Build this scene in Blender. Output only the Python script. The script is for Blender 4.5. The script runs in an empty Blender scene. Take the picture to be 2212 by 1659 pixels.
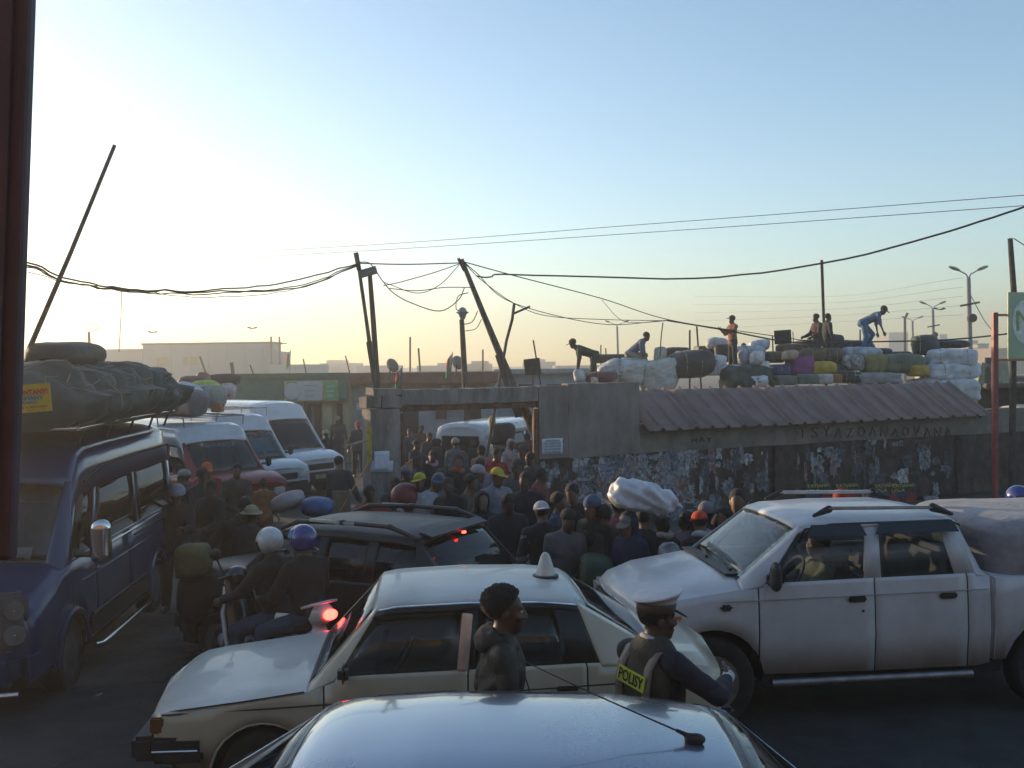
import bpy, bmesh, math, random
import numpy as np
from mathutils import Vector, Matrix, noise as mnoise
from math import sin, cos, pi, radians, sqrt, atan2, tan

SC = bpy.context.scene
COL = SC.collection

# ------------------------------------------------------------------ camera
CAM_H = 3.0
FPX = 2170.0
cam_data = bpy.data.cameras.new('camera')
cam = bpy.data.objects.new('camera', cam_data)
COL.objects.link(cam)
cam_data.sensor_width = 36.0
cam_data.lens = 36.0 * FPX / 2212.0
cam_data.clip_start = 0.05
cam_data.clip_end = 6000.0
cam.matrix_world = (Matrix.Translation((0, 0, CAM_H)) @ Matrix.Rotation(radians(90 - 1.04), 4, 'X')
                    @ Matrix.Rotation(radians(-0.7), 4, 'Z'))
SC.camera = cam
CM = cam.matrix_world.copy()

# ------------------------------------------------------------------ world and sun
SUN_AZ, SUN_EL = -54.0, 6.0        # degrees from +Y (negative = left), elevation
W_ = bpy.data.worlds.new('World')
SC.world = W_
W_.use_nodes = True
nt = W_.node_tree
bgn = nt.nodes['Background']
sky = nt.nodes.new('ShaderNodeTexSky')
sky.sky_type = 'NISHITA'
sky.sun_disc = False
sky.sun_elevation = radians(SUN_EL)
sky.sun_rotation = radians(SUN_AZ)
sky.altitude = 1200
sky.air_density = 1.0
sky.dust_density = 1.0
sky.ozone_density = 1.8
nt.links.new(sky.outputs[0], bgn.inputs[0])
bgn.inputs[1].default_value = 0.10
sun_d = bpy.data.lights.new('sun', 'SUN')
sun_d.energy = 2.6
sun_d.angle = radians(0.55)
sun_d.color = (1.0, 0.74, 0.46)
sun = bpy.data.objects.new('sun', sun_d)
COL.objects.link(sun)
SDIR = Vector((sin(radians(SUN_AZ)) * cos(radians(SUN_EL)), cos(radians(SUN_AZ)) * cos(radians(SUN_EL)), sin(radians(SUN_EL))))
sun.rotation_euler = SDIR.to_track_quat('Z', 'Y').to_euler()
sun.location = (-30, 20, 12)
SC.view_settings.view_transform = 'Standard'
SC.view_settings.look = 'None'
SC.view_settings.exposure = 1.85
SC.view_settings.gamma = 1.0
SC.view_settings.use_curve_mapping = False
SC.render.engine = 'CYCLES'
SC.cycles.use_denoising = True
SC.cycles.max_bounces = 8
SC.cycles.transparent_max_bounces = 12
SC.cycles.volume_bounces = 0
SC.cycles.caustics_reflective = False
SC.cycles.caustics_refractive = False

# ------------------------------------------------------------------ place helpers
def P(px, py, Y):
    """a point of the place at distance Y, from where it shows in the photo (2212 wide)"""
    d = CM.to_3x3() @ Vector(((px - 1106) / FPX, -(py - 829.5) / FPX, -1))
    return Vector(CM.translation) + d * (Y / d.y)

def pix(p):
    q = CM.inverted() @ Vector(p)
    return (1106 + FPX * q.x / -q.z, 829.5 - FPX * q.y / -q.z)

def G(y):
    """height of the ground: level road, then dipping gently towards the yard"""
    if y <= 8.5: return 0.0
    if y <= 13: return -0.2 * (y - 8.5) / 4.5
    if y <= 30: return -0.2 - 0.3 * (y - 13) / 17
    return -0.5

def stand(px, py, h):
    """where a thing of height h stands whose top shows at (px, py)"""
    lo, hi = 3.0, 80.0
    for _ in range(50):
        m = (lo + hi) / 2
        if pix((P(px, py, m).x, m, G(m) + h))[1] > py: lo = m
        else: hi = m
    p = P(px, py, lo)
    return p.x, lo, G(lo)

# ------------------------------------------------------------------ materials
MATS = {}
def mat(name, col, rough=0.6, metal=0.0, var=0.12, scale=8.0, bump=0.0, bscale=40.0, coat=0.0, spec=0.5, col2=None,
        emit=None, estr=0.0, trans=0.0, dirt=0.0, dirtcol=(0.09, 0.07, 0.05), sheen=0.0, stretch=None, sub=0.0):
    if name in MATS: return MATS[name]
    m = bpy.data.materials.new(name); m.use_nodes = True
    t = m.node_tree; b = t.nodes['Principled BSDF']
    b.inputs['Roughness'].default_value = rough
    b.inputs['Metallic'].default_value = metal
    b.inputs['Specular IOR Level'].default_value = spec
    if coat:
        b.inputs['Coat Weight'].default_value = coat; b.inputs['Coat Roughness'].default_value = 0.06
    if sheen: b.inputs['Sheen Weight'].default_value = sheen
    if emit:
        b.inputs['Emission Color'].default_value = (*emit, 1); b.inputs['Emission Strength'].default_value = estr
    tc = t.nodes.new('ShaderNodeTexCoord')
    mp = t.nodes.new('ShaderNodeMapping')
    t.links.new(tc.outputs['Object'], mp.inputs[0])
    if stretch: mp.inputs['Scale'].default_value = stretch
    n = t.nodes.new('ShaderNodeTexNoise'); n.inputs['Scale'].default_value = scale; n.inputs['Detail'].default_value = 5
    n.inputs['Roughness'].default_value = 0.6
    t.links.new(mp.outputs[0], n.inputs['Vector'])
    mx = t.nodes.new('ShaderNodeMix'); mx.data_type = 'RGBA'
    c2 = col2 if col2 else tuple(max(0, c * (1 - 2.2 * var)) for c in col)
    c1 = col if col2 else tuple(min(1, c * (1 + var)) for c in col)
    mx.inputs[6].default_value = (*c2, 1); mx.inputs[7].default_value = (*c1, 1)
    mr = t.nodes.new('ShaderNodeMapRange'); mr.inputs[1].default_value = 0.34; mr.inputs[2].default_value = 0.66
    t.links.new(n.outputs['Fac'], mr.inputs[0]); t.links.new(mr.outputs[0], mx.inputs[0])
    out = mx.outputs[2]
    if dirt:
        n2 = t.nodes.new('ShaderNodeTexNoise'); n2.inputs['Scale'].default_value = scale * 0.37; n2.inputs['Detail'].default_value = 9
        n2.inputs['Roughness'].default_value = 0.7
        t.links.new(mp.outputs[0], n2.inputs['Vector'])
        r2 = t.nodes.new('ShaderNodeMapRange'); r2.inputs[1].default_value = 0.45; r2.inputs[2].default_value = 0.72
        r2.inputs[4].default_value = dirt
        t.links.new(n2.outputs['Fac'], r2.inputs[0])
        m2 = t.nodes.new('ShaderNodeMix'); m2.data_type = 'RGBA'
        m2.inputs[7].default_value = (*dirtcol, 1)
        t.links.new(out, m2.inputs[6]); t.links.new(r2.outputs[0], m2.inputs[0]); out = m2.outputs[2]
        rr = t.nodes.new('ShaderNodeMapRange'); rr.inputs[3].default_value = rough; rr.inputs[4].default_value = min(1, rough + 0.35)
        t.links.new(r2.outputs[0], rr.inputs[0]); t.links.new(rr.outputs[0], b.inputs['Roughness'])
    t.links.new(out, b.inputs['Base Color'])
    if bump:
        bn = t.nodes.new('ShaderNodeTexNoise'); bn.inputs['Scale'].default_value = bscale; bn.inputs['Detail'].default_value = 6
        t.links.new(mp.outputs[0], bn.inputs['Vector'])
        bp = t.nodes.new('ShaderNodeBump'); bp.inputs['Strength'].default_value = bump; bp.inputs['Distance'].default_value = 0.02
        t.links.new(bn.outputs['Fac'], bp.inputs['Height']); t.links.new(bp.outputs[0], b.inputs['Normal'])
    MATS[name] = m
    return m

def glass(name, tint=(0.30, 0.34, 0.34), refl=1.0):
    """thin pane: see-through with a mirror share that grows at grazing angles"""
    if name in MATS: return MATS[name]
    m = bpy.data.materials.new(name); m.use_nodes = True
    t = m.node_tree; t.nodes.clear()
    o = t.nodes.new('ShaderNodeOutputMaterial'); mix = t.nodes.new('ShaderNodeMixShader')
    tr = t.nodes.new('ShaderNodeBsdfTransparent'); tr.inputs[0].default_value = (*tint, 1)
    gl = t.nodes.new('ShaderNodeBsdfGlossy'); gl.inputs['Roughness'].default_value = 0.02
    gl.inputs[0].default_value = (refl, refl, refl, 1)
    ge = t.nodes.new('ShaderNodeNewGeometry'); dp = t.nodes.new('ShaderNodeVectorMath'); dp.operation = 'DOT_PRODUCT'
    t.links.new(ge.outputs['Incoming'], dp.inputs[0]); t.links.new(ge.outputs['Normal'], dp.inputs[1])
    def mth(op, a_, b_=None):
        q = t.nodes.new('ShaderNodeMath'); q.operation = op
        for i_, v_ in enumerate((a_, b_)):
            if v_ is None: continue
            if isinstance(v_, (int, float)): q.inputs[i_].default_value = v_
            else: t.links.new(v_, q.inputs[i_])
        return q.outputs[0]
    fac = mth('ADD', mth('MULTIPLY', mth('POWER', mth('SUBTRACT', 1.0, mth('ABSOLUTE', dp.outputs['Value'])), 5.0), .9), .045)
    tc = t.nodes.new('ShaderNodeTexCoord'); n = t.nodes.new('ShaderNodeTexNoise'); n.inputs['Scale'].default_value = 6
    bp = t.nodes.new('ShaderNodeBump'); bp.inputs['Strength'].default_value = 0.02
    t.links.new(tc.outputs['Object'], n.inputs['Vector']); t.links.new(n.outputs['Fac'], bp.inputs['Height'])
    t.links.new(bp.outputs[0], gl.inputs['Normal'])
    t.links.new(fac, mix.inputs[0]); t.links.new(tr.outputs[0], mix.inputs[1]); t.links.new(gl.outputs[0], mix.inputs[2])
    t.links.new(mix.outputs[0], o.inputs[0])
    MATS[name] = m
    return m

# ------------------------------------------------------------------ object helpers
def link(o, parent=None):
    COL.objects.link(o)
    if parent is not None: o.parent = parent
    return o

def tag(o, label=None, cat=None, group=None, kind=None):
    if label: o['label'] = label
    if cat: o['category'] = cat
    if group: o['group'] = group
    if kind: o['kind'] = kind
    return o

def empty(name, loc=(0, 0, 0), rz=0.0, label=None, cat=None, group=None):
    o = bpy.data.objects.new(name, None); o.empty_display_size = 0.1
    o.location = loc; o.rotation_euler = (0, 0, rz)
    link(o)
    return tag(o, label, cat, group)

def sharpen(me, ang=35):
    me.polygons.foreach_set('use_smooth', [True] * len(me.polygons))
    try: me.set_sharp_from_angle(angle=radians(ang))
    except Exception: pass

def mesh(name, V, F, m=None, parent=None, smooth=True, ang=35):
    me = bpy.data.meshes.new(name)
    me.from_pydata([tuple(map(float, v)) for v in V], [], [tuple(map(int, f)) for f in F]); me.update()
    if smooth: sharpen(me, ang)
    o = bpy.data.objects.new(name, me)
    for mm in (m if isinstance(m, (list, tuple)) else [m]):
        if mm: me.materials.append(mm)
    return link(o, parent)

def bmobj(name, bm, m=None, parent=None, ang=35, smooth=True):
    me = bpy.data.meshes.new(name); bmesh.ops.recalc_face_normals(bm, faces=bm.faces[:])
    bm.to_mesh(me); bm.free()
    if smooth: sharpen(me, ang)
    for mm in (m if isinstance(m, (list, tuple)) else [m]):
        if mm: me.materials.append(mm)
    return link(bpy.data.objects.new(name, me), parent)

def box_bm(bm, c, s, R=None, bev=0.0):
    r = bmesh.ops.create_cube(bm, size=1.0)
    M = Matrix.Translation(c) @ (R.to_4x4() if R else Matrix.Identity(4)) @ Matrix.Diagonal((*s, 1))
    bmesh.ops.transform(bm, matrix=M, verts=r['verts'])
    if bev:
        es = list({e for v in r['verts'] for e in v.link_edges})
        bmesh.ops.bevel(bm, geom=es, offset=bev, segments=2, affect='EDGES')
    return r

def box(name, c, s, m, parent=None, R=None, bev=0.0):
    bm = bmesh.new(); box_bm(bm, c, s, R, bev)
    return bmobj(name, bm, m, parent)

def tube_arrays(pts, r, n=6, cap=True):
    pts = [Vector(p) for p in pts]
    rs = list(r) if isinstance(r, (list, tuple)) else [r] * len(pts)
    V, F = [], []
    prev = None
    for i, p in enumerate(pts):
        d = (pts[min(i + 1, len(pts) - 1)] - pts[max(i - 1, 0)]).normalized()
        a = d.cross(Vector((0, 0, 1)))
        if a.length < 0.05: a = d.cross(Vector((1, 0, 0)))
        a.normalize()
        if prev is not None:
            a = (prev - d * prev.dot(d))
            a = a.normalized() if a.length > 1e-4 else d.orthogonal().normalized()
        prev = a
        b = d.cross(a)
        for k in range(n):
            t = 2 * pi * k / n
            V.append(p + (a * cos(t) + b * sin(t)) * rs[i])
    for i in range(len(pts) - 1):
        for k in range(n):
            F.append((i * n + k, i * n + (k + 1) % n, (i + 1) * n + (k + 1) % n, (i + 1) * n + k))
    if cap:
        F.append(tuple(range(n - 1, -1, -1))); F.append(tuple((len(pts) - 1) * n + k for k in range(n)))
    return V, F

def tube(name, pts, r, m, parent=None, n=6):
    V, F = tube_arrays(pts, r, n)
    return mesh(name, V, F, m, parent, ang=50)

def lathe(name, prof, m, parent=None, n=20, axis='Z', center=(0, 0, 0)):
    V, F = [], []
    for (r, z) in prof:
        for k in range(n):
            t = 2 * pi * k / n
            q = (r * cos(t), r * sin(t), z)
            if axis == 'Y': q = (q[0], q[2], q[1])
            if axis == 'X': q = (q[2], q[0], q[1])
            V.append((q[0] + center[0], q[1] + center[1], q[2] + center[2]))
    for i in range(len(prof) - 1):
        for k in range(n):
            F.append((i * n + k, i * n + (k + 1) % n, (i + 1) * n + (k + 1) % n, (i + 1) * n + k))
    F.append(tuple(range(n - 1, -1, -1))); F.append(tuple((len(prof) - 1) * n + k for k in range(n)))
    return mesh(name, V, F, m, parent, ang=40)

def text(name, s, size, m, parent=None, loc=(0, 0, 0), rot=(0, 0, 0), M=None, ext=0.002, width=None, shear=0.0, align='CENTER', bold=0.0):
    cu = bpy.data.curves.new(name, 'FONT'); cu.body = s; cu.size = size; cu.extrude = ext
    cu.align_x = align; cu.align_y = 'CENTER'; cu.shear = shear; cu.resolution_u = 3; cu.offset = bold
    tmp = bpy.data.objects.new(name + '_tmp', cu); COL.objects.link(tmp)
    bpy.context.view_layer.update()
    me = bpy.data.meshes.new_from_object(tmp.evaluated_get(bpy.context.evaluated_depsgraph_get()))
    bpy.data.objects.remove(tmp)
    me.name = name
    if width:
        xs = [v.co.x for v in me.vertices]
        k = width / max(1e-6, max(xs) - min(xs))
        for v in me.vertices: v.co.x *= k
    me.materials.clear(); me.materials.append(m)
    o = link(bpy.data.objects.new(name, me), parent)
    if M is not None: o.matrix_local = M
    else: o.location = loc; o.rotation_euler = rot
    return o

def copy_tree(o, parent=None):
    c = o.copy(); COL.objects.link(c); c.parent = parent
    for ch in list(o.children): copy_tree(ch, c)
    return c

# ------------------------------------------------------------------ smooth solids from distance fields (bodies, cloth, bags)
class Field:
    def __init__(s, h=0.02, k=0.03):
        s.h, s.k, s.pr = h, k, []
    def cap(s, a, b, ra, rb=None, k=None):
        s.pr.append(('c', np.array(a, float), np.array(b, float), ra, ra if rb is None else rb, k)); return s
    def ell(s, c, r, R=None, k=None):
        s.pr.append(('e', np.array(c, float), np.array(r, float), np.eye(3) if R is None else np.array(R, float), 0, k)); return s
    def flat(s, a, b, ra, rb, R, sy, k=None):
        """tapered limb whose cross-section is flattened along the frame's second axis"""
        s.pr.append(('f', np.array(a, float), np.array(b, float), ra, rb, k, np.array(R, float), sy)); return s
    def build(s, folds=0.0, ffreq=28.0, cut=None, seed=0.0):
        h = s.h; lo = np.full(3, 1e9); hi = -lo
        boxes = []
        for p in s.pr:
            if p[0] in 'cf':
                r = max(p[3], p[4]); l = np.minimum(p[1], p[2]) - r; u = np.maximum(p[1], p[2]) + r
            else:
                r = float(np.max(p[2])); l = p[1] - r; u = p[1] + r
            m = s.k + 3 * h + folds
            boxes.append((l - m, u + m)); lo = np.minimum(lo, l - m); hi = np.maximum(hi, u + m)
        n = np.ceil((hi - lo) / h).astype(int) + 1
        D = np.full(n, 1.0, np.float32)
        ax = [lo[i] + h * np.arange(n[i]) for i in range(3)]
        for p, (l, u) in zip(s.pr, boxes):
            i0 = np.maximum(0, ((l - lo) / h).astype(int)); i1 = np.minimum(n, ((u - lo) / h).astype(int) + 2)
            X, Y, Z = np.meshgrid(ax[0][i0[0]:i1[0]], ax[1][i0[1]:i1[1]], ax[2][i0[2]:i1[2]], indexing='ij', sparse=False)
            Q = np.stack([X, Y, Z], -1)
            if p[0] == 'c':
                ba = p[2] - p[1]; t = np.clip(((Q - p[1]) @ ba) / max(1e-9, ba @ ba), 0, 1)
                d = np.linalg.norm(Q - p[1] - t[..., None] * ba, axis=-1) - (p[3] + (p[4] - p[3]) * t)
            elif p[0] == 'f':
                R = p[6]; sc = np.array([1, 1 / p[7], 1.0])
                q = ((Q - p[1]) @ R) * sc; ba = ((p[2] - p[1]) @ R) * sc
                t = np.clip((q @ ba) / max(1e-9, ba @ ba), 0, 1)
                d = (np.linalg.norm(q - t[..., None] * ba, axis=-1) - (p[3] + (p[4] - p[3]) * t)) * (0.5 + 0.5 * p[7])
            else:
                q = (Q - p[1]) @ p[3]
                k0 = np.linalg.norm(q / p[2], axis=-1); k1 = np.linalg.norm(q / (p[2] ** 2), axis=-1)
                d = k0 * (k0 - 1) / np.maximum(k1, 1e-6)
            sl = tuple(slice(a, b) for a, b in zip(i0, i1))
            A = D[sl]; kk = s.k if p[5] is None else p[5]
            if kk > 1e-5:
                hh = np.maximum(kk - np.abs(A - d), 0) / kk
                D[sl] = np.minimum(A, d) - hh * hh * kk * 0.25
            else: D[sl] = np.minimum(A, d)
        if folds:
            X, Y, Z = np.meshgrid(*ax, indexing='ij', sparse=True)
            f = ffreq
            w = np.sin(X * f * 0.6 + 1.7 * np.sin(Z * f * 0.45 + seed) + Y * f * .35) * np.sin(Z * f + 1.3 * np.sin(X * f * .5 + seed * 2) + 0.9 * np.sin(Y * f * .7))
            D = D + folds * w
        if cut is not None:
            X, Y, Z = np.meshgrid(*ax, indexing='ij', sparse=True)
            D = np.maximum(D, cut(X, Y, Z))
        return nets(D.astype(np.float32), lo, h)

def nets(D, lo, h):
    """surface nets: quads on the zero level of a sampled field"""
    S = D < 0
    n = D.shape
    c = np.zeros(tuple(k - 1 for k in n), np.int8)
    for dx in (0, 1):
        for dy in (0, 1):
            for dz in (0, 1):
                c += S[dx:n[0] - 1 + dx, dy:n[1] - 1 + dy, dz:n[2] - 1 + dz]
    act = (c > 0) & (c < 8)
    idx = np.argwhere(act)
    if len(idx) == 0: return np.zeros((0, 3)), np.zeros((0, 4), int)
    num = np.full(act.shape, -1, np.int64); num[act] = np.arange(len(idx))
    acc = np.zeros((len(idx), 3)); cnt = np.zeros(len(idx))
    for a in range(3):
        b_, c_ = (a + 1) % 3, (a + 2) % 3
        for u in (0, 1):
            for v in (0, 1):
                o0 = np.zeros(3, int); o0[b_] = u; o0[c_] = v
                o1 = o0.copy(); o1[a] = 1
                d0 = D[tuple((idx + o0).T)]; d1 = D[tuple((idx + o1).T)]
                m = (d0 < 0) != (d1 < 0)
                t = np.where(m, d0 / np.where(m, d0 - d1, 1), 0)
                q = np.repeat(o0[None].astype(float), len(idx), 0); q[:, a] = t
                acc[m] += q[m]; cnt[m] += 1
    V = (idx + acc / np.maximum(cnt, 1)[:, None]) * h + lo
    F = []
    for a in range(3):
        b_, c_ = (a + 1) % 3, (a + 2) % 3
        sl0 = [slice(None)] * 3; sl1 = [slice(None)] * 3
        sl0[a] = slice(0, n[a] - 1); sl1[a] = slice(1, n[a])
        ch = S[tuple(sl0)] != S[tuple(sl1)]
        e = np.argwhere(ch)
        ok = (e[:, b_] > 0) & (e[:, c_] > 0) & (e[:, b_] < n[b_] - 1) & (e[:, c_] < n[c_] - 1)
        e = e[ok]
        def at(db, dc):
            q = e.copy(); q[:, b_] -= db; q[:, c_] -= dc
            return num[tuple(q.T)]
        f = np.stack([at(1, 1), at(0, 1), at(0, 0), at(1, 0)], 1)
        flip = ~S[tuple(e.T)]
        f[flip] = f[flip][:, ::-1]
        F.append(f)
    return V, np.concatenate(F)

def fast_mesh(name, parts, mats, parent=None):
    """one mesh from several (V, F, material index) arrays of quads"""
    me = bpy.data.meshes.new(name)
    off = 0; VV = []; FF = []; MI = []
    for V, F, mi in parts:
        if len(V) == 0: continue
        VV.append(np.asarray(V, np.float32)); FF.append(np.asarray(F) + off); MI.append(np.full(len(F), mi, np.int32)); off += len(V)
    V = np.concatenate(VV); F = np.concatenate(FF).astype(np.int32)
    me.vertices.add(len(V)); me.vertices.foreach_set('co', V.ravel())
    me.loops.add(F.size); me.loops.foreach_set('vertex_index', F.ravel())
    me.polygons.add(len(F)); me.polygons.foreach_set('loop_start', np.arange(0, F.size, 4, dtype=np.int32))
    me.polygons.foreach_set('use_smooth', np.ones(len(F), bool))
    for m in mats: me.materials.append(m)
    me.polygons.foreach_set('material_index', np.concatenate(MI))
    me.update(calc_edges=True); me.validate()
    return link(bpy.data.objects.new(name, me), parent)
# ------------------------------------------------------------------ ground, road
random.seed(7)
def struct(o): o['kind'] = 'structure'; return o

M_dirt = mat('yard_dirt', (0.095, 0.082, 0.072), rough=0.95, var=0.25, scale=1.3, bump=0.9, bscale=7.0, dirt=0.6, dirtcol=(0.04, 0.035, 0.03))
M_asph = mat('asphalt', (0.036, 0.037, 0.040), rough=0.85, var=0.22, scale=3.0, bump=0.5, bscale=90.0, dirt=0.75, dirtcol=(0.075, 0.068, 0.06))
ys = [-80, -20, -8, 0, 4, 8.5, 9.0, 9.5, 10.5, 11.5, 13, 16, 20, 25, 30, 40, 80, 200, 800, 4000]
V, F = [], []
xs = [-3000, -200, -40, -10, 0, 10, 40, 200, 3000]
for y in ys:
    for x in xs: V.append((x, y, G(y)))
nx = len(xs)
for i in range(len(ys) - 1):
    for j in range(nx - 1): F.append((i * nx + j, i * nx + j + 1, (i + 1) * nx + j + 1, (i + 1) * nx + j))
struct(mesh('ground', V, F, M_dirt, ang=60))
V, F = [], []
for y in (-6.5, 0, 4, 8.5, 9.0, 9.6):
    V += [(-120, y - 0.02 * 0, G(y) + 0.005), (-20, y, G(y) + 0.005), (0, y, G(y) + 0.005), (20, y, G(y) + 0.005), (120, y, G(y) + 0.005)]
for i in range(5):
    for j in range(4): F.append((i * 5 + j, i * 5 + j + 1, (i + 1) * 5 + j + 1, (i + 1) * 5 + j))
struct(mesh('road', V, F, M_asph, ang=60))
# tar patches and litter on the road
M_patch = mat('tar_patch', (.020, .020, .021), rough=.7, var=.2, scale=6, bump=.3, bscale=50)
road_o = bpy.data.objects['road']
rnd = random.Random(3)
for k, (x, y, w, h) in enumerate(((-3.1, 7.3, 1.6, .7), (-3.6, 8.6, .9, .5), (3.4, 6.2, 1.9, .6), (4.6, 5.2, 1.2, .9), (-2.9, 6.1, .6, 1.1))):
    V = []
    for i in range(14):
        a = 2 * pi * i / 14; r = .8 + .3 * rnd.random(); V.append((x + cos(a) * w / 2 * r, y + sin(a) * h / 2 * r, G(y) + .009))
    mesh('tar_patch', V, [tuple(range(14))], M_patch, road_o, smooth=False)
for k in range(46):
    x, y = rnd.choice([(-4.2 + 2.6 * rnd.random(), 5.8 + 3.6 * rnd.random()), (2.2 + 4 * rnd.random(), 5.0 + 2.6 * rnd.random())]); s_ = .02 + .05 * rnd.random()
    V = [(x + s_ * cos(a) * (.6 + rnd.random()), y + s_ * sin(a) * (.6 + rnd.random()), G(y) + .012 + .02 * rnd.random()) for a in (0, 1.2, 2.5, 3.6, 5)]
    mesh('litter', V, [(0, 1, 2, 3, 4)], rnd.choice([M_patch, mat('litter_paper', (.22, .20, .17), rough=.9), mat('litter_brown', (.09, .065, .045), rough=.9)]), road_o, smooth=False)
# loose cobbles where the road meets the yard
M_cob = mat('cobble_stone', (0.10, 0.088, 0.078), rough=0.9, var=0.3, scale=5, bump=0.5, bscale=25)
cobs = []
for k in range(3):
    bm = bmesh.new(); bmesh.ops.create_icosphere(bm, subdivisions=1, radius=1.0)
    for v in bm.verts:
        v.co *= 0.85 + 0.3 * random.random(); v.co.z *= 0.42
    me = bpy.data.meshes.new('cobble'); bm.to_mesh(me); bm.free(); sharpen(me, 50); me.materials.append(M_cob); cobs.append(me)
cob_root = mesh('cobbled_verge', [(-5.2, 9.62, G(9.62) + .009), (-1.9, 9.62, G(9.62) + .009), (-1.9, 11.9, G(11.9) + .009), (-5.2, 11.9, G(11.9) + .009)], [(0, 1, 2, 3)], M_dirt)
struct(cob_root)
for i in range(230):
    x = -3.6 + 1.55 * random.random(); y = 9.75 + 2.0 * random.random()
    o = bpy.data.objects.new('cobble', random.choice(cobs))
    o.location = (x, y, G(y) + 0.012); s = 0.05 + 0.035 * random.random(); o.scale = (s * 1.2, s, s); o.rotation_euler = (0, 0, random.random() * 6)
    link(o, cob_root)

# ------------------------------------------------------------------ hanging post beside the camera
M_post = mat('brown_painted_steel', (0.105, 0.062, 0.066), rough=0.55, var=0.12, scale=6, dirt=0.4, dirtcol=(0.10, 0.06, 0.05), bump=0.08)
post = empty('awning_post', P(20, 600, 1.3), 0, 'reddish brown steel post hanging down the left edge beside the camera', 'post')
def loc(o, p): return Vector(p) - o.location
a0, a1 = P(83, 0, 1.325), P(42, 1205, 1.325)
a0.y = a1.y = 1.3
d = (a0 - a1).normalized(); top = a1 + d * 2.6
V = []
for c in (a1, top):
    for dx, dy in ((0, 0), (0, .025), (-.135, .025), (-.135, 0)): V.append(loc(post, c + Vector((dx, dy, 0))))
o = mesh('post_shaft', V, [(0, 1, 5, 4), (1, 2, 6, 5), (2, 3, 7, 6), (3, 0, 4, 7), (3, 2, 1, 0), (4, 5, 6, 7)], M_post, post, smooth=False)
mod = o.modifiers.new('bevel', 'BEVEL'); mod.width = 0.007; mod.segments = 2
V = []
for c in (a1 + Vector((-.018, -.006, .012)), top + Vector((-.018, -.006, 0))):
    for dx, dy in ((0, 0), (0, .005), (-.02, .005), (-.02, 0)): V.append(loc(post, c + Vector((dx, dy, 0))))
mesh('post_ridge', V, [(0, 1, 5, 4), (1, 2, 6, 5), (2, 3, 7, 6), (3, 0, 4, 7), (3, 2, 1, 0), (4, 5, 6, 7)], M_post, post, smooth=False)
box('roof_beam', loc(post, top + Vector((0.3, 0.05, 0.06))), (3.4, .12, .12), M_post, post, bev=.01)
for x in (-1.3, 1.9): box('beam_support', loc(post, Vector((a0.x + .3 + x * 1.0, 1.35, top.z / 2))), (.09, .09, top.z), M_post, post, bev=.01)

# ------------------------------------------------------------------ boundary wall and gateway
WA = radians(25)
WO = P(1165, 1000, 20.0); WO.z = G(20)
WU = Vector((cos(WA), sin(WA), 0)); WN = Vector((sin(WA), -cos(WA), 0))     # along the wall, out of the wall to the road
def WL(px, py, off=0.0):
    """(along, height) on the wall face where the photo shows (px, py)"""
    o = Vector(CM.translation); d = CM.to_3x3() @ Vector(((px - 1106) / FPX, -(py - 829.5) / FPX, -1))
    q = WO + WN * off
    t = (q - o).dot(WN) / d.dot(WN); p = o + d * t
    return (p - WO).dot(WU), p.z - WO.z

M_conc = mat('stained_concrete', (0.27, 0.235, 0.21), rough=0.92, var=0.2, scale=4.2, bump=0.8, bscale=22, dirt=0.9, dirtcol=(0.06, 0.055, 0.05), stretch=(1, 1, .35))
M_conc2 = mat('grey_plaster', (0.25, 0.21, 0.185), rough=0.92, var=0.14, scale=3.0, bump=0.6, bscale=18, dirt=0.75, dirtcol=(0.10, 0.085, 0.075), stretch=(1, 1, .45))
M_band = mat('dirty_render_band', (0.22, 0.185, 0.15), rough=0.92, var=0.16, scale=2.4, bump=0.5, bscale=15, dirt=0.7, dirtcol=(0.08, 0.07, 0.06))
M_low = mat('grimy_brick_wall', (0.085, 0.052, 0.040), rough=0.93, var=0.3, scale=4.5, bump=0.8, bscale=14, dirt=0.8, dirtcol=(0.022, 0.02, 0.018))
M_rust = mat('rusty_iron', (0.20, 0.085, 0.045), rough=0.8, var=0.3, scale=9, bump=0.4, bscale=40, dirt=0.4, dirtcol=(0.05, 0.03, 0.02))
M_dark = mat('dark_timber', (0.06, 0.048, 0.04), rough=0.9, var=0.25, scale=6, bump=0.5, bscale=20)
M_yel = mat('faded_yellow_paint', (0.45, 0.33, 0.04), rough=0.7, var=0.2, scale=9)
M_paper = mat('notice_paper', (0.62, 0.62, 0.68), rough=0.85, var=0.06, scale=14, bump=0.1)
M_ink = mat('black_ink', (0.03, 0.03, 0.035), rough=0.8)

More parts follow.
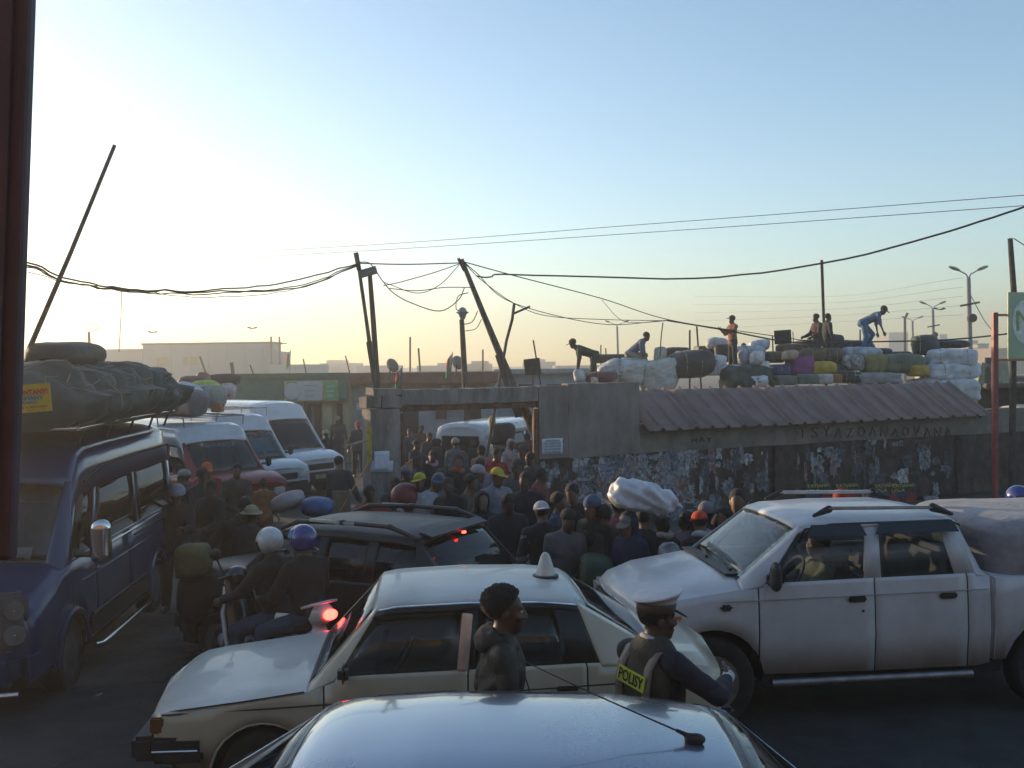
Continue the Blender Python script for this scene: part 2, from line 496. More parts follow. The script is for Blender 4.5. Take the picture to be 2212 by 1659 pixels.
def wl(t, dep, z): return (t, dep, z)     # wall-local: along, behind the face, up
gate = empty('gateway', WO, WA, 'cracked grey concrete gateway with a heavy lintel over the yard entrance', 'gate')
tl0, zt = WL(795, 843); tl1, _ = WL(864, 843); _, zb = WL(900, 880); zt2 = WL(1160, 836)[1]
def chunky(name, x0, x1, y0, y1, z0, z1, m, parent, seg=0.12, amp=0.012, seed=0):
    """a block with worn uneven faces"""
    bm = bmesh.new(); box_bm(bm, ((x0 + x1) / 2, (y0 + y1) / 2, (z0 + z1) / 2), (x1 - x0, y1 - y0, z1 - z0))
    for ax, L in ((0, x1 - x0), (1, y1 - y0), (2, z1 - z0)):
        n = int(L / seg)
        for k in range(1, min(n, 40)):
            c = [0, 0, 0]; no = [0, 0, 0]; c[ax] = (x0, y0, z0)[ax] + L * k / min(n, 40); no[ax] = 1
            bmesh.ops.bisect_plane(bm, geom=bm.verts[:] + bm.edges[:] + bm.faces[:], plane_co=c, plane_no=no)
    for v in bm.verts:
        q = v.co * 3.1 + Vector((seed, seed * 2, 0))
        v.co += Vector((mnoise.noise(q), mnoise.noise(q + Vector((9, 0, 0))), mnoise.noise(q + Vector((0, 9, 0))))) * amp * 1.6
    return bmobj(name, bm, m, parent, ang=30)
chunky('pillar', tl0 + .03, tl1, 0, .5, 0, zb - .02, M_conc, gate, seed=1)
# cracked head of the pillar: loose blocks with open joints
zc = zb - .02
chunky('broken_block', tl0 - .04, tl0 + .24, -.02, .45, zc + .03, zt - .12, M_conc, gate, amp=.03, seed=2)
chunky('broken_block', tl0 + .27, tl1 + .02, -.01, .45, zc + .015, zt - .12, M_conc, gate, amp=.025, seed=3)
chunky('broken_block', tl0 + .09, tl1 + .02, -.015, .45, zt - .11, zt + .02, M_conc, gate, amp=.02, seed=4)
chunky('lintel', tl1 + .03, -.02, -.02, .42, zb + .05, zt2 + .0, M_conc, gate, amp=.014, seed=5)
box('lintel_steel', ((tl1 - .0) / 2, .12, zb - .02), (-tl1 - .06, .16, .11), M_rust, gate, bev=.01)
tube('frame_post', [(tl1 + .045, .03, 0), (tl1 + .045, .03, zb - .1)], .035, M_rust, gate, n=8)
tube('frame_post', [(-.06, .03, 0), (-.05, .03, zb - .1)], .05, M_rust, gate, n=8)
y0 = WL(792, 920)[1]; y1 = WL(792, 1000)[1]
box('yellow_strip', (tl0 - .0, -.035, (y0 + y1) / 2), (.09, .03, y0 - y1), M_yel, gate, bev=.006)
# open leaf of barred gate seen through the opening
leaf = empty('gate_leaf', WO + WU * (tl1 + .1) - WN * .25, WA + radians(62), 'rusty barred gate leaf standing open inside the gateway', 'gate leaf')
for z in (.15, .75, 1.42): tube('rail', [(0, 0, z), (1.35, 0, z + .02)], .022, M_rust, leaf, n=6)
for k in range(10): tube('bar', [(.05 + k * .14, 0, .1), (.05 + k * .14, .0, 1.45)], .012, M_rust, leaf, n=5)
# notices
def paper(name, px0, py0, px1, py1, parent, m, off, lines=0, tilt=0.0, W=WL, ink=None):
    t0, z1 = W(px0, py0, 0); t1, z0 = W(px1, py1, 0)
    w, h = abs(t1 - t0), abs(z1 - z0)
    nxx, nz = 7, 5; V, F = [], []
    for j in range(nz + 1):
        for i in range(nxx + 1):
            u, v = i / nxx - .5, j / nz - .5
            q = Vector((t0 * 3 + i, j, 1.7))
            e = 0.0 if 0 < i < nxx and 0 < j < nz else 1.0
            V.append(((t0 + t1) / 2 + u * w + tilt * v * h + e * .012 * mnoise.noise(q * 2.1), -off - .004 * (1 + mnoise.noise(q)), (z0 + z1) / 2 + v * h - tilt * u * w + e * .012 * mnoise.noise(q * 1.7)))
    for j in range(nz):
        for i in range(nxx): F.append((j * (nxx + 1) + i, j * (nxx + 1) + i + 1, (j + 1) * (nxx + 1) + i + 1, (j + 1) * (nxx + 1) + i))
    o = mesh(name, V, F, m, parent)
    md = o.modifiers.new('thick', 'SOLIDIFY'); md.thickness = .003
    if lines:
        for k in range(lines):
            zz = z1 - h * (k + .8) / (lines + .6); a = w * (.42 if k else .34); 
            text('print', random.choice(['TSY AZO ANAOVANA', 'FAMPANDRENESANA', 'MPANDEHA ENTANA', 'TOBY FIANTSONANA']), h / (lines + .6) * 1.0, ink or M_ink, o,
                 M=Matrix.Translation(((t0 + t1) / 2, -off - .012, zz)) @ Matrix.Rotation(pi / 2, 4, 'X'), ext=.0005, width=a * 2)
    return o
paper('notice', 806, 975, 840, 1016, gate, M_paper, .030, tilt=.02)
paper('notice', 801, 996, 848, 1019, gate, M_paper, .022, tilt=.04)

wall = empty('boundary_wall', WO, WA, 'long roadside wall of grey plaster with torn posters under a tin canopy', 'wall')
tA = WL(1228, 900)[0]; tB = WL(1382, 900)[0]; tC = WL(2118, 900)[0]; tE = tC + 14
z_led = WL(1300, 985)[1]; ztop = WL(1290, 828)[1]
z_led2 = WL(2075, 938)[1]; z_ev = WL(1390, 930)[1]; z_ev2 = WL(2110, 898)[1]
z_rg = WL(1385, 846)[1]
print('wall', tA, tB, tC, z_led, z_led2, ztop, z_ev, z_ev2, zb, zt)
chunky('wall_panel', 0.0, tA - .02, -.03, .3, z_led, ztop - .03, M_conc2, wall, amp=.01, seed=7)
chunky('wall_panel', tA, tB, 0.0, .3, z_led, ztop, M_conc2, wall, amp=.012, seed=8)
chunky('wall_base', 0.0, tB, .05, .32, 0, z_led - .003, M_low, wall, amp=.015, seed=9)
chunky('wall_base', tB + .003, tE, .06, .36, 0, (z_led + z_led2) / 2 - .003, M_low, wall, seg=.25, amp=.02, seed=10)
zb0 = (z_led + z_led2) / 2
chunky('wall_band', tB + .003, tE, .03, .36, zb0, (z_ev + z_ev2) / 2 + .14, M_band, wall, seg=.2, amp=.012, seed=11)
for px in (1695, 2085):
    t = WL(px, 1000)[0]
    chunky('brick_pier', t - .28, t + .28, -.01, .3, 0, zb0 - .04, M_low, wall, amp=.03, seed=px)
# tin canopy: overlapping sheets with raised ribs
M_tin = mat('red_brown_roof_tin', (0.225, 0.14, 0.115), rough=0.42, metal=0.0, var=0.12, scale=2.2, bump=0.1, bscale=30, dirt=0.45, dirtcol=(0.13, 0.09, 0.08), stretch=(1, 1, 1))
zE = (z_ev + z_ev2) / 2
xoff = (tC - tB)
ribs = 24; pitch = xoff / ribs
rise = z_rg - z_ev; depth = 1.25; over = .28; sk = .10
prof = [(0, 0), (.70, 0), (.78, .055), (.90, .055), (1.0, 0)]
sheet_n = 0
for s0 in range(0, ribs, 3):
    V, F = [], []
    rows = 6
    cols = []
    for k in range(s0, min(s0 + 3, ribs)):
        cols += [((k + a) * pitch, b) for a, b in prof[:-1]]
    cols.append(((min(s0 + 3, ribs)) * pitch + .012, 0))
    for j in range(rows + 1):
        v = j / rows
        for (cx, cz) in cols:
            t = tB + .04 + cx
            zz = zE + v * rise + cz + .012 * mnoise.noise(Vector((t * .9, v * 2, s0))) + .004 * (s0 // 3 % 2)
            V.append((t - v * sk * 0, -over + v * depth, zz))
    n = len(cols)
    for j in range(rows):
        for i in range(n - 1): F.append((j * n + i, j * n + i + 1, (j + 1) * n + i + 1, (j + 1) * n + i))
    o = mesh('roof_sheet', V, F, M_tin, wall, ang=25)
    md = o.modifiers.new('thick', 'SOLIDIFY'); md.thickness = .006; md.offset = 1
chunky('canopy_back_wall', tB + .02, tC - .3, depth - .45, depth - .3, 0, zE + rise - .14, M_conc2, wall, seg=.4, amp=.01)
for k in range(6): tube('rafter', [(tB + .2 + k * (tC - tB - .4) / 5, -over + .1, zE - .03), (tB + .2 + k * (tC - tB - .4) / 5, depth - over - .05, zE + rise - .09)], .035, M_dark, wall)
# painted lettering on the band
M_red = mat('faded_red_paint', (0.15, 0.055, 0.045), rough=0.9, var=0.3, scale=12, dirt=0.8, dirtcol=(0.19, 0.155, 0.13))
def walltext(s, px0, px1, pyc, hpx, m, off=.0):
    t0, z0 = WL(px0, pyc); t1, z1 = WL(px1, pyc)
    hh = hpx / (FPX / (20 + t0 * .42))
    r = (z1 - z0) / (t1 - t0)
    for i, c in enumerate(s):
        if c == ' ': continue
        u = (i + .5) / len(s); w = (t1 - t0) / len(s)
        text('painted_letter', c, hh * (1.15 + .25 * random.random()), m, wall,
             M=Matrix.Translation((t0 + (t1 - t0) * u,   .012 - off, z0 + (z1 - z0) * u + random.uniform(-.02, .02))) @ Matrix.Rotation(pi / 2, 4, 'X') @ Matrix.Rotation(random.uniform(-.12, .12), 4, 'Z'), ext=.008, width=w * .62, bold=-.004)
walltext('TSYAZOANAOVANA', 1722, 2060, 934, 25, M_red)
walltext('MAY', 1492, 1542, 952, 13, mat('faint_black_paint', (.07, .06, .055), rough=.9))
# notice boards on the wall
o = paper('notice', 1168, 948, 1213, 980, wall, M_paper, .045, lines=5)
o = paper('notice', 2082, 945, 2103, 968, wall, M_paper, -.03, lines=3)
# torn posters
PCOL = [(.40, .39, .40), (.32, .31, .33), (.25, .24, .26), (.46, .44, .43), (.34, .21, .21), (.23, .25, .32), (.16, .155, .165), (.30, .27, .25), (.11, .105, .11)]
PM = [mat('poster_paper_%d' % i, c, rough=0.88, var=0.32, scale=9 + i, bump=0.25, bscale=20, dirt=0.55, dirtcol=(0.05, 0.045, 0.05)) for i, c in enumerate(PCOL)]
def scrap(t, z, w, h, m, off, seed, name='poster_scrap'):
    n = 22; V = [(t, -off, z)]; F = []; rot_ = random.uniform(-.15, .15)
    for k in range(n):
        a = 2 * pi * k / n
        c, s = cos(a), sin(a)
        r = 1 / max(abs(c), abs(s)) ** .8
        r *= 0.55 + 0.8 * abs(mnoise.noise(Vector((seed * 3.7, k * .67, seed)))) + .22 * random.random() * (k % 2)
        V.append((t + c * w / 2 * r, -off - .003 * random.random() - .012 * (random.random() < .12), z + s * h / 2 * r))
    for k in range(n): F.append((0, 1 + k, 1 + (k + 1) % n))
    o = mesh(name, V, F, m, wall, smooth=False)
    md = o.modifiers.new('thick', 'SOLIDIFY'); md.thickness = .002
    return o
random.seed(21)
sc_i = 0
for layer in range(4):
    for k in range(110):
        px = 1238 + 250 * random.random() if random.random() < .45 else 1236 + 840 * random.random()
        if 1672 < px < 1716 and random.random() < .7: continue
        zlo, zhi = WL(px, 1105)[1], zb0 - .06
        dens = .96 if px < 1480 else .85
        if random.random() > dens: continue
        t = WL(px, 1000)[0]; z = zlo + (zhi - zlo) * random.random() ** .9
        w = random.choice([.08, .12, .18, .3, .42]) ; h = random.choice([.10, .18, .3, .42, .5])
        if layer == 0: w *= 1.5; h *= 1.4
        ok = t < tB - .02
        base = -.02 if ok else -.03
        m = random.choice(PM if px < 1480 else PM + [PM[6], PM[8], PM[8], PM[2]])
        scrap(t, z, w, h, m, base - .02 + layer * .004 + .0015 * (sc_i % 3), sc_i); sc_i += 1
for k in range(16):
    px = 1172 + 52 * random.random(); t, z = WL(px, 1000 + 70 * random.random())
    scrap(t, z, .16, .2, random.choice(PM[:4] + PM[6:]), -.03, 300 + k)
# event posters with bold red and yellow print
M_pred = mat('poster_red', (0.30, 0.03, 0.028), rough=0.8, var=0.25, scale=9)
M_pyel = mat('poster_yellow', (0.42, 0.36, 0.06), rough=0.8)
M_pblu = mat('poster_blue', (0.05, 0.07, 0.22), rough=0.8)
M_pdrk = mat('poster_dark', (0.05, 0.045, 0.05), rough=0.85, var=.3)
for i, px in enumerate((1738, 1800, 1884, 1922)):
    o = paper('event_poster', px, 1046, px + 58, 1100, wall, M_pdrk, -.008, tilt=.01 * (i - 1))
    t0, z1 = WL(px, 1046); t1, z0 = WL(px + 58, 1100); w = t1 - t0; h = z1 - z0
    R = Matrix.Rotation(pi / 2, 4, 'X')
    text('print', 'TATIANA', .11, M_pyel, o, M=Matrix.Translation(((t0 + t1) / 2, -.004, z1 - .06)) @ R, width=w * .85, ext=.001, bold=.003)
    text('print', 'LOLA', .11, M_pyel, o, M=Matrix.Translation((t0 + w * .3, -.004, z1 - .17)) @ R, width=w * .5, ext=.001, bold=.003)
    text('print', '26 MAI', .08, M_pblu, o, M=Matrix.Translation((t0 + w * .3, -.004, z1 - .28)) @ R, width=w * .5, ext=.001, bold=.003)
    V = [(t0 + w * a, -.003, z0 + h * b) for a, b in ((.55, .02), (.98, .02), (1.0, .5), (.8, .66), (.6, .5))]
    mesh('print', V, [(0, 1, 2, 3, 4)], M_pred, o, smooth=False)
# ------------------------------------------------------------------ people
SKINS = [mat('skin_%d' % i, c, rough=0.5, var=0.1, scale=14, bump=0.05, bscale=120) for i, c in enumerate([(.105, .052, .033), (.075, .036, .024), (.15, .078, .048)])]
M_hair = mat('black_hair', (.012, .010, .010), rough=0.7, var=0.3, scale=60, bump=1.0, bscale=160)
M_shoe = mat('dark_shoe', (.03, .026, .024), rough=0.6)
M_eye = mat('eye_white', (.55, .52, .48), rough=0.3)
M_iris = mat('eye_dark', (.012, .009, .008), rough=0.2)
M_blackp_early = mat('helmet_trim', (.02, .02, .022), rough=.4)
def cloth(name, c, **k):
    kw = dict(rough=0.88, var=0.13, scale=9, bump=0.35, bscale=45, sheen=0.0); kw.update(k)
    return mat('cloth_' + name, c, **kw)

def hand_arrays(curl=0.5, h=0.0045):
    """open right hand along -Z from the wrist, palm facing +Y, thumb on +X side"""
    f = Field(h, 0.006)
    f.flat((0, 0, 0.01), (0, 0, -.05), .024, .03, np.eye(3), .5)
    f.flat((0.0, 0, -.05), (0.0, 0, -.085), .036, .039, np.eye(3), .36)
    for i, (x, L) in enumerate(((.030, .072), (.010, .082), (-.011, .076), (-.030, .060))):
        p = np.array([x, 0, -.088]); ang = curl * (.55 + .08 * i); r = .0092 if i < 3 else .008
        for s in range(3):
            d = np.array([x * .6 * (1 if s == 0 else 0), sin(ang), -cos(ang)]); d /= np.linalg.norm(d)
            q = p + d * L * (.45, .30, .25)[s]
            f.cap(p, q, r * (1 - .08 * s), r * (.92 - .08 * s), k=.004 if s == 0 else .002); p = q; ang += curl * .75
    p = np.array([.028, .004, -.03])
    for s, (d, L) in enumerate((((.62, .28, -.72), .038), ((.35, .42, -.84), .03), ((.15, .5, -.85), .024))):
        d = np.array(d); d /= np.linalg.norm(d); q = p + d * L
        f.cap(p, q, .0125 - .0012 * s, .0112 - .0012 * s, k=.006 if s == 0 else .002); p = q
    return f.build()
HANDS = {}
def hand(curl, h):
    k = (round(curl, 1), h)
    if k not in HANDS: HANDS[k] = hand_arrays(curl, h)
    return HANDS[k]

def unit(v): v = np.array(v, float); return v / (np.linalg.norm(v) + 1e-9)
def rotx(a): return np.array([[1, 0, 0], [0, cos(a), -sin(a)], [0, sin(a), cos(a)]])
def rotz(a): return np.array([[cos(a), -sin(a), 0], [sin(a), cos(a), 0], [0, 0, 1]])
def roty(a): return np.array([[cos(a), 0, sin(a)], [0, 1, 0], [-sin(a), 0, cos(a)]])

def skeleton(h, pose):
    """joint positions; the figure faces -Y, its left is +X. angles in degrees"""
    s = h / 1.75; J = {}
    lean, side, twist = (radians(pose.get(k, 0)) for k in ('lean', 'side', 'twist'))
    T = rotx(lean) @ roty(side)                  # torso frame (lean forward is towards -Y)
    Tw = T @ rotz(twist)
    J['T'], J['Tw'], J['s'] = T, Tw, s
    hip = np.zeros(3); J['hip'] = hip
    up = T @ np.array([0, 0, 1.0])
    J['waist'] = hip + up * .13 * s; J['chest'] = hip + up * .34 * s + T @ np.array([0, -.012, 0]) * s
    J['neck'] = hip + up * .53 * s + T @ np.array([0, .008, 0]) * s
    hp, hy, hr = (radians(pose.get(k, 0)) for k in ('hpitch', 'hyaw', 'hroll'))
    H = T @ rotx(-lean * pose.get('hcomp', .6)) @ rotz(hy + twist) @ rotx(hp) @ roty(hr); J['H'] = H
    J['headbase'] = J['neck'] + T @ rotx(-lean * .4) @ np.array([0, -.015, .06]) * s
    J['head'] = J['headbase'] + H @ np.array([0, -.018, .085]) * s
    low = 9
    for sd, sg in (('L', 1), ('R', -1)):
        fx, ab, kn = pose.get('leg' + sd, (0, 4, 0))
        fx, ab, kn = radians(fx), radians(ab), radians(kn)
        a = hip + np.array([sg * .092, 0, -.03]) * s
        b = a + unit([sg * sin(ab), -sin(fx), -cos(fx)]) * .43 * s
        c = b + unit([sg * sin(ab) * .6, -sin(fx - kn), -cos(fx - kn)]) * .41 * s
        J['th' + sd], J['kn' + sd], J['an' + sd] = a, b, c
        ya = radians(pose.get('toe', 10)) * sg
        pt = radians(pose.get('foot' + sd, 0))
        J['to' + sd] = c + np.array([sin(ya) * cos(pt), -cos(ya) * cos(pt), -.36 - sin(pt)]) * np.array([.155, .155, .12]) * s
        low = min(low, c[2] - .075 * s, J['to' + sd][2] - .03 * s)
        fx, ab, el, inw = (tuple(pose.get('arm' + sd, (5, 9, 12))) + (0,))[:4]
        fx, ab, el, inw = radians(fx), radians(ab), radians(el), radians(inw)
        S = J['neck'] + Tw @ np.array([sg * .185, .0, -.075]) * s
        d = unit([sg * sin(ab), -sin(fx) * cos(ab), -cos(fx) * cos(ab)])
        E = S + Tw @ d * .285 * s
        d2 = np.array([sg * (sin(ab) * cos(el) - sin(inw)), -sin(fx + el), -cos(fx + el)])
        d2 = unit(d2)
        J['sh' + sd], J['el' + sd] = S, E
        J['wr' + sd] = E + Tw @ d2 * .25 * s; J['fd' + sd] = Tw @ d2
    if 'pel' in pose: z = pose['pel']
    else: z = -low
    for k in list(J):
        if k not in ('T', 'Tw', 's', 'H') and not k.startswith('fd'): J[k] = J[k] + np.array([0, 0, z])
    return J

def add_head(f, J, det, skin_k=.02):
    s, H, c = J['s'] * 1.06, J['H'], J['head']
    w = lambda x, y, z: c + H @ np.array([x, y, z]) * s
    f.ell(w(0, .012, .035), np.array([.072, .093, .082]) * s, H)
    f.ell(w(0, -.03, -.035), np.array([.056, .062, .078]) * s, H, k=.03)
    f.ell(w(0, -.062, -.092), np.array([.03, .026, .022]) * s, H, k=.025)
    f.cap(J['neck'] + np.array([0, 0, -.03]), w(0, .015, -.06), .056 * s, .052 * s, k=.03)
    if det:
        f.cap(w(0, -.088, .012), w(0, -.106, -.028), .010 * s, .0135 * s, k=.012)
        f.ell(w(.014, -.094, -.033), np.array([.011, .012, .009]) * s, H, k=.008)
        f.ell(w(-.014, -.094, -.033), np.array([.011, .012, .009]) * s, H, k=.008)
        f.cap(w(-.034, -.076, .030), w(.034, -.076, .030), .011 * s, .011 * s, k=.012)
        f.ell(w(0, -.088, -.058), np.array([.025, .013, .008]) * s, H, k=.006)
        f.ell(w(0, -.086, -.071), np.array([.021, .013, .009]) * s, H, k=.006)
        f.ell(w(.043, -.066, -.02), np.array([.022, .018, .018]) * s, H, k=.02)
        f.ell(w(-.043, -.066, -.02), np.array([.022, .018, .018]) * s, H, k=.02)
    for sg in (1, -1): f.ell(w(sg * .073, .012, -.012), np.array([.010, .022, .032]) * s, H, k=.008)

def arms(f, J, r0, r1, r2, part=1.0, k=None):
    for sd in 'LR':
        S, E, W = J['sh' + sd], J['el' + sd], J['wr' + sd]
        f.cap(S, E, r0, r1, k=k if k is not None else .012)
        if part > .5:
            t = min(1, (part - .5) * 2); f.cap(E, E + (W - E) * t, r1, r1 + (r2 - r1) * t, k=.02)

def torso(f, J, g, hem=.0, fat=1.0):
    s, T, Tw = J['s'], J['T'], J['Tw']
    up = T @ np.array([0, 0, 1.0])
    f.flat(J['hip'] - up * hem * s, J['waist'], ((.158 if g < 0 else .178) + g) * s * fat, (.147 + g) * s * fat, T, .72)
    f.flat(J['waist'], J['chest'], (.145 + g) * s * fat, (.17 + g) * s, Tw, .70, k=.05)
    f.flat(J['chest'], J['neck'] - up * .1 * s, (.165 + g) * s, (.125 + g) * s, Tw, .68, k=.05)
    f.cap(J['shL'] - (J['shL'] - J['shR']) * .06, J['shR'] + (J['shL'] - J['shR']) * .06, (.062 + g * .7) * s, None, k=.05)
    f.cap(J['neck'] - up * .08 * s, J['neck'] - up * .015 * s, (.07 + g * .5) * s, (.058 + g * .3) * s, k=.06)

def legs(f, J, r0, r1, r2, part=1.0):
    for sd in 'LR':
        A, B, C = J['th' + sd], J['kn' + sd], J['an' + sd]
        f.cap(A, B, r0, r1, k=.04)
        if part > .5:
            t = min(1, (part - .5) * 2); f.cap(B, B + (C - B) * t, r1, r1 + (r2 - r1) * t, k=.03)

def person(px, py, h, label, pose=None, rz=0.0, top=None, bot=None, skin=0, res=0.021, hair='short', hat=None, at=None, sleeve=1.0,
           hood=False, skirt=False, vest=None, scarf=None, detail=False, curl=.5, hatmat=None, fat=1.0, group=None, topname='shirt', collar=None,
           sleeve_mat=None, shoes=True, legpart=1.0, hem=.06, visor=None, visor_m=None):
    """a standing, bending or sitting figure; rz in degrees turns it from facing the camera"""
    pose = dict(pose or {})
    if at is None: at = stand(px, py, h + (.03 if hat in ('cap', 'helmet') else 0))
    root = empty('person', at, radians(rz), label, 'person', group)
    J = skeleton(h, pose); s = J['s']
    sk = SKINS[skin]
    f = Field(res, .03)
    add_head(f, J, detail)
    torso(f, J, -.012, fat=fat)
    arms(f, J, .046 * s, .037 * s, .026 * s)
    legs(f, J, .078 * s, .055 * s, .038 * s)
    for sd in 'LR':
        f.cap(J['an' + sd], J['to' + sd], .042 * s, .032 * s)
    parts = [(*f.build(), 0)]
    for sd, sg in (('L', 1), ('R', -1)):
        V, F = hand(curl, .0045 if detail else .008)
        d = J['fd' + sd]; x = unit(np.cross(d, [0, -1, 0.2])) if abs(d[1]) < .95 else unit(np.cross(d, [0, 0, 1]))
        fw = unit(-(J['T'] @ np.array([0, 1, 0])))
        # palm turns to the body, thumb forward
        inw = unit(J['Tw'] @ np.array([-sg, 0, 0])); xax = unit(np.cross(inw, -d)); yax = unit(np.cross(-d, xax))
        if sg < 0: V = V * np.array([-1, 1, 1]); F = F[:, ::-1]; xax = -xax
        R = np.stack([xax if sg < 0 else xax, yax, -d], 1)
        V2 = (V * s) @ R.T + J['wr' + sd]
        if np.linalg.det(R) < 0: F = F[:, ::-1]
        parts.append((V2, F, 0))
    body = fast_mesh('body', parts, [sk], root)
    H, c = J['H'], J['head']
    s = s * 1.06
    w = lambda x, y, z: c + H @ np.array([x, y, z]) * s
    if detail:
        for sg in (1, -1):
            e = Field(.0035, 0); e.ell(w(sg * .031, -.079, .006), np.array([.0125, .010, .0085]) * s, H); V1 = e.build()
            e = Field(.003, 0); e.ell(w(sg * .031, -.0845, .006), np.array([.0065, .0055, .0065]) * s, H); V2 = e.build()
            fast_mesh('eye', [(*V1, 0), (*V2, 1)], [M_eye, M_iris], body)
    rs = res
    sd_ = random.random() * 6
    # garments
    tm = top or cloth('navy', (.02, .022, .035))
    f = Field(rs, .035); torso(f, J, .014, hem=hem, fat=fat)
    if sleeve_mat is None: arms(f, J, .066 * s, .055 * s, .043 * s, part=sleeve * .96)
    else: arms(f, J, .068 * s, .056 * s, .045 * s, part=.12)
    if hood:
        f.cap(w(-.055, .105, -.13), w(.055, .105, -.13), .058 * s, None, k=.008)
        f.cap(w(-.085, .03, -.14), w(-.04, -.06, -.18), .032 * s, .026 * s, k=.01); f.cap(w(.085, .03, -.14), w(.04, -.06, -.18), .032 * s, .026 * s, k=.01)
        f.cap(w(-.085, .03, -.14), w(-.05, .09, -.13), .038 * s, .05 * s, k=.01); f.cap(w(.085, .03, -.14), w(.05, .09, -.13), .038 * s, .05 * s, k=.01)
    fo = .006 if rs > .012 else .006
    nb = w(0, -.05, -.115)
    up_ = J['T'] @ np.array([0, 0, 1.0]); hc = J['hip'] - up_ * (hem + .055) * s
    def hemcut(X, Y, Z):
        d = -((X - hc[0]) * up_[0] + (Y - hc[1]) * up_[1] + (Z - hc[2]) * up_[2])
        # sleeves that hang below the hem are kept: only the middle is trimmed
        for sd in 'LR':
            E, Wr = J['el' + sd], J['wr' + sd]
            if (np.array(Wr) - hc) @ up_ < .12: 
                q = (E + Wr) / 2; d = np.minimum(d, .2 - 0 * X - 0) if False else np.where((X - Wr[0]) ** 2 + (Y - Wr[1]) ** 2 + (Z - Wr[2]) ** 2 < .012, -1.0, d)
        return d
    o = fast_mesh(topname, [(*f.build(folds=fo, ffreq=30 / s, seed=sd_, cut=hemcut), 0)], [tm], root)
    if sleeve_mat is not None:
        for sd in 'LR':
            f = Field(rs, .03); S, E, Wr = J['sh' + sd], J['el' + sd], J['wr' + sd]
            f.cap(S + (E - S) * .05, E, .064 * s, .053 * s); f.cap(E, E + (Wr - E) * .95, .053 * s, .042 * s)
            fast_mesh('sleeve', [(*f.build(folds=fo, ffreq=36, seed=sd_), 0)], [sleeve_mat], root)
    if collar is not None:
        f = Field(min(rs, .01), .012)
        n = 14
        for k in range(n):
            a0_, a1_ = 2 * pi * k / n, 2 * pi * (k + 1) / n
            q = lambda a: w(.062 * cos(a), .018 + .062 * sin(a), -.108 + .018 * sin(a))
            f.cap(q(a0_), q(a1_), .014 * s)
        fast_mesh('collar', [(*f.build(), 0)], [collar], root)
    bm_ = bot or cloth('dark_trousers', (.025, .025, .03))
    f = Field(rs, .035)
    if skirt:
        f.flat(J['waist'], (J['knL'] + J['knR']) / 2 - np.array([0, 0, .1]), .15 * s, .24 * s, J['T'], .72)
        f.flat(J['hip'], (J['knL'] + J['knR']) / 2 - np.array([0, 0, .28 * s]), .17 * s, .24 * s, np.eye(3), .8)
        fast_mesh('skirt', [(*f.build(folds=.008, ffreq=22), 0)], [bm_], root)
    else:
        up = J['T'] @ np.array([0, 0, 1.0])
        f.flat(J['hip'] + up * .1 * s, J['hip'] - up * .02 * s, .152 * s, .168 * s, J['T'], .72)
        legs(f, J, .096 * s, .073 * s, .062 * s, part=legpart * .97)
        fast_mesh('trousers', [(*f.build(folds=fo, ffreq=26 / s, seed=sd_), 0)], [bm_], root)
    if shoes:
        for sd in 'LR':
            f = Field(max(.012, rs * .7), .02); a, t = J['an' + sd], J['to' + sd]
            f.cap(a + (a - t) * .25 - np.array([0, 0, .035 * s]), t + np.array([0, 0, .004]), .044 * s, .038 * s); f.cap(a - np.array([0, 0, .03]), a - np.array([0, 0, .02]), .05 * s)
            fast_mesh('shoe', [(*f.build(), 0)], [M_shoe], root)
    hr = min(rs, .014)
    if hair == 'short' and hat != 'helmet':
        f = Field(hr, .012); f.ell(w(0, .022, .042), np.array([.082, .098, .088]) * s, H)
        Hi = H.T
        def cut(X, Y, Z):
            lx = (X - c[0]) * Hi[1, 0] + (Y - c[1]) * Hi[1, 1] + (Z - c[2]) * Hi[1, 2]
            lz = (X - c[0]) * Hi[2, 0] + (Y - c[1]) * Hi[2, 1] + (Z - c[2]) * Hi[2, 2]
            # local y (front is -) and z
            return np.maximum(-(lz - (-.02 * s)) * .8 - (lx - .0) * .9, -(lz + .055 * s))
        fast_mesh('hair', [(*f.build(folds=.004 if detail else 0, ffreq=130, cut=cut), 0)], [M_hair], root)
    elif hair == 'bun':
        f = Field(hr, .012); f.ell(w(0, .026, .036), np.array([.083, .098, .092]) * s, H); f.ell(w(0, .12, .05), np.array([.05, .045, .05]) * s, H)
        f.ell(w(0, .055, -.03), np.array([.078, .06, .07]) * s, H)
        fast_mesh('hair', [(*f.build(), 0)], [M_hair], root)
    elif hair == 'afro':
        f = Field(min(hr, .0075), .012)
        f.ell(w(0, .028, .055), np.array([.098, .118, .100]) * s, H)
        f.ell(w(0, .03, .045), np.array([.078, .092, .092]) * s, H)
        Hi = H.T
        def cut(X, Y, Z):
            ly = (X - c[0]) * Hi[1, 0] + (Y - c[1]) * Hi[1, 1] + (Z - c[2]) * Hi[1, 2]
            lz = (X - c[0]) * Hi[2, 0] + (Y - c[1]) * Hi[2, 1] + (Z - c[2]) * Hi[2, 2]
            return np.maximum(-(lz - (.01 * s)) * .8 - (ly - .02) * .9, -(lz + .06 * s))
        fast_mesh('hair', [(*f.build(folds=.0025, ffreq=210, cut=cut), 0)], [M_hair], root)
        hv_ = COL.objects[-1].data
        for v in hv_.vertices:
            n_ = mnoise.noise(v.co * 75) * .009 + mnoise.noise(v.co * 160) * .007; v.co += (v.co - Vector(c)).normalized() * n_
    hm = hatmat or cloth('cap_grey', (.3, .3, .32))
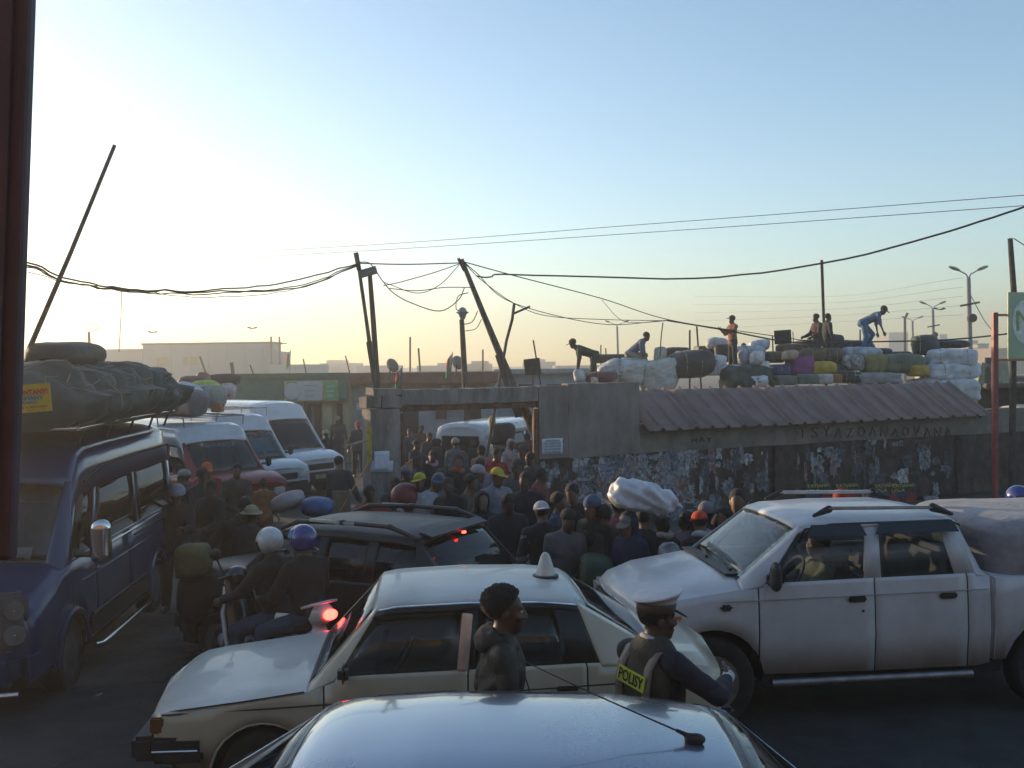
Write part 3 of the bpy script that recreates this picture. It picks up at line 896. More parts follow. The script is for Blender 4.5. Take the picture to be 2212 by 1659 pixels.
    if hood == 'up':
        f = Field(hr, .02); f.ell(w(0, .03, .02), np.array([.105, .115, .13]) * s, H); f.cap(w(0, .04, -.1), w(0, .03, -.03), .1 * s, .1 * s)
        f2 = H.T
        def cut(X, Y, Z):
            q = [(X - c[0]) * f2[i, 0] + (Y - c[1]) * f2[i, 1] + (Z - c[2]) * f2[i, 2] for i in range(3)]
            return .078 * s - np.sqrt(q[0] ** 2 + (np.minimum(q[1] + .05, 0) * .2) ** 2 + ((q[2] + .005) * .75) ** 2) - np.maximum(q[1] + .03, 0) * 3
        fast_mesh('hood', [(*f.build(cut=cut), 0)], [tm], root)
    if hat in ('cap', 'cap_back'):
        f = Field(min(hr, .011), .008); f.ell(w(0, .018, .052), np.array([.088, .104, .088]) * s, H)
        Hi = H.T
        def cut(X, Y, Z): return -((X - c[0]) * Hi[2, 0] + (Y - c[1]) * Hi[2, 1] + (Z - c[2]) * Hi[2, 2] - .038 * s)
        fast_mesh('cap', [(*f.build(cut=cut), 0)], [hm], root)
        sg = -1 if hat == 'cap' else 1
        f = Field(.008, .006); f.flat(w(-.03, sg * .09 - (0 if sg < 0 else -.02), .05), w(.03, sg * .09 - (0 if sg < 0 else -.02), .05), .062 * s, .062 * s, H @ rotx(pi / 2), .16)
        f.pr.clear(); f.ell(w(0, sg * .10 + (.0 if sg < 0 else .03), .043), np.array([.078, .085, .010]) * s, H @ rotx(sg * -.12))
        fast_mesh('cap_peak', [(*f.build(), 0)], [hm], root)
    elif hat == 'beanie':
        f = Field(hr, .012); f.ell(w(0, .02, .052), np.array([.09, .106, .092]) * s, H)
        Hi = H.T
        def cut(X, Y, Z): return -((X - c[0]) * Hi[2, 0] + (Y - c[1]) * Hi[2, 1] + (Z - c[2]) * Hi[2, 2] - .02 * s)
        fast_mesh('knitted_hat', [(*f.build(cut=cut), 0)], [hm], root)
    elif hat == 'brim':
        f = Field(.012, .012); f.ell(w(0, .015, .075), np.array([.088, .102, .07]) * s, H); f.ell(w(0, .015, .048), np.array([.155, .165, .012]) * s, H)
        fast_mesh('brimmed_hat', [(*f.build(), 0)], [hm], root)
    elif hat == 'helmet':
        f = Field(.010, .02); f.ell(w(0, .012, .035), np.array([.116, .134, .124]) * s, H)
        Hi = H.T
        def cut(X, Y, Z):
            ly = (X - c[0]) * Hi[1, 0] + (Y - c[1]) * Hi[1, 1] + (Z - c[2]) * Hi[1, 2]
            lz = (X - c[0]) * Hi[2, 0] + (Y - c[1]) * Hi[2, 1] + (Z - c[2]) * Hi[2, 2]
            return np.maximum(-(lz + .075 * s), np.minimum(-(lz - .04 * s), -(ly + .045)))
        ho = fast_mesh('helmet', [(*f.build(cut=cut), 0)], [hm], root)
        # visor, edge trim and chin strap
        f = Field(.008, .01); f.ell(w(0, .012, .035), np.array([.123, .142, .130]) * s, H)
        vz = (.045, .125) if visor == 'up' else (-.045, .05)
        def vcut_(X, Y, Z):
            ly = (X - c[0]) * Hi[1, 0] + (Y - c[1]) * Hi[1, 1] + (Z - c[2]) * Hi[1, 2]
            lz = (X - c[0]) * Hi[2, 0] + (Y - c[1]) * Hi[2, 1] + (Z - c[2]) * Hi[2, 2]
            return np.maximum(np.maximum(vz[0] * s - lz, lz - vz[1] * s), ly + .02)
        fast_mesh('visor', [(*f.build(cut=vcut_), 0)], [visor_m or M_blackp_early], ho)
        pts = [w(.116 * cos(a), .012 + .134 * sin(a), -.070) for a in [(-.15 + k * 3.44 / 16) for k in range(17)]]
        tube('edge_trim', pts, .007, M_blackp_early, ho, n=5)
        tube('chin_strap', [w(.085, -.02, -.06), w(.05, -.05, -.12), w(0, -.06, -.135), w(-.05, -.05, -.12), w(-.085, -.02, -.06)], .006, M_blackp_early, ho, n=4)
    elif hat == 'halfhelmet':
        f = Field(.012, .02); f.ell(w(0, .012, .04), np.array([.115, .132, .12]) * s, H)
        Hi = H.T
        def cut(X, Y, Z): return -((X - c[0]) * Hi[2, 0] + (Y - c[1]) * Hi[2, 1] + (Z - c[2]) * Hi[2, 2] - .03 * s)
        fast_mesh('helmet', [(*f.build(cut=cut), 0)], [hm], root)
    if scarf is not None:
        f = Field(.012, .02)
        for k in range(12):
            a0_, a1_ = 2 * pi * k / 12, 2 * pi * (k + 1) / 12
            q = lambda a: w(.085 * cos(a), .02 + .08 * sin(a), -.125 + .02 * sin(2 * a))
            f.cap(q(a0_), q(a1_), .032 * s)
        fast_mesh('scarf', [(*f.build(folds=.004, ffreq=60), 0)], [scarf], root)
    return root, J

def sack(name, c, size, m, label=None, cat=None, rz=0.0, rx=0.0, ry=0.0, e=2.6, amp=.06, seed=0, parent=None, group=None, sub=4, ties=None, flat=True, tie_m=None, freq=2.2):
    """a soft bag or bale: bulging box with wrinkles, and cords that pinch it"""
    bm = bmesh.new(); bmesh.ops.create_icosphere(bm, subdivisions=sub, radius=1.0)
    sx, sy, sz = (k / 2 for k in size)
    for v in bm.verts:
        d = v.co.normalized()
        r = (abs(d.x) ** e + abs(d.y) ** e + abs(d.z) ** e) ** (-1 / e)
        q = d * r
        n = mnoise.noise(q * freq * .55 + Vector((seed, seed * 1.7, 0))) * amp * 1.5
        wq = q + Vector((mnoise.noise(q * 1.3 + Vector((0, 3, seed))), mnoise.noise(q * 1.3 + Vector((7, 0, seed))), 0)) * .5
        n += -abs(mnoise.noise(Vector((wq.x * 1.4, wq.y * 3.0, wq.z * 1.6)) * freq + Vector((3, seed, 5)))) * amp * 1.1
        n += -abs(mnoise.noise(Vector((wq.x * 3.1, wq.y * 2.0, wq.z * 3.4)) * freq + Vector((seed, 8, 1)))) * amp * .55
        q = q * (1 + n + amp * .4)
        q.x += amp * 1.6 * q.z * sin(seed * 2.3); q.z += amp * 1.2 * q.x * cos(seed * 1.9)
        if ties:
            for tx in ties: q *= 1 - .10 * math.exp(-((q.x - tx) / .05) ** 2) * (abs(q.y) + abs(q.z) > .3)
        v.co = (q.x * sx, q.y * sy, max(q.z, -.93 if flat else -2) * sz)
    o = bmobj(name, bm, m, parent, ang=60)
    o.location = c; o.rotation_euler = (rx, ry, rz)
    if label: tag(o, label, cat, group)
    if ties and tie_m:
        for tx in ties:
            pts = []
            for k in range(25):
                a = 2 * pi * k / 24; d = Vector((0, cos(a), sin(a)))
                r = (abs(d.y) ** e + abs(d.z) ** e) ** (-1 / e)
                pts.append((tx * sx, d.y * r * sy * .94, max(d.z * r, -.93) * sz * .95))
            tube('cord', pts, .012, tie_m, o, n=5)
    return o
# ------------------------------------------------------------------ vehicles: lofted body shells with real openings
M_rub = mat('black_rubber', (.018, .018, .019), rough=0.75, var=.2)
M_tyre = mat('tyre_rubber', (.022, .021, .020), rough=0.85, var=.2, bump=.3, bscale=60, dirt=.4, dirtcol=(.06, .05, .04))
M_blackp = mat('black_plastic', (.02, .02, .022), rough=0.5, var=.15)
M_trim = mat('dark_interior', (.022, .022, .024), rough=0.85)
M_seat = mat('seat_cloth', (.045, .043, .045), rough=0.95)
M_chrome = mat('chrome', (.75, .74, .72), rough=0.12, metal=1.0, var=.03)
M_steel = mat('wheel_steel', (.30, .30, .31), rough=0.4, metal=.8, var=.1, dirt=.5)
M_lens = mat('lamp_lens', (.5, .5, .5), rough=0.08, var=.1, spec=.8)
M_refl = mat('lamp_reflector', (.7, .7, .7), rough=0.2, metal=.9)
M_amber = mat('amber_lens', (.55, .17, .02), rough=0.15)
M_redl = mat('red_lens', (.22, .01, .01), rough=0.15)
M_redon = mat('lit_red_lamp', (.5, .01, .01), rough=0.3, emit=(1, .03, .02), estr=5.0)
GL = glass('car_glass', (.62, .66, .66)); GLD = glass('dark_car_glass', (.25, .28, .3)); GLC = glass('clear_car_glass', (.93, .95, .94), .7)
def paint(name, c, **k):
    kw = dict(rough=.32, coat=.7, var=.05, scale=3, dirt=.22, dirtcol=(.20, .17, .14)); kw.update(k)
    return mat('paint_' + name, c, **kw)

def interp(keys, u, fields):
    us = [k['u'] for k in keys]
    i = 0
    while i < len(us) - 2 and u > us[i + 1]: i += 1
    t = (u - us[i]) / max(1e-9, us[i + 1] - us[i]); t = min(1, max(0, t))
    a, b = keys[i], keys[i + 1]
    return {f: a[f] + (b[f] - a[f]) * t for f in fields}

FIELDS = ('xu', 'zb', 'zw', 'wb', 'wm', 'ww', 'wr', 'ze', 'zt', 'bow', 'shy')
NR = 11
TL, TT = .07, .90
def section(q, u, wheels):
    """half section, bottom to centre line; the near side is -Y"""
    zb = q['zb']
    for (uc, zc, R) in wheels:
        if abs(u - uc) < R: zb = max(zb, zc + sqrt(R * R - (u - uc) ** 2))
    zw, ze, zt = q['zw'], q['ze'], q['zt']; xl, xu = u, q['xu']
    H = max(.01, zw - q['zb'])
    def side(f):                                  # lower body side: f 0..1 of the height below the waist
        z = q['zb'] + H * f
        w = q['wb'] + (q['wm'] - q['wb']) * min(1, f / .42) if f < .42 else q['wm'] + (q['ww'] - q['wm']) * ((f - .42) / .58) ** 1.6
        return w, z
    f0 = (zb - q['zb']) / H
    pts = []
    for k in range(4):
        f = f0 + (1 - f0) * (0, .40, .78, 1)[k]
        w, z = side(f); pts.append([xl, w, z])
    ww, wr = q['ww'], q['wr']
    for t in (TL, TT, 1.0):
        bul = .012 * sin(pi * t) if ze - zw > .2 else 0
        pts.append([xl + (xu - xl) * t, ww + (wr - ww) * t + bul, zw + (ze - zw) * t])
    tall = ze - zw > .2
    c = zt - ze
    for (a, b) in ((.93, .34), (.78, .66), (.42, .93), (0, 1)):
        pts.append([xu, wr * a, ze + c * b])
    for p in pts:
        p[0] += -q['bow'] * (1 - (p[1] / max(.01, q['wm'])) ** 2)
    return pts

def car_shell(root, keys, wheels, classify, mats, extra_u=(), du=.14):
    us = sorted({round(k['u'], 4) for k in keys} | set(round(x, 4) for x in extra_u))
    fine = set(us)
    for (uc, zc, R) in wheels:
        for k in range(13): fine.add(round(uc - R + 2 * R * (k / 12), 4))
        fine.add(round(uc - R - .001, 4)); fine.add(round(uc + R + .001, 4))
    allu = []
    fs = sorted(x for x in fine if us[0] <= x <= us[-1])
    for a, b in zip(fs[:-1], fs[1:]):
        n = max(1, int((b - a) / du)); allu += [a + (b - a) * k / n for k in range(n)]
    allu.append(fs[-1])
    rings = []
    for u in allu:
        s = section(interp(keys, u, FIELDS), u, wheels)
        rings.append([(p[0], -p[1], p[2]) for p in s] + [(p[0], p[1], p[2]) for p in s[-2::-1]])
    n = len(rings[0])
    parts = {}
    for i in range(len(rings) - 1):
        um = (allu[i] + allu[i + 1]) / 2
        for j in range(n - 1):
            far = j >= NR - 1
            row = j if not far else n - 2 - j
            if max((Vector(rings[i][j]) - Vector(rings[i + 1][j])).length, (Vector(rings[i][j + 1]) - Vector(rings[i + 1][j + 1])).length) < 1e-5: continue
            pn = classify(um, row, far)
            if pn is None: continue
            parts.setdefault(pn, []).append((i, j))
    for side in (0, -1):                            # nose and tail caps
        r = rings[side]
        parts.setdefault(('nose' if side == 0 else 'tail'), []).append(('cap', side))
    made = {}
    for pn, quads in parts.items():
        V, F, ix = [], [], {}
        def vid(p):
            k = (round(p[0], 4), round(p[1], 4), round(p[2], 4))
            if k not in ix: ix[k] = len(V); V.append(p)
            return ix[k]
        for q in quads:
            if q[0] == 'cap':
                r = rings[q[1]]; m = 8
                for j in range(NR - 1):
                    a, b = r[j], r[j + 1]; a2, b2 = r[n - 1 - j], r[n - 2 - j]
                    bow = .10 if q[1] == 0 else -.06
                    for k in range(m):
                        def L(p, p2, t):
                            y = p[1] + (p2[1] - p[1]) * t; half = abs(p[1]) + 1e-6
                            return (p[0] - (mats.get('nosebow', .0) if q[1] == 0 else -mats.get('tailbow', .0)) * (1 - (2 * t - 1) ** 2), y, p[2] + (p2[2] - p[2]) * t)
                        f = [vid(L(a, a2, k / m)), vid(L(a, a2, (k + 1) / m)), vid(L(b, b2, (k + 1) / m)), vid(L(b, b2, k / m))]
                        f = list(dict.fromkeys(f))
                        if len(f) > 2: F.append(f if q[1] == -1 else f[::-1])
            else:
                i, j = q
                f = [vid(rings[i][j]), vid(rings[i + 1][j]), vid(rings[i + 1][j + 1]), vid(rings[i][j + 1])]
                f = list(dict.fromkeys(f))
                if len(f) > 2: F.append(f)
        name, m = mats[pn] if pn in mats else (pn, mats['*'])
        is_glass = m.name.endswith('glass')
        o = mesh(name, V, F, m, root, ang=28)
        md = o.modifiers.new('thick', 'SOLIDIFY'); md.thickness = .004 if is_glass else .012; md.offset = -4.0 if is_glass else -1
        made[pn] = o
    return made

def wheel(root, x, y, z, R, w, side=-1, style='steel'):
    """tyre and rim; the outer face looks to the side"""
    e = bpy.data.objects.new('wheel', None); link(e, root); e.location = (x, y, z)
    o = lathe('tyre', [(R * .62, -w * .42), (R * .70, -w * .5), (R * .93, -w * .5), (R, -w * .36), (R, w * .36), (R * .93, w * .5), (R * .70, w * .5), (R * .62, w * .42)], M_tyre, e, n=28, axis='Y')
    m = M_steel
    lathe('rim', [(R * .63, side * w * .44), (R * .60, side * w * .40), (R * .55, side * w * .22), (R * .30, side * w * .26), (R * .22, side * w * .36), (R * .08, side * w * .38)], m, e, n=24, axis='Y')
    for k in range(6):
        a = 2 * pi * k / 6
        box('rim_slot', (R * .42 * cos(a), side * w * .262, R * .42 * sin(a)), (R * .11, .01, R * .11), M_rub, e, R=Matrix.Rotation(-a, 3, 'Y'), bev=.006)
    return e

def seat(root, x, y, z, m=None, back=.62, s=1.0):
    m = m or M_seat
    e = bpy.data.objects.new('seat', None); link(e, root); e.location = (x, y, z)
    box('cushion', (0, 0, .08), (.5, .48, .16), m, e, bev=.05)
    box('backrest', (.30, 0, .12 + back / 2), (.13, .46, back), m, e, R=Matrix.Rotation(radians(14), 3, 'Y'), bev=.05)
    box('headrest', (.40, 0, .20 + back), (.08, .26, .17), m, e, R=Matrix.Rotation(radians(10), 3, 'Y'), bev=.035)
    return e

def underbody(root, L, w, z0, z1, wheels):
    bm = bmesh.new()
    lo = sorted((uc - R, uc + R) for (uc, zc, R) in wheels)
    x = .12
    for a, b in lo + [(L - .12, L)]:
        if a - x > .05: box_bm(bm, ((x + a) / 2, 0, (z0 + z1) / 2), (a - x, w * 2 - .08, z1 - z0))
        x = b
    for a, b in lo: box_bm(bm, ((a + b) / 2, 0, (z0 + z1) / 2 + .1), (b - a + .02, w * 2 - .62, z1 - z0 + .2))
    for (uc, zc, R) in wheels: box_bm(bm, (uc, 0, zc + R + .03), (2 * R, w * 2 - .1, .03))
    return bmobj('underbody', bm, M_trim, root)

def mirror(root, x, y, z, m, side=-1, size=(.09, .16, .13), arm=.08):
    box('door_mirror', (x, y + side * (arm + size[1] / 2), z + .02), size, m, root, bev=.03)
    box('mirror_arm', (x, y + side * arm / 2, z - .02), (.05, arm + .04, .05), M_blackp, root, bev=.01)

def steering(root, x, y, z, R=.18):
    pts = [(x + .10 * sin(2 * pi * k / 20), y + R * cos(2 * pi * k / 20), z + R * .9 * sin(2 * pi * k / 20)) for k in range(21)]
    tube('steering_wheel', pts, .014, M_blackp, root)

def K(u, xu, zb, zw, wb, wm, ww, wr, ze, zt, bow=0.0): return dict(u=u, xu=xu, zb=zb, zw=zw, wb=wb, wm=wm, ww=ww, wr=wr, ze=ze, zt=zt, bow=bow, shy=0)

def gaps(u, cuts, g=.006): return any(abs(u - c) < g for c in cuts)
# ------------------------------------------------------------------ the cars in the street
def saloon_class(A, B, C, D, doors, pillars, Lh, L, hoodrow=3):
    """names the panel for each strip: A-B windscreen, C-D rear screen, doors = cuts, pillars = (u0,u1) solid spans"""
    def cl(u, row, far):
        s = '_f' if far else ''
        if u < A:                                                     # bonnet zone
            if row >= hoodrow:
                return 'gap' if row == hoodrow and False else 'hood'
            return 'fender' + s
        if A <= u <= B:
            t = (u - A) / (B - A)
            if row >= 7: return 'windscreen' if .05 < t < .93 else 'cowl' if t <= .05 else 'roof'
            if row >= 3: return 'apillar' + s
        if C <= u <= D:
            t = (u - C) / (D - C)
            if row >= 7: return 'rearscreen' if .10 < t < .92 else ('roof' if t <= .10 else 'boot')
            if row >= 3: return 'cpillar' + s
        if u > D:
            return 'boot' if row >= 3 else 'quarter' + s
        if row >= 6: return 'roof'
        if row == 5: return 'roofrail' + s
        if row == 4:
            for k, (a, b) in enumerate(pillars):
                if a <= u <= b: return 'pillar%d' % k + s
            return 'win%d' % sum(u > (a + b) / 2 for a, b in pillars) + s
        # lower side
        if gaps(u, doors): return 'gap%d' % min(range(len(doors)), key=lambda k: abs(u - doors[k])) + s
        if u < doors[0]: return 'fender' + s
        if u > doors[-1]: return 'quarter' + s
        return 'door%d' % sum(u > d for d in doors) + s
    return cl

def std_mats(pm, gl=GL, scr=None, rail=None, pil=None, far=True, hood=None, roof=None):
    m = {'*': pm}
    for s in ('', '_f'):
        m.update({'fender' + s: ('fender', pm), 'apillar' + s: ('windscreen_pillar', pm), 'cpillar' + s: ('rear_pillar', pm), 'quarter' + s: ('rear_wing', pm),
                  'roofrail' + s: ('door_frame', rail or pm)})
        for k in range(6): m['pillar%d' % k + s] = ('door_pillar', pil or M_blackp); m['gap%d' % k + s] = ('door_seal', M_rub)
        for k in range(6): m['win%d' % k + s] = ('side_window', gl); m['door%d' % k + s] = ('door', pm)
    m.update({'hood': ('bonnet', hood or pm), 'windscreen': ('windscreen', scr or gl), 'rearscreen': ('rear_window', gl), 'cowl': ('scuttle', M_blackp), 'roof': ('roof', roof or pm), 'boot': ('boot_lid', pm),
              'gap': ('door_seal', M_rub), 'nose': ('nose_panel', pm), 'tail': ('tail_panel', pm)})
    return m

# ---- cream saloon taxi
def taxi():
    pw = paint('taxi_cream', (.50, .43, .30), rough=.38, dirt=.3); pr = paint('taxi_white', (.52, .52, .48), rough=.42, coat=.25, dirt=.35)
    Y0 = 6.62; x0 = P(306, 1500, Y0).x
    root = empty('taxi_car', (x0, Y0 + .80, 0), radians(4.5), 'cream saloon taxi with a cone shaped sign on its white roof', 'taxi')
    A, B, C, D, L = 1.02, 1.20, 3.02, 3.52, 3.86
    g = .006
    keys = [K(0, .0, .40, .69, .68, .76, .73, .68, .70, .715, .05), K(.06, .06, .36, .71, .74, .795, .765, .71, .722, .745, .04), K(.2, .2, .33, .73, .77, .81, .785, .73, .742, .772, .03),
            K(.6, .6, .30, .775, .78, .815, .80, .745, .787, .818, .01), K(1.0, 1.0, .27, .825, .78, .815, .80, .75, .838, .868, 0), K(A, A, .27, .828, .78, .815, .80, .75, .84, .87, 0),
            K(B, 1.48, .26, .885, .78, .815, .80, .63, 1.315, 1.385, 0), K(1.35, 1.58, .26, .892, .78, .815, .80, .63, 1.335, 1.405, 0),
            K(2.05, 2.12, .25, .905, .78, .82, .80, .64, 1.35, 1.42, 0), K(2.72, 2.62, .25, .92, .78, .82, .80, .635, 1.34, 1.41, 0),
            K(2.86, 2.76, .26, .925, .78, .82, .80, .63, 1.33, 1.40, 0), K(C, 2.88, .27, .925, .78, .815, .80, .62, 1.31, 1.375, 0), K(D, D, .30, .925, .78, .81, .79, .72, .945, .975, 0),
            K(3.75, 3.75, .33, .90, .76, .80, .775, .71, .92, .95, -.02), K(L, L, .40, .86, .70, .77, .74, .68, .875, .90, -.04)]
    wh = [(.72, .28, .345), (3.16, .28, .345)]
    doors = [1.13, 2.10, 2.92]
    pil = [(2.03, 2.14), (2.80, 3.02)]
    cl0 = saloon_class(A, B, C, D, doors, pil, .87, L)
    def cl(u, row, far):
        if u < A and row == 3: return 'gap' if row == 3 and not far and .08 < u < A - .04 and False else ('hood')
        return cl0(u, row, far)
    m = std_mats(pw, GL, rail=M_blackp, hood=pr, roof=pr); m['nosebow'] = .03; m['tailbow'] = .03
    ex = [d + e for d in doors for e in (-g, g)] + [p for a in pil for p in a] + [A + (B - A) * .05, A + (B - A) * .93, C + (D - C) * .1, C + (D - C) * .92]
    car_shell(root, keys, wh, cl, m, ex)
    underbody(root, L, .80, .22, .42, wh)
    for (u, z, R) in wh:
        for s in (-1, 1): wheel(root, u, s * .715, .28, .28, .16, s)
    # door pillar with bright strip, waist groove, bumper, lamp, handles
    box('bright_pillar_trim', (2.085, -.735, 1.115), (.075, .02, .38), mat('polished_trim', (.62, .6, .58), rough=.18, metal=.9), root, R=Matrix.Rotation(radians(7), 3, 'Y') @ Matrix.Rotation(radians(-22), 3, 'X'), bev=.006)
    tube('waist_groove', [(u, -(.806 if u > .3 else .785), .70 + .035 * u) for u in (.06, .3, .7, 1.1, 1.8, 2.6, 3.4)], .006, M_rub, root)
    tube('bonnet_shut_line', [(.03, -.735, .70), (.2, -.789, .735), (.6, -.804, .78), (1.0, -.804, .83)], .005, M_rub, root)
    bm = bmesh.new(); box_bm(bm, (-.07, 0, .47), (.16, 1.56, .17), bev=.03); box_bm(bm, (.16, -.79, .47), (.34, .06, .17), bev=.02); box_bm(bm, (.16, .79, .47), (.34, .06, .17), bev=.02)
    o = bmobj('front_bumper', bm, M_blackp, root); tube('bumper_strip', [(.3, -.825, .47), (.0, -.815, .47)], .008, M_chrome, o)
    bm = bmesh.new(); box_bm(bm, (L + .03, 0, .50), (.16, 1.54, .18), bev=.03); box_bm(bm, (L - .2, -.79, .5), (.3, .05, .17), bev=.02); bmobj('rear_bumper', bm, M_blackp, root)
    for s in (-1, 1):
        box('headlight', (-.0, s * .56, .63), (.06, .30, .12), M_lens, root, bev=.015)
        box('indicator', (.03, s * .765, .63), (.10, .035, .11), mat('dull_amber', (.16, .07, .03), rough=.3), root, bev=.01)
        box('tail_light', (L - .005, s * .58, .70), (.05, .30, .16), M_redl, root, bev=.015)
    box('grille', (-.015, 0, .62), (.04, .76, .11), M_blackp, root, bev=.01)
    for s in (-1, 1):
        tube('drip_rail', [(1.50, s * .655, 1.325), (1.62, s * .65, 1.345), (2.12, s * .66, 1.36), (2.62, s * .655, 1.35), (2.86, s * .645, 1.322)], .007, M_chrome, root)
        tube('side_rub_strip', [(1.15, s * .822, .56), (2.0, s * .826, .57), (2.8, s * .824, .58)], .014, M_blackp, root)
        for uc in (.72, 3.16): tube('arch_lip', [(uc + .35 * cos(a), s * .806, .28 + .35 * sin(a)) for a in [pi * k / 12 for k in range(13)]], .008, pw, root)
    box('maker_badge', (3.72, -.795, .80), (.10, .006, .02), M_chrome, root)
    for x in (1.95, 2.78): box('door_handle', (x, -.815, .79), (.15, .02, .035), M_blackp, root, bev=.008)
    mirror(root, 1.27, -.79, .95, M_blackp, size=(.07, .13, .12), arm=.04)
    box('wiper', (1.1, -.1, .90), (.02, .6, .015), M_blackp, root)
    # cone shaped roof sign
    sg = bpy.data.objects.new('roof_sign', None); link(sg, root); sg.location = (2.72, -.05, 1.405)
    M_sign = mat('taxi_sign_plastic', (.62, .60, .55), rough=.35, var=.1)
    lathe('sign_body', [(.075, .0), (.072, .03), (.055, .09), (.036, .15), (.020, .175), (.004, .18)], M_sign, sg, n=18)
    lathe('sign_base', [(.10, -.01), (.10, .008), (.07, .012)], M_blackp, sg, n=18)
    for y in (-.37, .37): seat(root, 1.95, y, .38); 
    box('rear_bench', (2.62, 0, .50), (.5, 1.25, .2), M_seat, root, bev=.06); box('rear_bench_back', (2.86, 0, .78), (.14, 1.25, .42), M_seat, root, R=Matrix.Rotation(radians(14), 3, 'Y'), bev=.05)
    box('dashboard', (1.36, 0, .80), (.30, 1.44, .20), M_trim, root, bev=.05)
    steering(root, 1.62, -.36, .88)
    return root
taxi()

# ---- silver hatchback whose roof fills the bottom of the view
def silver_car():
    ps = paint('silver_blue', (.22, .28, .36), rough=.26, metal=.75, var=.03, coat=1.0, dirt=.10)
    root = empty('silver_hatchback', (-2.46, 4.28, 0), radians(-1.0), 'silver blue hatchback with a roof aerial, nearest to the camera', 'car')
    A, B, C, D, L = 1.0, 1.25, 3.4, 3.76, 4.1
    keys = [K(0, 0, .35, .68, .62, .72, .68, .60, .70, .74, .10), K(.12, .12, .28, .74, .74, .80, .76, .66, .78, .83, .08), K(.5, .5, .24, .84, .78, .825, .80, .70, .89, .95, .04), K(A, A, .22, .92, .79, .83, .81, .72, .99, 1.05, .02),
            K(B, 1.62, .22, .95, .79, .83, .80, .60, 1.37, 1.435, .05), K(1.45, 1.72, .22, .955, .79, .83, .80, .605, 1.395, 1.455, .02), K(2.0, 2.1, .22, .96, .79, .835, .80, .615, 1.415, 1.475, 0),
            K(2.95, 2.9, .22, .97, .79, .835, .80, .605, 1.40, 1.465, 0), K(C, 3.3, .25, .98, .79, .83, .79, .58, 1.355, 1.42, -.03), K(3.5, 3.42, .26, .98, .79, .83, .785, .57, 1.33, 1.39, -.04), K(D, 3.82, .3, .96, .77, .81, .75, .62, 1.0, 1.03, -.05), K(L, L - .02, .38, .82, .70, .76, .70, .62, .86, .88, -.08)]
    wh = [(.72, .29, .34), (3.3, .29, .34)]
    doors = [1.18, 2.2, 3.0]; pil = [(2.14, 2.26), (2.98, 3.4)]
    cl0 = saloon_class(A, B, C, D, doors, pil, .95, L)
    m = std_mats(ps, GL, rail=ps)
    ex = [d + e for d in doors for e in (-.006, .006)] + [p for a in pil for p in a] + [A + (B - A) * .05, A + (B - A) * .93, C + (D - C) * .1, C + (D - C) * .92]
    car_shell(root, keys, wh, cl0, m, ex, du=.08)
    underbody(root, L, .80, .2, .4, wh)
    for (u, z, R) in wh:
        for s in (-1, 1): wheel(root, u, s * .72, .29, .29, .17, s)
    for s in (-1, 1):
        tube('roof_gutter', [(1.78, s * .604, 1.402), (2.1, s * .613, 1.418), (2.9, s * .603, 1.404), (3.25, s * .582, 1.366)], .008, M_rub, root)
        box('headlight', (.10, s * .58, .66), (.16, .26, .13), M_lens, root, bev=.04); box('tail_light', (L - .1, s * .66, .85), (.12, .12, .22), M_redl, root, bev=.03)
    box('front_bumper', (.02, 0, .42), (.2, 1.5, .2), ps, root, bev=.06); box('rear_bumper', (L - .05, 0, .45), (.2, 1.5, .22), ps, root, bev=.06)
    mirror(root, 1.35, -.8, 1.0, ps); mirror(root, 1.35, .8, 1.0, ps, side=1)
    ae = bpy.data.objects.new('roof_aerial', None); link(ae, root); ae.location = (3.2, -.10, 1.435)
    f = Field(.006, .01); f.ell((0, 0, .012), (.045, .024, .026)); f.cap((-.02, 0, .025), (-.075, 0, .05), .011, .008)
    fast_mesh('aerial_base', [(*f.build(), 0)], [M_blackp], ae)
    tube('aerial_rod', [(-.07, 0, .047), (-.40, .02, .19), (-.72, .05, .335)], [.004, .0032, .0022], M_blackp, ae)
    for y in (-.37, .37): seat(root, 1.95, y, .38)
    box('dashboard', (1.3, 0, .84), (.35, 1.44, .22), M_trim, root, bev=.05)
    return root
silver_car()

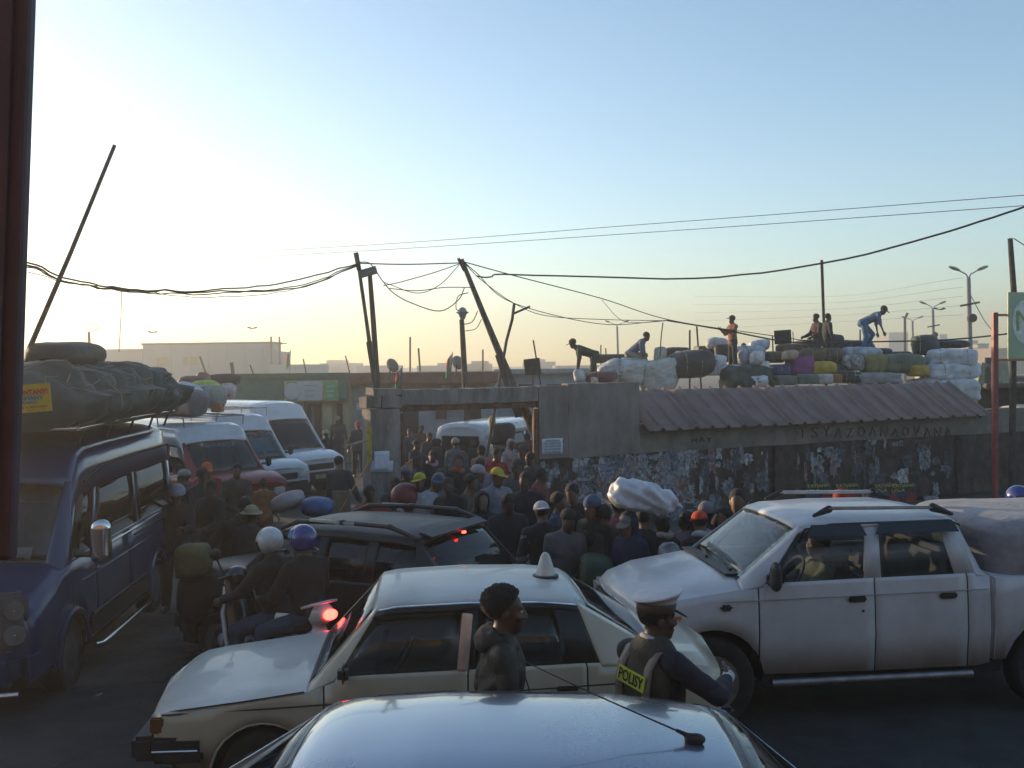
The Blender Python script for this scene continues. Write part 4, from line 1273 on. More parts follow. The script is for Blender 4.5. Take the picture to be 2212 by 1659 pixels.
# ---- white double cab pickup
def pickup():
    pw = paint('pickup_white', (.56, .555, .56), rough=.42, coat=.22, dirt=.32)
    Y0 = 8.05
    root = empty('pickup_truck', (.52, Y0 + .86, 0), radians(6.5), 'white double cab pickup truck with roof bars and window visors', 'pickup')
    A, B, L = 1.26, 1.44, 5.05
    C, D = 3.30, 3.42
    z = -.02
    keys = [K(.40, .40, .60, .92, .72, .80, .76, .68, .94, .98, .10), K(.48, .48, .52, .98, .78, .845, .80, .71, 1.01, 1.055, .08), K(.70, .70, .46, 1.06, .83, .865, .83, .75, 1.09, 1.14, .03), K(1.2, 1.2, .44, 1.13, .84, .865, .845, .76, 1.165, 1.22, 0),
            K(A, A, .44, 1.135, .84, .865, .845, .76, 1.17, 1.225, 0), K(B, 1.84, .43, 1.145, .84, .865, .845, .68, 1.60, 1.65, .03), K(1.6, 1.95, .43, 1.15, .84, .865, .845, .68, 1.63, 1.685, 0),
            K(2.3, 2.38, .42, 1.16, .84, .87, .845, .69, 1.645, 1.70, 0), K(3.1, 3.02, .42, 1.17, .84, .87, .845, .685, 1.64, 1.695, 0), K(C, 3.22, .42, 1.175, .84, .87, .845, .68, 1.61, 1.66, 0), K(D, 3.40, .44, 1.175, .84, .87, .845, .76, 1.19, 1.195, 0)]
    wh = [(1.0, .37, .45)]
    doors = [1.40, 2.40, 3.22]; pil = [(2.31, 2.46), (3.12, 3.3)]
    cl0 = saloon_class(A, B, C, D, doors, pil, 1.2, D)
    m = std_mats(pw, GLC, rail=pw, pil=pw); m['rearscreen'] = ('rear_window', GL); m['nosebow'] = .02
    ex = [d + e for d in doors for e in (-.006, .006)] + [p for a in pil for p in a] + [A + (B - A) * .05, A + (B - A) * .93, C + (D - C) * .1, C + (D - C) * .92]
    car_shell(root, keys, wh, cl0, m, ex)
    # load bed with its own arch
    bk = [K(3.46, 3.46, .46, 1.16, .83, .865, .845, .80, 1.165, 1.17, 0), K(4.9, 4.9, .48, 1.16, .83, .865, .845, .80, 1.165, 1.17, 0), K(5.05, 5.05, .52, 1.15, .80, .84, .82, .78, 1.155, 1.16, 0)]
    wb = [(4.02, .37, .45)]
    bed = bpy.data.objects.new('load_bed', None); link(bed, root)
    car_shell(bed, bk, wb, lambda u, row, far: ('bed_side_f' if far else 'bed_side') if row < 3 else ('bed_rim'), {'*': pw, 'bed_side': ('bed_side', pw), 'bed_side_f': ('bed_side', pw), 'bed_rim': ('bed_cover', pw), 'nose': ('bed_front', pw), 'tail': ('tailgate', pw)}, [4.02], du=.2)
    underbody(root, 5.0, .82, .34, .52, wh + wb)
    for u in (1.0, 4.02):
        for s in (-1, 1): wheel(root, u, s * .74, .37, .37, .22, s)
    # front wheel arch liners, sill step
    for s in (-1, 1):
        tube('side_step', [(1.5, s * .86, .36), (3.25, s * .86, .36)], .035, M_steel, root, n=8)
    # roof bars with dark end caps
    for s in (-1, 1):
        box('roof_bar', (2.62, s * .55, 1.735), (1.0, .05, .03), M_chrome if False else mat('satin_silver', (.55, .55, .56), rough=.35, metal=.7), root, R=Matrix.Rotation(radians(1), 3, 'Y'), bev=.01)
        f = Field(.012, .02); f.flat((2.0, s * .56, 1.685), (2.14, s * .55, 1.735), .018, .035, np.eye(3), .7); fast_mesh('bar_foot', [(*f.build(), 0)], [M_blackp], root)
        f = Field(.012, .02); f.flat((3.25, s * .56, 1.665), (3.08, s * .55, 1.725), .018, .04, np.eye(3), .7); fast_mesh('bar_foot', [(*f.build(), 0)], [M_blackp], root)
    # window visors
    def visor(x0, x1, s, zz):
        V = [(x0, s * .800, zz - .055), (x1, s * .800, zz - .055), (x1 - .03, s * .735, zz + .035), (x0 + .06, s * .735, zz + .035)]
        o = mesh('window_visor', V, [(0, 1, 2, 3)] if s < 0 else [(3, 2, 1, 0)], mat('smoked_visor', (.02, .02, .022), rough=.25), root, smooth=False); md = o.modifiers.new('t', 'SOLIDIFY'); md.thickness = .006
    visor(1.84, 2.36, -1, 1.60); visor(2.44, 3.18, -1, 1.61); visor(1.84, 2.36, 1, 1.60); visor(2.44, 3.18, 1, 1.61)
    for x in (2.24, 3.04):
        box('door_handle', (x, -.873, 1.03), (.155, .025, .05), M_blackp, root, bev=.012)
    box('door_lock', (2.29, -.872, .93), (.02, .012, .02), M_blackp, root, bev=.004)
    box('fuel_flap', (1.12, -.868, 1.0), (.10, .012, .045), M_amber if False else M_blackp, root, bev=.02)
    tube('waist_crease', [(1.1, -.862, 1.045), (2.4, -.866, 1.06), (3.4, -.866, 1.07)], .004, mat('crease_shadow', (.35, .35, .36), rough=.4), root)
    tube('drip_rail', [(1.50, -.845, 1.20), (1.86, -.70, 1.595), (2.1, -.695, 1.63), (3.15, -.695, 1.635), (3.24, -.70, 1.59)], .008, M_rub, root)
    f = Field(.012, .02); f.flat((1.50, -.97, 1.215), (1.50, -.97, 1.315), .075, .07, rotz(pi / 2), .6); f.cap((1.52, -.90, 1.2), (1.5, -.85, 1.19), .03)
    fast_mesh('door_mirror', [(*f.build(), 0)], [M_blackp], root)
    box('mirror_quarter_panel', (1.555, -.842, 1.225), (.16, .012, .09), M_blackp, root, bev=.02)
    for s in (-1, 1): box('headlight', (.39, s * .62, .88), (.12, .3, .14), M_lens, root, bev=.03); box('side_repeater', (.7, s * .872, .93), (.08, .01, .03), M_amber, root)
    box('grille', (.31, 0, .88), (.05, .86, .14), M_blackp, root, bev=.02); box('front_bumper', (.36, 0, .60), (.24, 1.6, .22), M_blackp, root, bev=.05)
    box('rear_bumper', (5.1, 0, .5), (.14, 1.5, .16), M_chrome, root, bev=.03)
    box('wiper', (1.33, -.25, 1.24), (.025, .55, .02), M_blackp, root, R=Matrix.Rotation(radians(-12), 3, 'Z')); box('wiper', (1.31, .35, 1.245), (.025, .55, .02), M_blackp, root, R=Matrix.Rotation(radians(-12), 3, 'Z'))
    box('scuttle_grille', (1.24, 0, 1.225), (.12, 1.3, .015), M_blackp, root, bev=.005)
    seat(root, 2.08, -.38, .58, back=.5); seat(root, 2.08, .38, .58, back=.5)
    box('rear_bench', (2.95, 0, .72), (.5, 1.35, .22), M_seat, root, bev=.06); box('rear_bench_back', (3.2, 0, 1.05), (.14, 1.35, .6), M_seat, root, R=Matrix.Rotation(radians(10), 3, 'Y'), bev=.05)
    box('dashboard', (1.55, 0, 1.07), (.38, 1.5, .24), M_trim, root, bev=.06)
    steering(root, 1.86, -.38, 1.14)
    return root
PU = pickup()
# whitish tarpaulin over the load
M_tarp = mat('pale_tarpaulin', (.25, .232, .245), rough=.6, var=.15, scale=4, bump=.4, bscale=16, sheen=.1)
pm = PU.matrix_basis.copy()
bpy.context.view_layer.update()
o = sack('load_cover', PU.matrix_world @ Vector((4.30, 0, 1.33)), (1.62, 1.66, .60), M_tarp, 'pale tarpaulin stretched over the load of the white pickup', 'tarpaulin', rz=radians(6.5), e=6, amp=.02, seed=4, sub=5)

# ---- dark estate with roof rails behind the scooter
def suv():
    pd = paint('suv_dark', (.012, .014, .016), rough=.5, coat=.05, dirt=.25, dirtcol=(.04, .038, .035))
    root = empty('estate_car', (P(500, 1200, 9.75).x - .5, 11.25, G(9.9) - .04), radians(-27), 'dark grey estate car with roof rails and lit red brake lights', 'car')
    A, B, C, D, L = .90, 1.08, 3.02, 3.34, 3.52
    keys = [K(0, 0, .40, .82, .62, .74, .70, .62, .86, .90, .12), K(.1, .1, .32, .90, .74, .80, .76, .66, .94, .985, .10), K(.45, .45, .28, .97, .79, .83, .80, .70, 1.01, 1.06, .04), K(A, A, .26, 1.01, .80, .83, .81, .72, 1.055, 1.10, .01),
            K(B, 1.38, .26, 1.03, .80, .83, .81, .64, 1.46, 1.53, .03), K(1.3, 1.5, .26, 1.035, .80, .83, .81, .65, 1.485, 1.55, 0), K(2.0, 2.05, .25, 1.04, .80, .835, .81, .66, 1.50, 1.57, 0), K(2.8, 2.78, .26, 1.05, .80, .835, .81, .65, 1.485, 1.555, 0),
            K(C, 2.95, .28, 1.06, .80, .83, .80, .64, 1.46, 1.53, -.02), K(D, 3.36, .34, 1.02, .78, .81, .77, .70, 1.04, 1.05, -.06), K(L, 3.5, .40, .80, .70, .76, .72, .68, .84, .85, -.08)]
    wh = [(.68, .31, .375), (2.78, .31, .375)]
    doors = [1.05, 1.85, 2.58]; pil = [(1.80, 1.92), (2.44, 2.56)]
    cl0 = saloon_class(A, B, C, D, doors, pil, 1.0, L)
    m = std_mats(pd, GLD, rail=pd, pil=pd)
    ex = [d + e for d in doors for e in (-.006, .006)] + [p for a in pil for p in a] + [A + (B - A) * .05, A + (B - A) * .93, C + (D - C) * .1, C + (D - C) * .92]
    car_shell(root, keys, wh, cl0, m, ex, du=.1)
    underbody(root, L, .80, .24, .42, wh)
    for (u, z, R) in wh:
        for s in (-1, 1): wheel(root, u, s * .73, .31, .31, .2, s)
    ra = mat('rail_black', (.03, .032, .034), rough=.35)
    for s in (-1, 1):
        f = Field(.014, .03); 
        pts = [(1.35, 1.50), (1.55, 1.575), (2.1, 1.60), (2.65, 1.59), (2.95, 1.50)]
        for (xa, za), (xb, zb_) in zip(pts[:-1], pts[1:]): f.cap((xa, s * .62, za), (xb, s * .62, zb_), .024)
        fast_mesh('roof_rail', [(*f.build(), 0)], [ra], root)
        box('rail_insert', (1.98, s * .632, 1.598), (.55, .03, .035), mat('satin_silver', (.55, .55, .56)), root, bev=.008)
        box('tail_light', (3.30, s * .70, .97), (.14, .16, .16), M_redl, root, bev=.03)
        box('headlight', (.1, s * .60, .80), (.16, .26, .13), M_lens, root, bev=.04)
    for k in (0, 1): lathe('brake_lamp', [(.001, -.02), (.03, -.015), (.032, .0)], M_redon, root, n=12, axis='X', center=(3.375, -.735 + .065 * k, 1.0))
    box('high_brake_lamp', (3.10, 0, 1.475), (.03, .05, .022), M_redon, root, bev=.006)
    box('rear_bumper', (L - .03, 0, .48), (.22, 1.52, .24), M_blackp, root, bev=.06); box('front_bumper', (.04, 0, .45), (.24, 1.5, .26), pd, root, bev=.07)
    box('spoiler', (3.0, 0, 1.515), (.16, 1.1, .025), pd, root, R=Matrix.Rotation(radians(14), 3, 'Y'), bev=.01)
    box('rear_badge_bar', (3.42, .1, .86), (.03, .6, .05), M_chrome, root, bev=.01)
    for x in (1.72, 2.47): box('door_handle', (x, -.83, .90), (.13, .02, .035), pd, root, bev=.01)
    mirror(root, 1.15, -.82, 1.06, pd)
    for y in (-.37, .37): seat(root, 1.75, y, .5)
    box('wiper', (.98, 0, 1.10), (.03, .9, .02), M_chrome, root)
    return root
suv()
# ------------------------------------------------------------------ vans
def van(root, pm, L=5.4, H=2.42, W=.99, gl=GL, tt=.62, scr=GL, red=None, roofm=None, hoodL=.78, zc=1.27, slope=.62, bump_m=None, lowm=None, wind=((1.15, 1.75), (1.85, 4.9)), R=.34, fore=.45, grille=True, rearw=True):
    """minibus: short bonnet, raked screen, tall roof"""
    global TT, TL
    TT, TL = tt, .03
    A, B = hoodL, hoodL + .14
    xs = hoodL + slope                     # where the screen meets the roof
    e = .25; zsr = zc + (H - .10 - zc) * .66
    lp = pm
    keys = [K(0, 0, .42, .92, W * .88, W * .94, W * .91, W * .84, .97, 1.01, .06), K(.08, .08, .38, 1.0, W * .94, W * .975, W * .95, W * .87, 1.05, 1.09, .05), K(.4, .4, .36, 1.11, W * .965, W * .99, W * .96, W * .88, 1.16, 1.20, .04),
            K(A, A, .36, zc - .06, W * .96, W * .99, W * .95, W * .86, zc - .01, zc + .03, .04),
            K(B, xs, .36, zc - .04, W * .96, W, W * .96, W * .85, zsr, zsr + .09, .06), K(B + .12, xs + fore * .5, .36, zc - .03, W * .96, W, W * .965, W * .84, H - .21, H - .06, .05), K(B + .30, xs + fore, .36, zc - .03, W * .96, W, W * .97, W * .84, H - .15, H - .01, .02),
            K(2.6, 2.7, .36, zc - .02, W * .96, W, W * .97, W * .84, H - .13, H, 0), K(L - .35, L - .35, .36, zc - .02, W * .96, W, W * .97, W * .84, H - .14, H, 0), K(L - .12, L - .14, .38, zc - .02, W * .95, W * .99, W * .96, W * .83, H - .17, H - .02, -.02), K(L, L - .04, .44, zc - .02, W * .90, W * .95, W * .92, W * .80, H - .24, H - .10, -.03)]
    wh = [(.95, R, R + .08), (L - 1.15, R, R + .08)]
    doors = [B + .02, wind[0][1] + .05, wind[0][1] + 1.25]
    def cl(u, row, far):
        s = '_f' if far else ''
        if u < A: return 'hood' if row >= 3 else 'fender' + s
        if A <= u <= B:
            t = (u - A) / (B - A)
            if row >= 7: return 'windscreen' if .04 < t < .92 else ('cowl' if t <= .04 else 'roof')
            if row >= 3: return 'apillar' + s
        if row >= 6: return 'roof'
        if row == 5: return 'upper' + s
        if row == 4:
            for k, (a, b) in enumerate(wind):
                if a < u < b: return 'win%d' % k + s
            return 'post%d' % sum(u > b for a, b in wind) + s
        if row == 3: return 'belt' + s
        for k, d in enumerate(doors):
            if abs(u - d) < .006: return 'gap%d' % k + s
        if u < doors[0]: return 'fender' + s
        if u < doors[1]: return 'door0' + s
        if u < doors[2]: return 'door1' + s
        return 'quarter' + s
    m = std_mats(pm, gl, scr=scr, roof=roofm, hood=pm)
    for s in ('', '_f'):
        m['upper' + s] = ('upper_side', roofm or pm); m['belt' + s] = ('waist_strip', pm)
        for k in range(6): m['post%d' % k + s] = ('window_post', pm)
    m['nosebow'] = .05; m['tailbow'] = .02
    ex = [d + q for d in doors for q in (-.006, .006)] + [q for a in wind for q in a] + [A + (B - A) * .04, A + (B - A) * .92]
    car_shell(root, keys, wh, cl, m, ex, du=.16)
    TT, TL = .90, .07
    underbody(root, L, W * .97, .3, .48, wh)
    for (u, z, r) in wh:
        for s in (-1, 1): wheel(root, u, s * (W - .13), R, R, .2, s)
    bmat = bump_m or M_blackp
    bm = bmesh.new(); box_bm(bm, (-.06, 0, .52), (.22, W * 1.72, .30), bev=.07); bmobj('front_bumper', bm, bmat, root)
    for s in (-1, 1): box('bumper_end', (.24, s * W * .93, .52), (.56, .10, .28), bmat, root, bev=.04)
    if grille: box('grille', (-.045, 0, .80), (.06, W * 1.0, .16), M_blackp, root, bev=.02)
    if rearw:
        box('rear_window', (L + .012, 0, zc + .36), (.02, W * (1.22 if H < 2.1 else 1.5), .44 if H < 2.1 else .58), GLD if False else mat('rear_glass', (.02, .022, .024), rough=.08), root, bev=.008)
        for s in (-1, 1): box('tail_light', (L + .0, s * W * .84, .95), (.05, .13, .42), M_redl, root, bev=.015)
        box('rear_bumper', (L + .04, 0, .50), (.14, W * 1.7, .2), bmat, root, bev=.04)
    box('dashboard', (B + .25, 0, zc - .08), (.5, W * 1.75, .2), M_trim, root, bev=.06)
    for y in (-.48, .48): seat(root, B + .95, y, .85)
    for k in range(3):
        for y in (-.55, .0, .5): seat(root, B + 1.9 + k * .85, y, .72)
    steering(root, B + .62, -.48, zc - .0, .2)
    box('wiper', (A + .04, -.25, zc + .06), (.03, .7, .02), M_blackp, root, R=Matrix.Rotation(radians(-8), 3, 'Z'))
    return root

def headlamp_tall(root, x, y, z, s):
    """tall wrapped lamp unit with two round reflectors and an amber corner"""
    e = bpy.data.objects.new('headlight', None); link(e, root); e.location = (x, y, z); e.rotation_euler = (0, 0, radians(s * -28))
    box('lamp_housing', (.03, 0, 0), (.16, .29, .48), mat('lamp_housing_dark', (.10, .11, .13), rough=.2, spec=.8), e, bev=.045)
    for zz, r, m in ((.10, .075, M_refl), (-.11, .085, M_refl)):
        lathe('reflector', [(.004, .0), (r * .5, -.006), (r, -.028), (r * 1.06, -.032)], m, e, n=20, axis='X', center=(-.055, .02 * s, zz))
        lathe('bulb', [(.002, -.03), (.02, -.02), (.022, .0)], M_lens, e, n=12, axis='X', center=(-.06, .02 * s, zz))
    box('amber_corner', (-.035, s * -.095, -.06), (.05, .055, .28), M_amber, e, bev=.02)
    return e

def blue_van():
    pb = paint('deep_blue', (.004, .030, .10), rough=.28, coat=.5, dirt=.06, dirtcol=(.03, .03, .05))
    GLV = glass('van_glass', (.2, .22, .24), .45)
    globals()['GLV'] = GLV
    fx = P(150, 1480, 9.66)
    d = Vector((-.30, 3.1, 0)).normalized(); rz = atan2(d.y, d.x)
    nrm = Vector((d.y, -d.x, 0))                               # near side, towards +X
    org = Vector((fx.x, 9.66, 0)) - d * .95 - nrm * .93
    root = empty('blue_minibus', (org.x, org.y, G(10.6)), rz, 'dark blue minibus with a tall roof load parked at the left edge', 'minibus')
    van(root, pb, L=5.3, H=2.42, W=.99, gl=GLV, tt=.60, scr=GL, wind=((1.0, 1.62), (1.74, 3.3), (3.38, 4.95)), bump_m=pb, R=.35)
    for s in (-1, 1): headlamp_tall(root, -.01, s * .77, .93, s)
    # chrome details
    for s in (-1, 1):
        tube('sill_tube', [(1.45, s * 1.02, .30), (1.6, s * 1.05, .28), (3.5, s * 1.05, .28), (3.65, s * 1.02, .30)], .033, M_chrome, root, n=10)
        tube('window_trim', [(1.78, s * .985, 1.235), (3.4, s * .985, 1.24), (4.9, s * .98, 1.25)], .008, M_chrome, root)
        tube('rub_strip', [(1.5, s * .995, .62), (3.6, s * .995, .62)], .02, M_blackp, root)
        box('lower_cladding', (2.55, s * .985, .50), (2.2, .03, .20), M_blackp, root, bev=.012)
        for uc in (.95, 4.15):
            pts = [(uc + .44 * cos(a), s * .985, .35 + .44 * sin(a)) for a in [pi * k / 14 for k in range(15)]]
            tube('arch_flare', pts, .028, pb, root)
    tube('bumper_tube', [(-.2, -.9, .34), (-.26, -.4, .33), (-.27, 0, .33), (-.26, .4, .33), (-.2, .9, .34)], .03, M_chrome, root, n=10)
    # chrome door mirror
    f = Field(.01, .03); f.flat((1.05, -1.22, 1.30), (1.05, -1.22, 1.55), .105, .10, rotz(pi / 2), .62); fast_mesh('door_mirror', [(*f.build(), 0)], [M_chrome], root)
    tube('mirror_arm', [(1.08, -.97, 1.30), (1.06, -1.12, 1.30)], .03, M_blackp, root)
    # roof seam and gutter
    for s in (-1, 1): tube('roof_gutter', [(1.42, s * .955, 1.98), (2.0, s * .925, 2.07), (3.5, s * .92, 2.09), (5.0, s * .92, 2.08)], .014, M_rub, root)
    # roof rack
    rk = bpy.data.objects.new('roof_rack', None); link(rk, root)
    for s in (-1, 1):
        tube('rack_rail', [(1.25, s * .95, 2.52), (3, s * .95, 2.54), (5.25, s * .95, 2.53)], .026, M_chrome, rk, n=8)
        for x in (1.5, 2.4, 3.3, 4.2, 5.0): tube('rack_leg', [(x, s * .95, 2.53), (x, s * .88, 2.33)], .014, M_blackp, rk)
    tube('rack_rail', [(1.25, -.95, 2.52), (1.18, 0, 2.52), (1.25, .95, 2.52)], .026, M_chrome, rk, n=8)
    tube('rack_rail', [(1.3, -.95, 2.62), (1.22, 0, 2.62), (1.3, .95, 2.62)], .016, mat('bare_pipe', (.30, .22, .16), rough=.5, metal=.3), rk, n=8)
    for k in range(7): tube('rack_slat', [(1.4 + k * .62, -.95, 2.50), (1.4 + k * .62, .95, 2.50)], .012, M_blackp, rk)
    for s in (-1, 1):
        tube('side_crease', [(1.2, s * .99, 1.02), (3.2, s * .997, 1.03), (5.0, s * .99, 1.03)], .006, pb, root)
        tube('sliding_track', [(3.1, s * .985, 1.16), (5.0, s * .98, 1.17)], .012, M_rub, root)
    for k in range(3): box('grille_bar', (-.085, 0, .74 + .06 * k), (.03, .9, .025), M_chrome, root, bev=.006)
    box('number_plate', (-.19, 0, .55), (.012, .5, .11), mat('old_plate', (.30, .26, .14), rough=.6), root)
    # windscreen papers
    box('windscreen_card', (.96, -.40, 1.345), (.008, .40, .13), M_paper, root, R=Matrix.Rotation(radians(38), 3, 'Y'))
    box('door_handle', (1.68, -.998, 1.05), (.15, .03, .04), pb, root, bev=.01)
    return root
BV = blue_van()
bpy.context.view_layer.update()
def on(root, p): return root.matrix_world @ Vector(p)
rzB = BV.rotation_euler.z

# load on the blue minibus
M_tgreen = mat('grey_green_tarp', (.065, .075, .062), rough=.62, var=.18, scale=3, bump=.45, bscale=14, sheen=.1)
M_tdark = mat('dark_brown_tarp', (.04, .036, .032), rough=.7, var=.2, scale=4, bump=.4, bscale=16)
M_rope = mat('pale_rope', (.34, .29, .20), rough=.9)
def tarp_load(name, c, size, label, seed, rz, m, ropes=True):
    """tarpaulin over heaped bundles: lobed hump pulled in by a rope net"""
    nu, nv = 84, 44; V, F = [], []
    sx, sy, sz = size
    for i in range(nu + 1):
        u = i / nu * 2 - 1
        for j in range(nv + 1):
            a = pi * (j / nv)
            e = .55
            y = math.copysign(abs(cos(a)) ** e, cos(a)); z = abs(sin(a)) ** e
            end = max(0, 1 - abs(u) ** 9) ** .34
            q = Vector((u * sx * 1.1, y * 1.5, z * 1.6 + seed))
            lob = .55 * abs(mnoise.noise(q * 1.1)) + .25 * mnoise.noise(q * 2.3) + .10 * mnoise.noise(q * 6.0)
            rib = -.055 * max(0, cos(u * sx * 3.6 * 1.7 + 2.2 * mnoise.noise(q * .8))) ** 6
            k = (.90 + .30 * lob + rib)
            low = .80 + .2 * z ** .6 + (.18 if z < .55 and z > .1 else 0)
            V.append((u * sx / 2, y * sy / 2 * end ** .5 * k * low, z * sz * end ** .6 * k))
    for i in range(nu):
        for j in range(nv):
            F.append((i * (nv + 1) + j, (i + 1) * (nv + 1) + j, (i + 1) * (nv + 1) + j + 1, i * (nv + 1) + j + 1))
    n = len(V); 
    root = empty(name, c, rz, label, 'load')
    o = mesh('tarpaulin', V, F, m, root, ang=80)
    box('load_base', (0, 0, .04), (sx * .92, sy * .82, .10), M_tdark, root, bev=.03)
    if ropes:
        def surf(i, j): p = Vector(V[i * (nv + 1) + j]); return p + Vector((0, p.y, p.z)).normalized() * .012
        for i in range(6, nu - 3, 9):
            tube('rope', [surf(min(nu, max(0, i + int(3 * sin(j * .5 + i)))), j) for j in range(0, nv + 1, 2)], .0055, M_rope, root, n=4)
        for j in (8, 14, 30, 36):
            tube('rope', [surf(i, min(nv, max(0, j + int(2.2 * sin(i * .35 + j))))) for i in range(2, nu - 1, 3)], .005, M_rope, root, n=4)
    return root
tarp_load('roof_load', on(BV, (3.4, -.05, 2.50)), (4.5, 2.25, .74), 'bulky grey green tarpaulin load roped on the blue minibus roof', 1.3, rzB, M_tgreen)
o = sack('rolled_tarp', on(BV, (3.0, -.30, 3.28)), (2.4, .62, .30), M_tdark, 'dark rolled tarpaulin lying along the top of the blue minibus load', 'roll', rz=rzB + .12, e=3.2, amp=.05, seed=3)
o = sack('bundle', on(BV, (1.75, -.20, 2.64)), (.5, 1.25, .24), mat('striped_purple_cloth', (.16, .03, .10), rough=.8, var=.5, scale=5, col2=(.03, .03, .09), stretch=(1, 6, 1)), 'purple and red striped bundle at the front of the blue minibus roof rack', 'bundle', rz=rzB, e=3, amp=.05, seed=8)
# yellow board with red and blue print
M_by = mat('yellow_board', (.62, .36, .02), rough=.6, var=.1, scale=5)
M_br = mat('red_print', (.45, .04, .03), rough=.7); M_bb = mat('teal_print', (.05, .22, .26), rough=.7)
bc = P(62, 861, 9.62); bc2 = bc
sb = empty('advert_board', bc, radians(2), 'yellow advert board with red and teal print tied to the tarpaulin load', 'board')
box('board', (0, 0, 0), (.42, .02, .27), M_by, sb, R=Matrix.Rotation(radians(-4), 3, 'Y'), bev=.004)
Rx = Matrix.Rotation(radians(-4), 4, 'Y') @ Matrix.Rotation(pi / 2, 4, 'X')
text('print', 'TELONTANY!', .07, M_br, sb, M=Rx @ Matrix.Translation((.0, .055, .012)), width=.38, ext=.001, bold=.003)
text('print', 'ETO IHANY', .05, M_bb, sb, M=Rx @ Matrix.Translation((-.02, .0, .012)), width=.33, ext=.001, bold=.003)
text('print', 'HO ANAO', .035, M_bb, sb, M=Rx @ Matrix.Translation((-.04, -.04, .012)), width=.24, ext=.001, bold=.002)
text('print', 'sy ny fianakaviana', .03, M_ink, sb, M=Rx @ Matrix.Translation((.05, -.082, .012)), width=.24, ext=.001)
tube('tie', [(-.10, -.012, .16), (-.09, -.016, 0), (-.10, -.012, -.16)], .004, M_rope, sb, n=4)
tube('tie', [(.17, -.012, .13), (.14, .05, .22)], .004, M_rope, sb, n=4)
# long pole rising out of the load
a, b = P(52, 780, 10.6), P(248, 313, 10.6)
o = tube('leaning_pole', [loc_ for loc_ in (a - (b - a) * .12, a, (a + b) / 2 + Vector((.012, 0, .0)), b)], [.03, .03, .024, .02], mat('weathered_pole', (.10, .085, .075), rough=.8, var=.25, scale=12), n=8)
tag(o, 'long thin pole slanting up from the roof load against the sky', 'pole')
# ------------------------------------------------------------------ vans parked in the yard
def parked(px, py, Y, ang, H, label, cat='van'):
    """van whose front roof edge shows near (px, py); ang turns its nose from +X towards the camera"""
    p = P(px, py, Y)
    return p
def place_van(name, label, nose_px, Y, heading, **kw):
    """nose_px: picture column of the front of the van; heading: degrees, 0 = nose to the right, 90 = nose to the camera"""
    p = P(nose_px, 1000, Y)
    rz = pi - radians(heading)
    root = empty(name, (p.x, Y, G(Y)), rz, label, 'van')
    return root
wht = paint('van_white', (.62, .63, .64), rough=.25, dirt=.3)
wh2 = paint('van_offwhite', (.56, .57, .58), rough=.3, dirt=.35)
redp = paint('van_red', (.22, .018, .016), rough=.35, coat=.2, dirt=.2)
r1 = place_van('white_van', 'white high roof van with a dark windscreen, nearest to the green shop', 688, 27.0, 40)
van(r1, wht, L=5.6, H=2.55, W=.98, gl=GLD, tt=.60, scr=GLD, wind=((1.05, 1.8), (2.1, 2.9), (3.0, 5.2)), slope=.72, zc=1.22)
for s in (-1, 1):
    box('headlight', (-.02, s * .68, .80), (.10, .30, .16), M_lens, r1, bev=.03); mirror(r1, 1.0, s * .97, 1.35, M_blackp, side=s, size=(.08, .16, .26))
box('bonnet_vent', (.55, .25, 1.19), (.12, .40, .012), M_rub, r1, R=Matrix.Rotation(radians(-14), 3, 'Y'))
box('number_plate', (-.18, .0, .55), (.012, .5, .11), mat('old_plate', (.30, .26, .14), rough=.6), r1)
box('windscreen_sticker', (1.42, .50, 1.78), (.012, .14, .12), M_paper, r1, R=Matrix.Rotation(radians(40), 3, 'Y'))
r2 = place_van('white_van', 'white van with a blue sunshade behind its windscreen, between two parked vans', 606, 24.0, 40)
van(r2, wh2, L=5.0, H=2.30, W=.93, gl=GLD, tt=.66, scr=GL, wind=((1.05, 1.7), (1.9, 2.9), (3.0, 4.7)), slope=.62, zc=1.16, fore=.30)
box('sunshade', (1.22, 0, 1.50), (.012, 1.25, .42), mat('blue_sunshade', (.10, .42, .66), rough=.4), r2, R=Matrix.Rotation(radians(42), 3, 'Y'))
for s in (-1, 1): box('headlight', (-.02, s * .62, .80), (.10, .28, .16), M_lens, r2, bev=.03); mirror(r2, 1.0, s * .92, 1.3, M_blackp, side=s, size=(.08, .14, .22))
r3 = place_van('red_van', 'red van with a white roof and roof bags beside the blue minibus', 545, 20.4, 42)
van(r3, redp, L=4.9, H=2.22, W=.92, gl=GLD, tt=.66, scr=GL, wind=((1.0, 1.7), (1.9, 2.9), (3.0, 4.6)), slope=.60, zc=1.18, roofm=wh2, fore=.28)
for s in (-1, 1): box('headlight', (-.02, s * .62, .80), (.10, .28, .16), M_lens, r3, bev=.03); mirror(r3, 1.0, s * .92, 1.3, M_blackp, side=s, size=(.08, .14, .22))
bpy.context.view_layer.update()
text('screen_lettering', 'MAHASOA', .12, M_paper, r3, M=Matrix.Translation((1.23, 0, 1.72)) @ Matrix.Rotation(radians(-90), 4, 'Z') @ Matrix.Rotation(radians(52), 4, 'X'), width=.8, ext=.001)
def bag(px, py, Y, size, col, label, cat='bag', seed=0, rz=0, e=2.6, name='roof_bag', m=None, ties=None, amp=.06, sub=4, zbase=None):
    c = P(px, py, Y)
    if zbase is not None: c.z = zbase + size[2] * .47
    m = m or mat('bag_%s' % label.split()[0] + '_%d' % int(100 * col[0] + 10 * col[1] * 7), col, rough=.62, var=.18, scale=5, bump=.3, bscale=16)
    return sack(name, c, size, m, label, cat, rz=rz, e=e, amp=amp, seed=seed, ties=ties, tie_m=M_rope if ties else None, sub=sub)
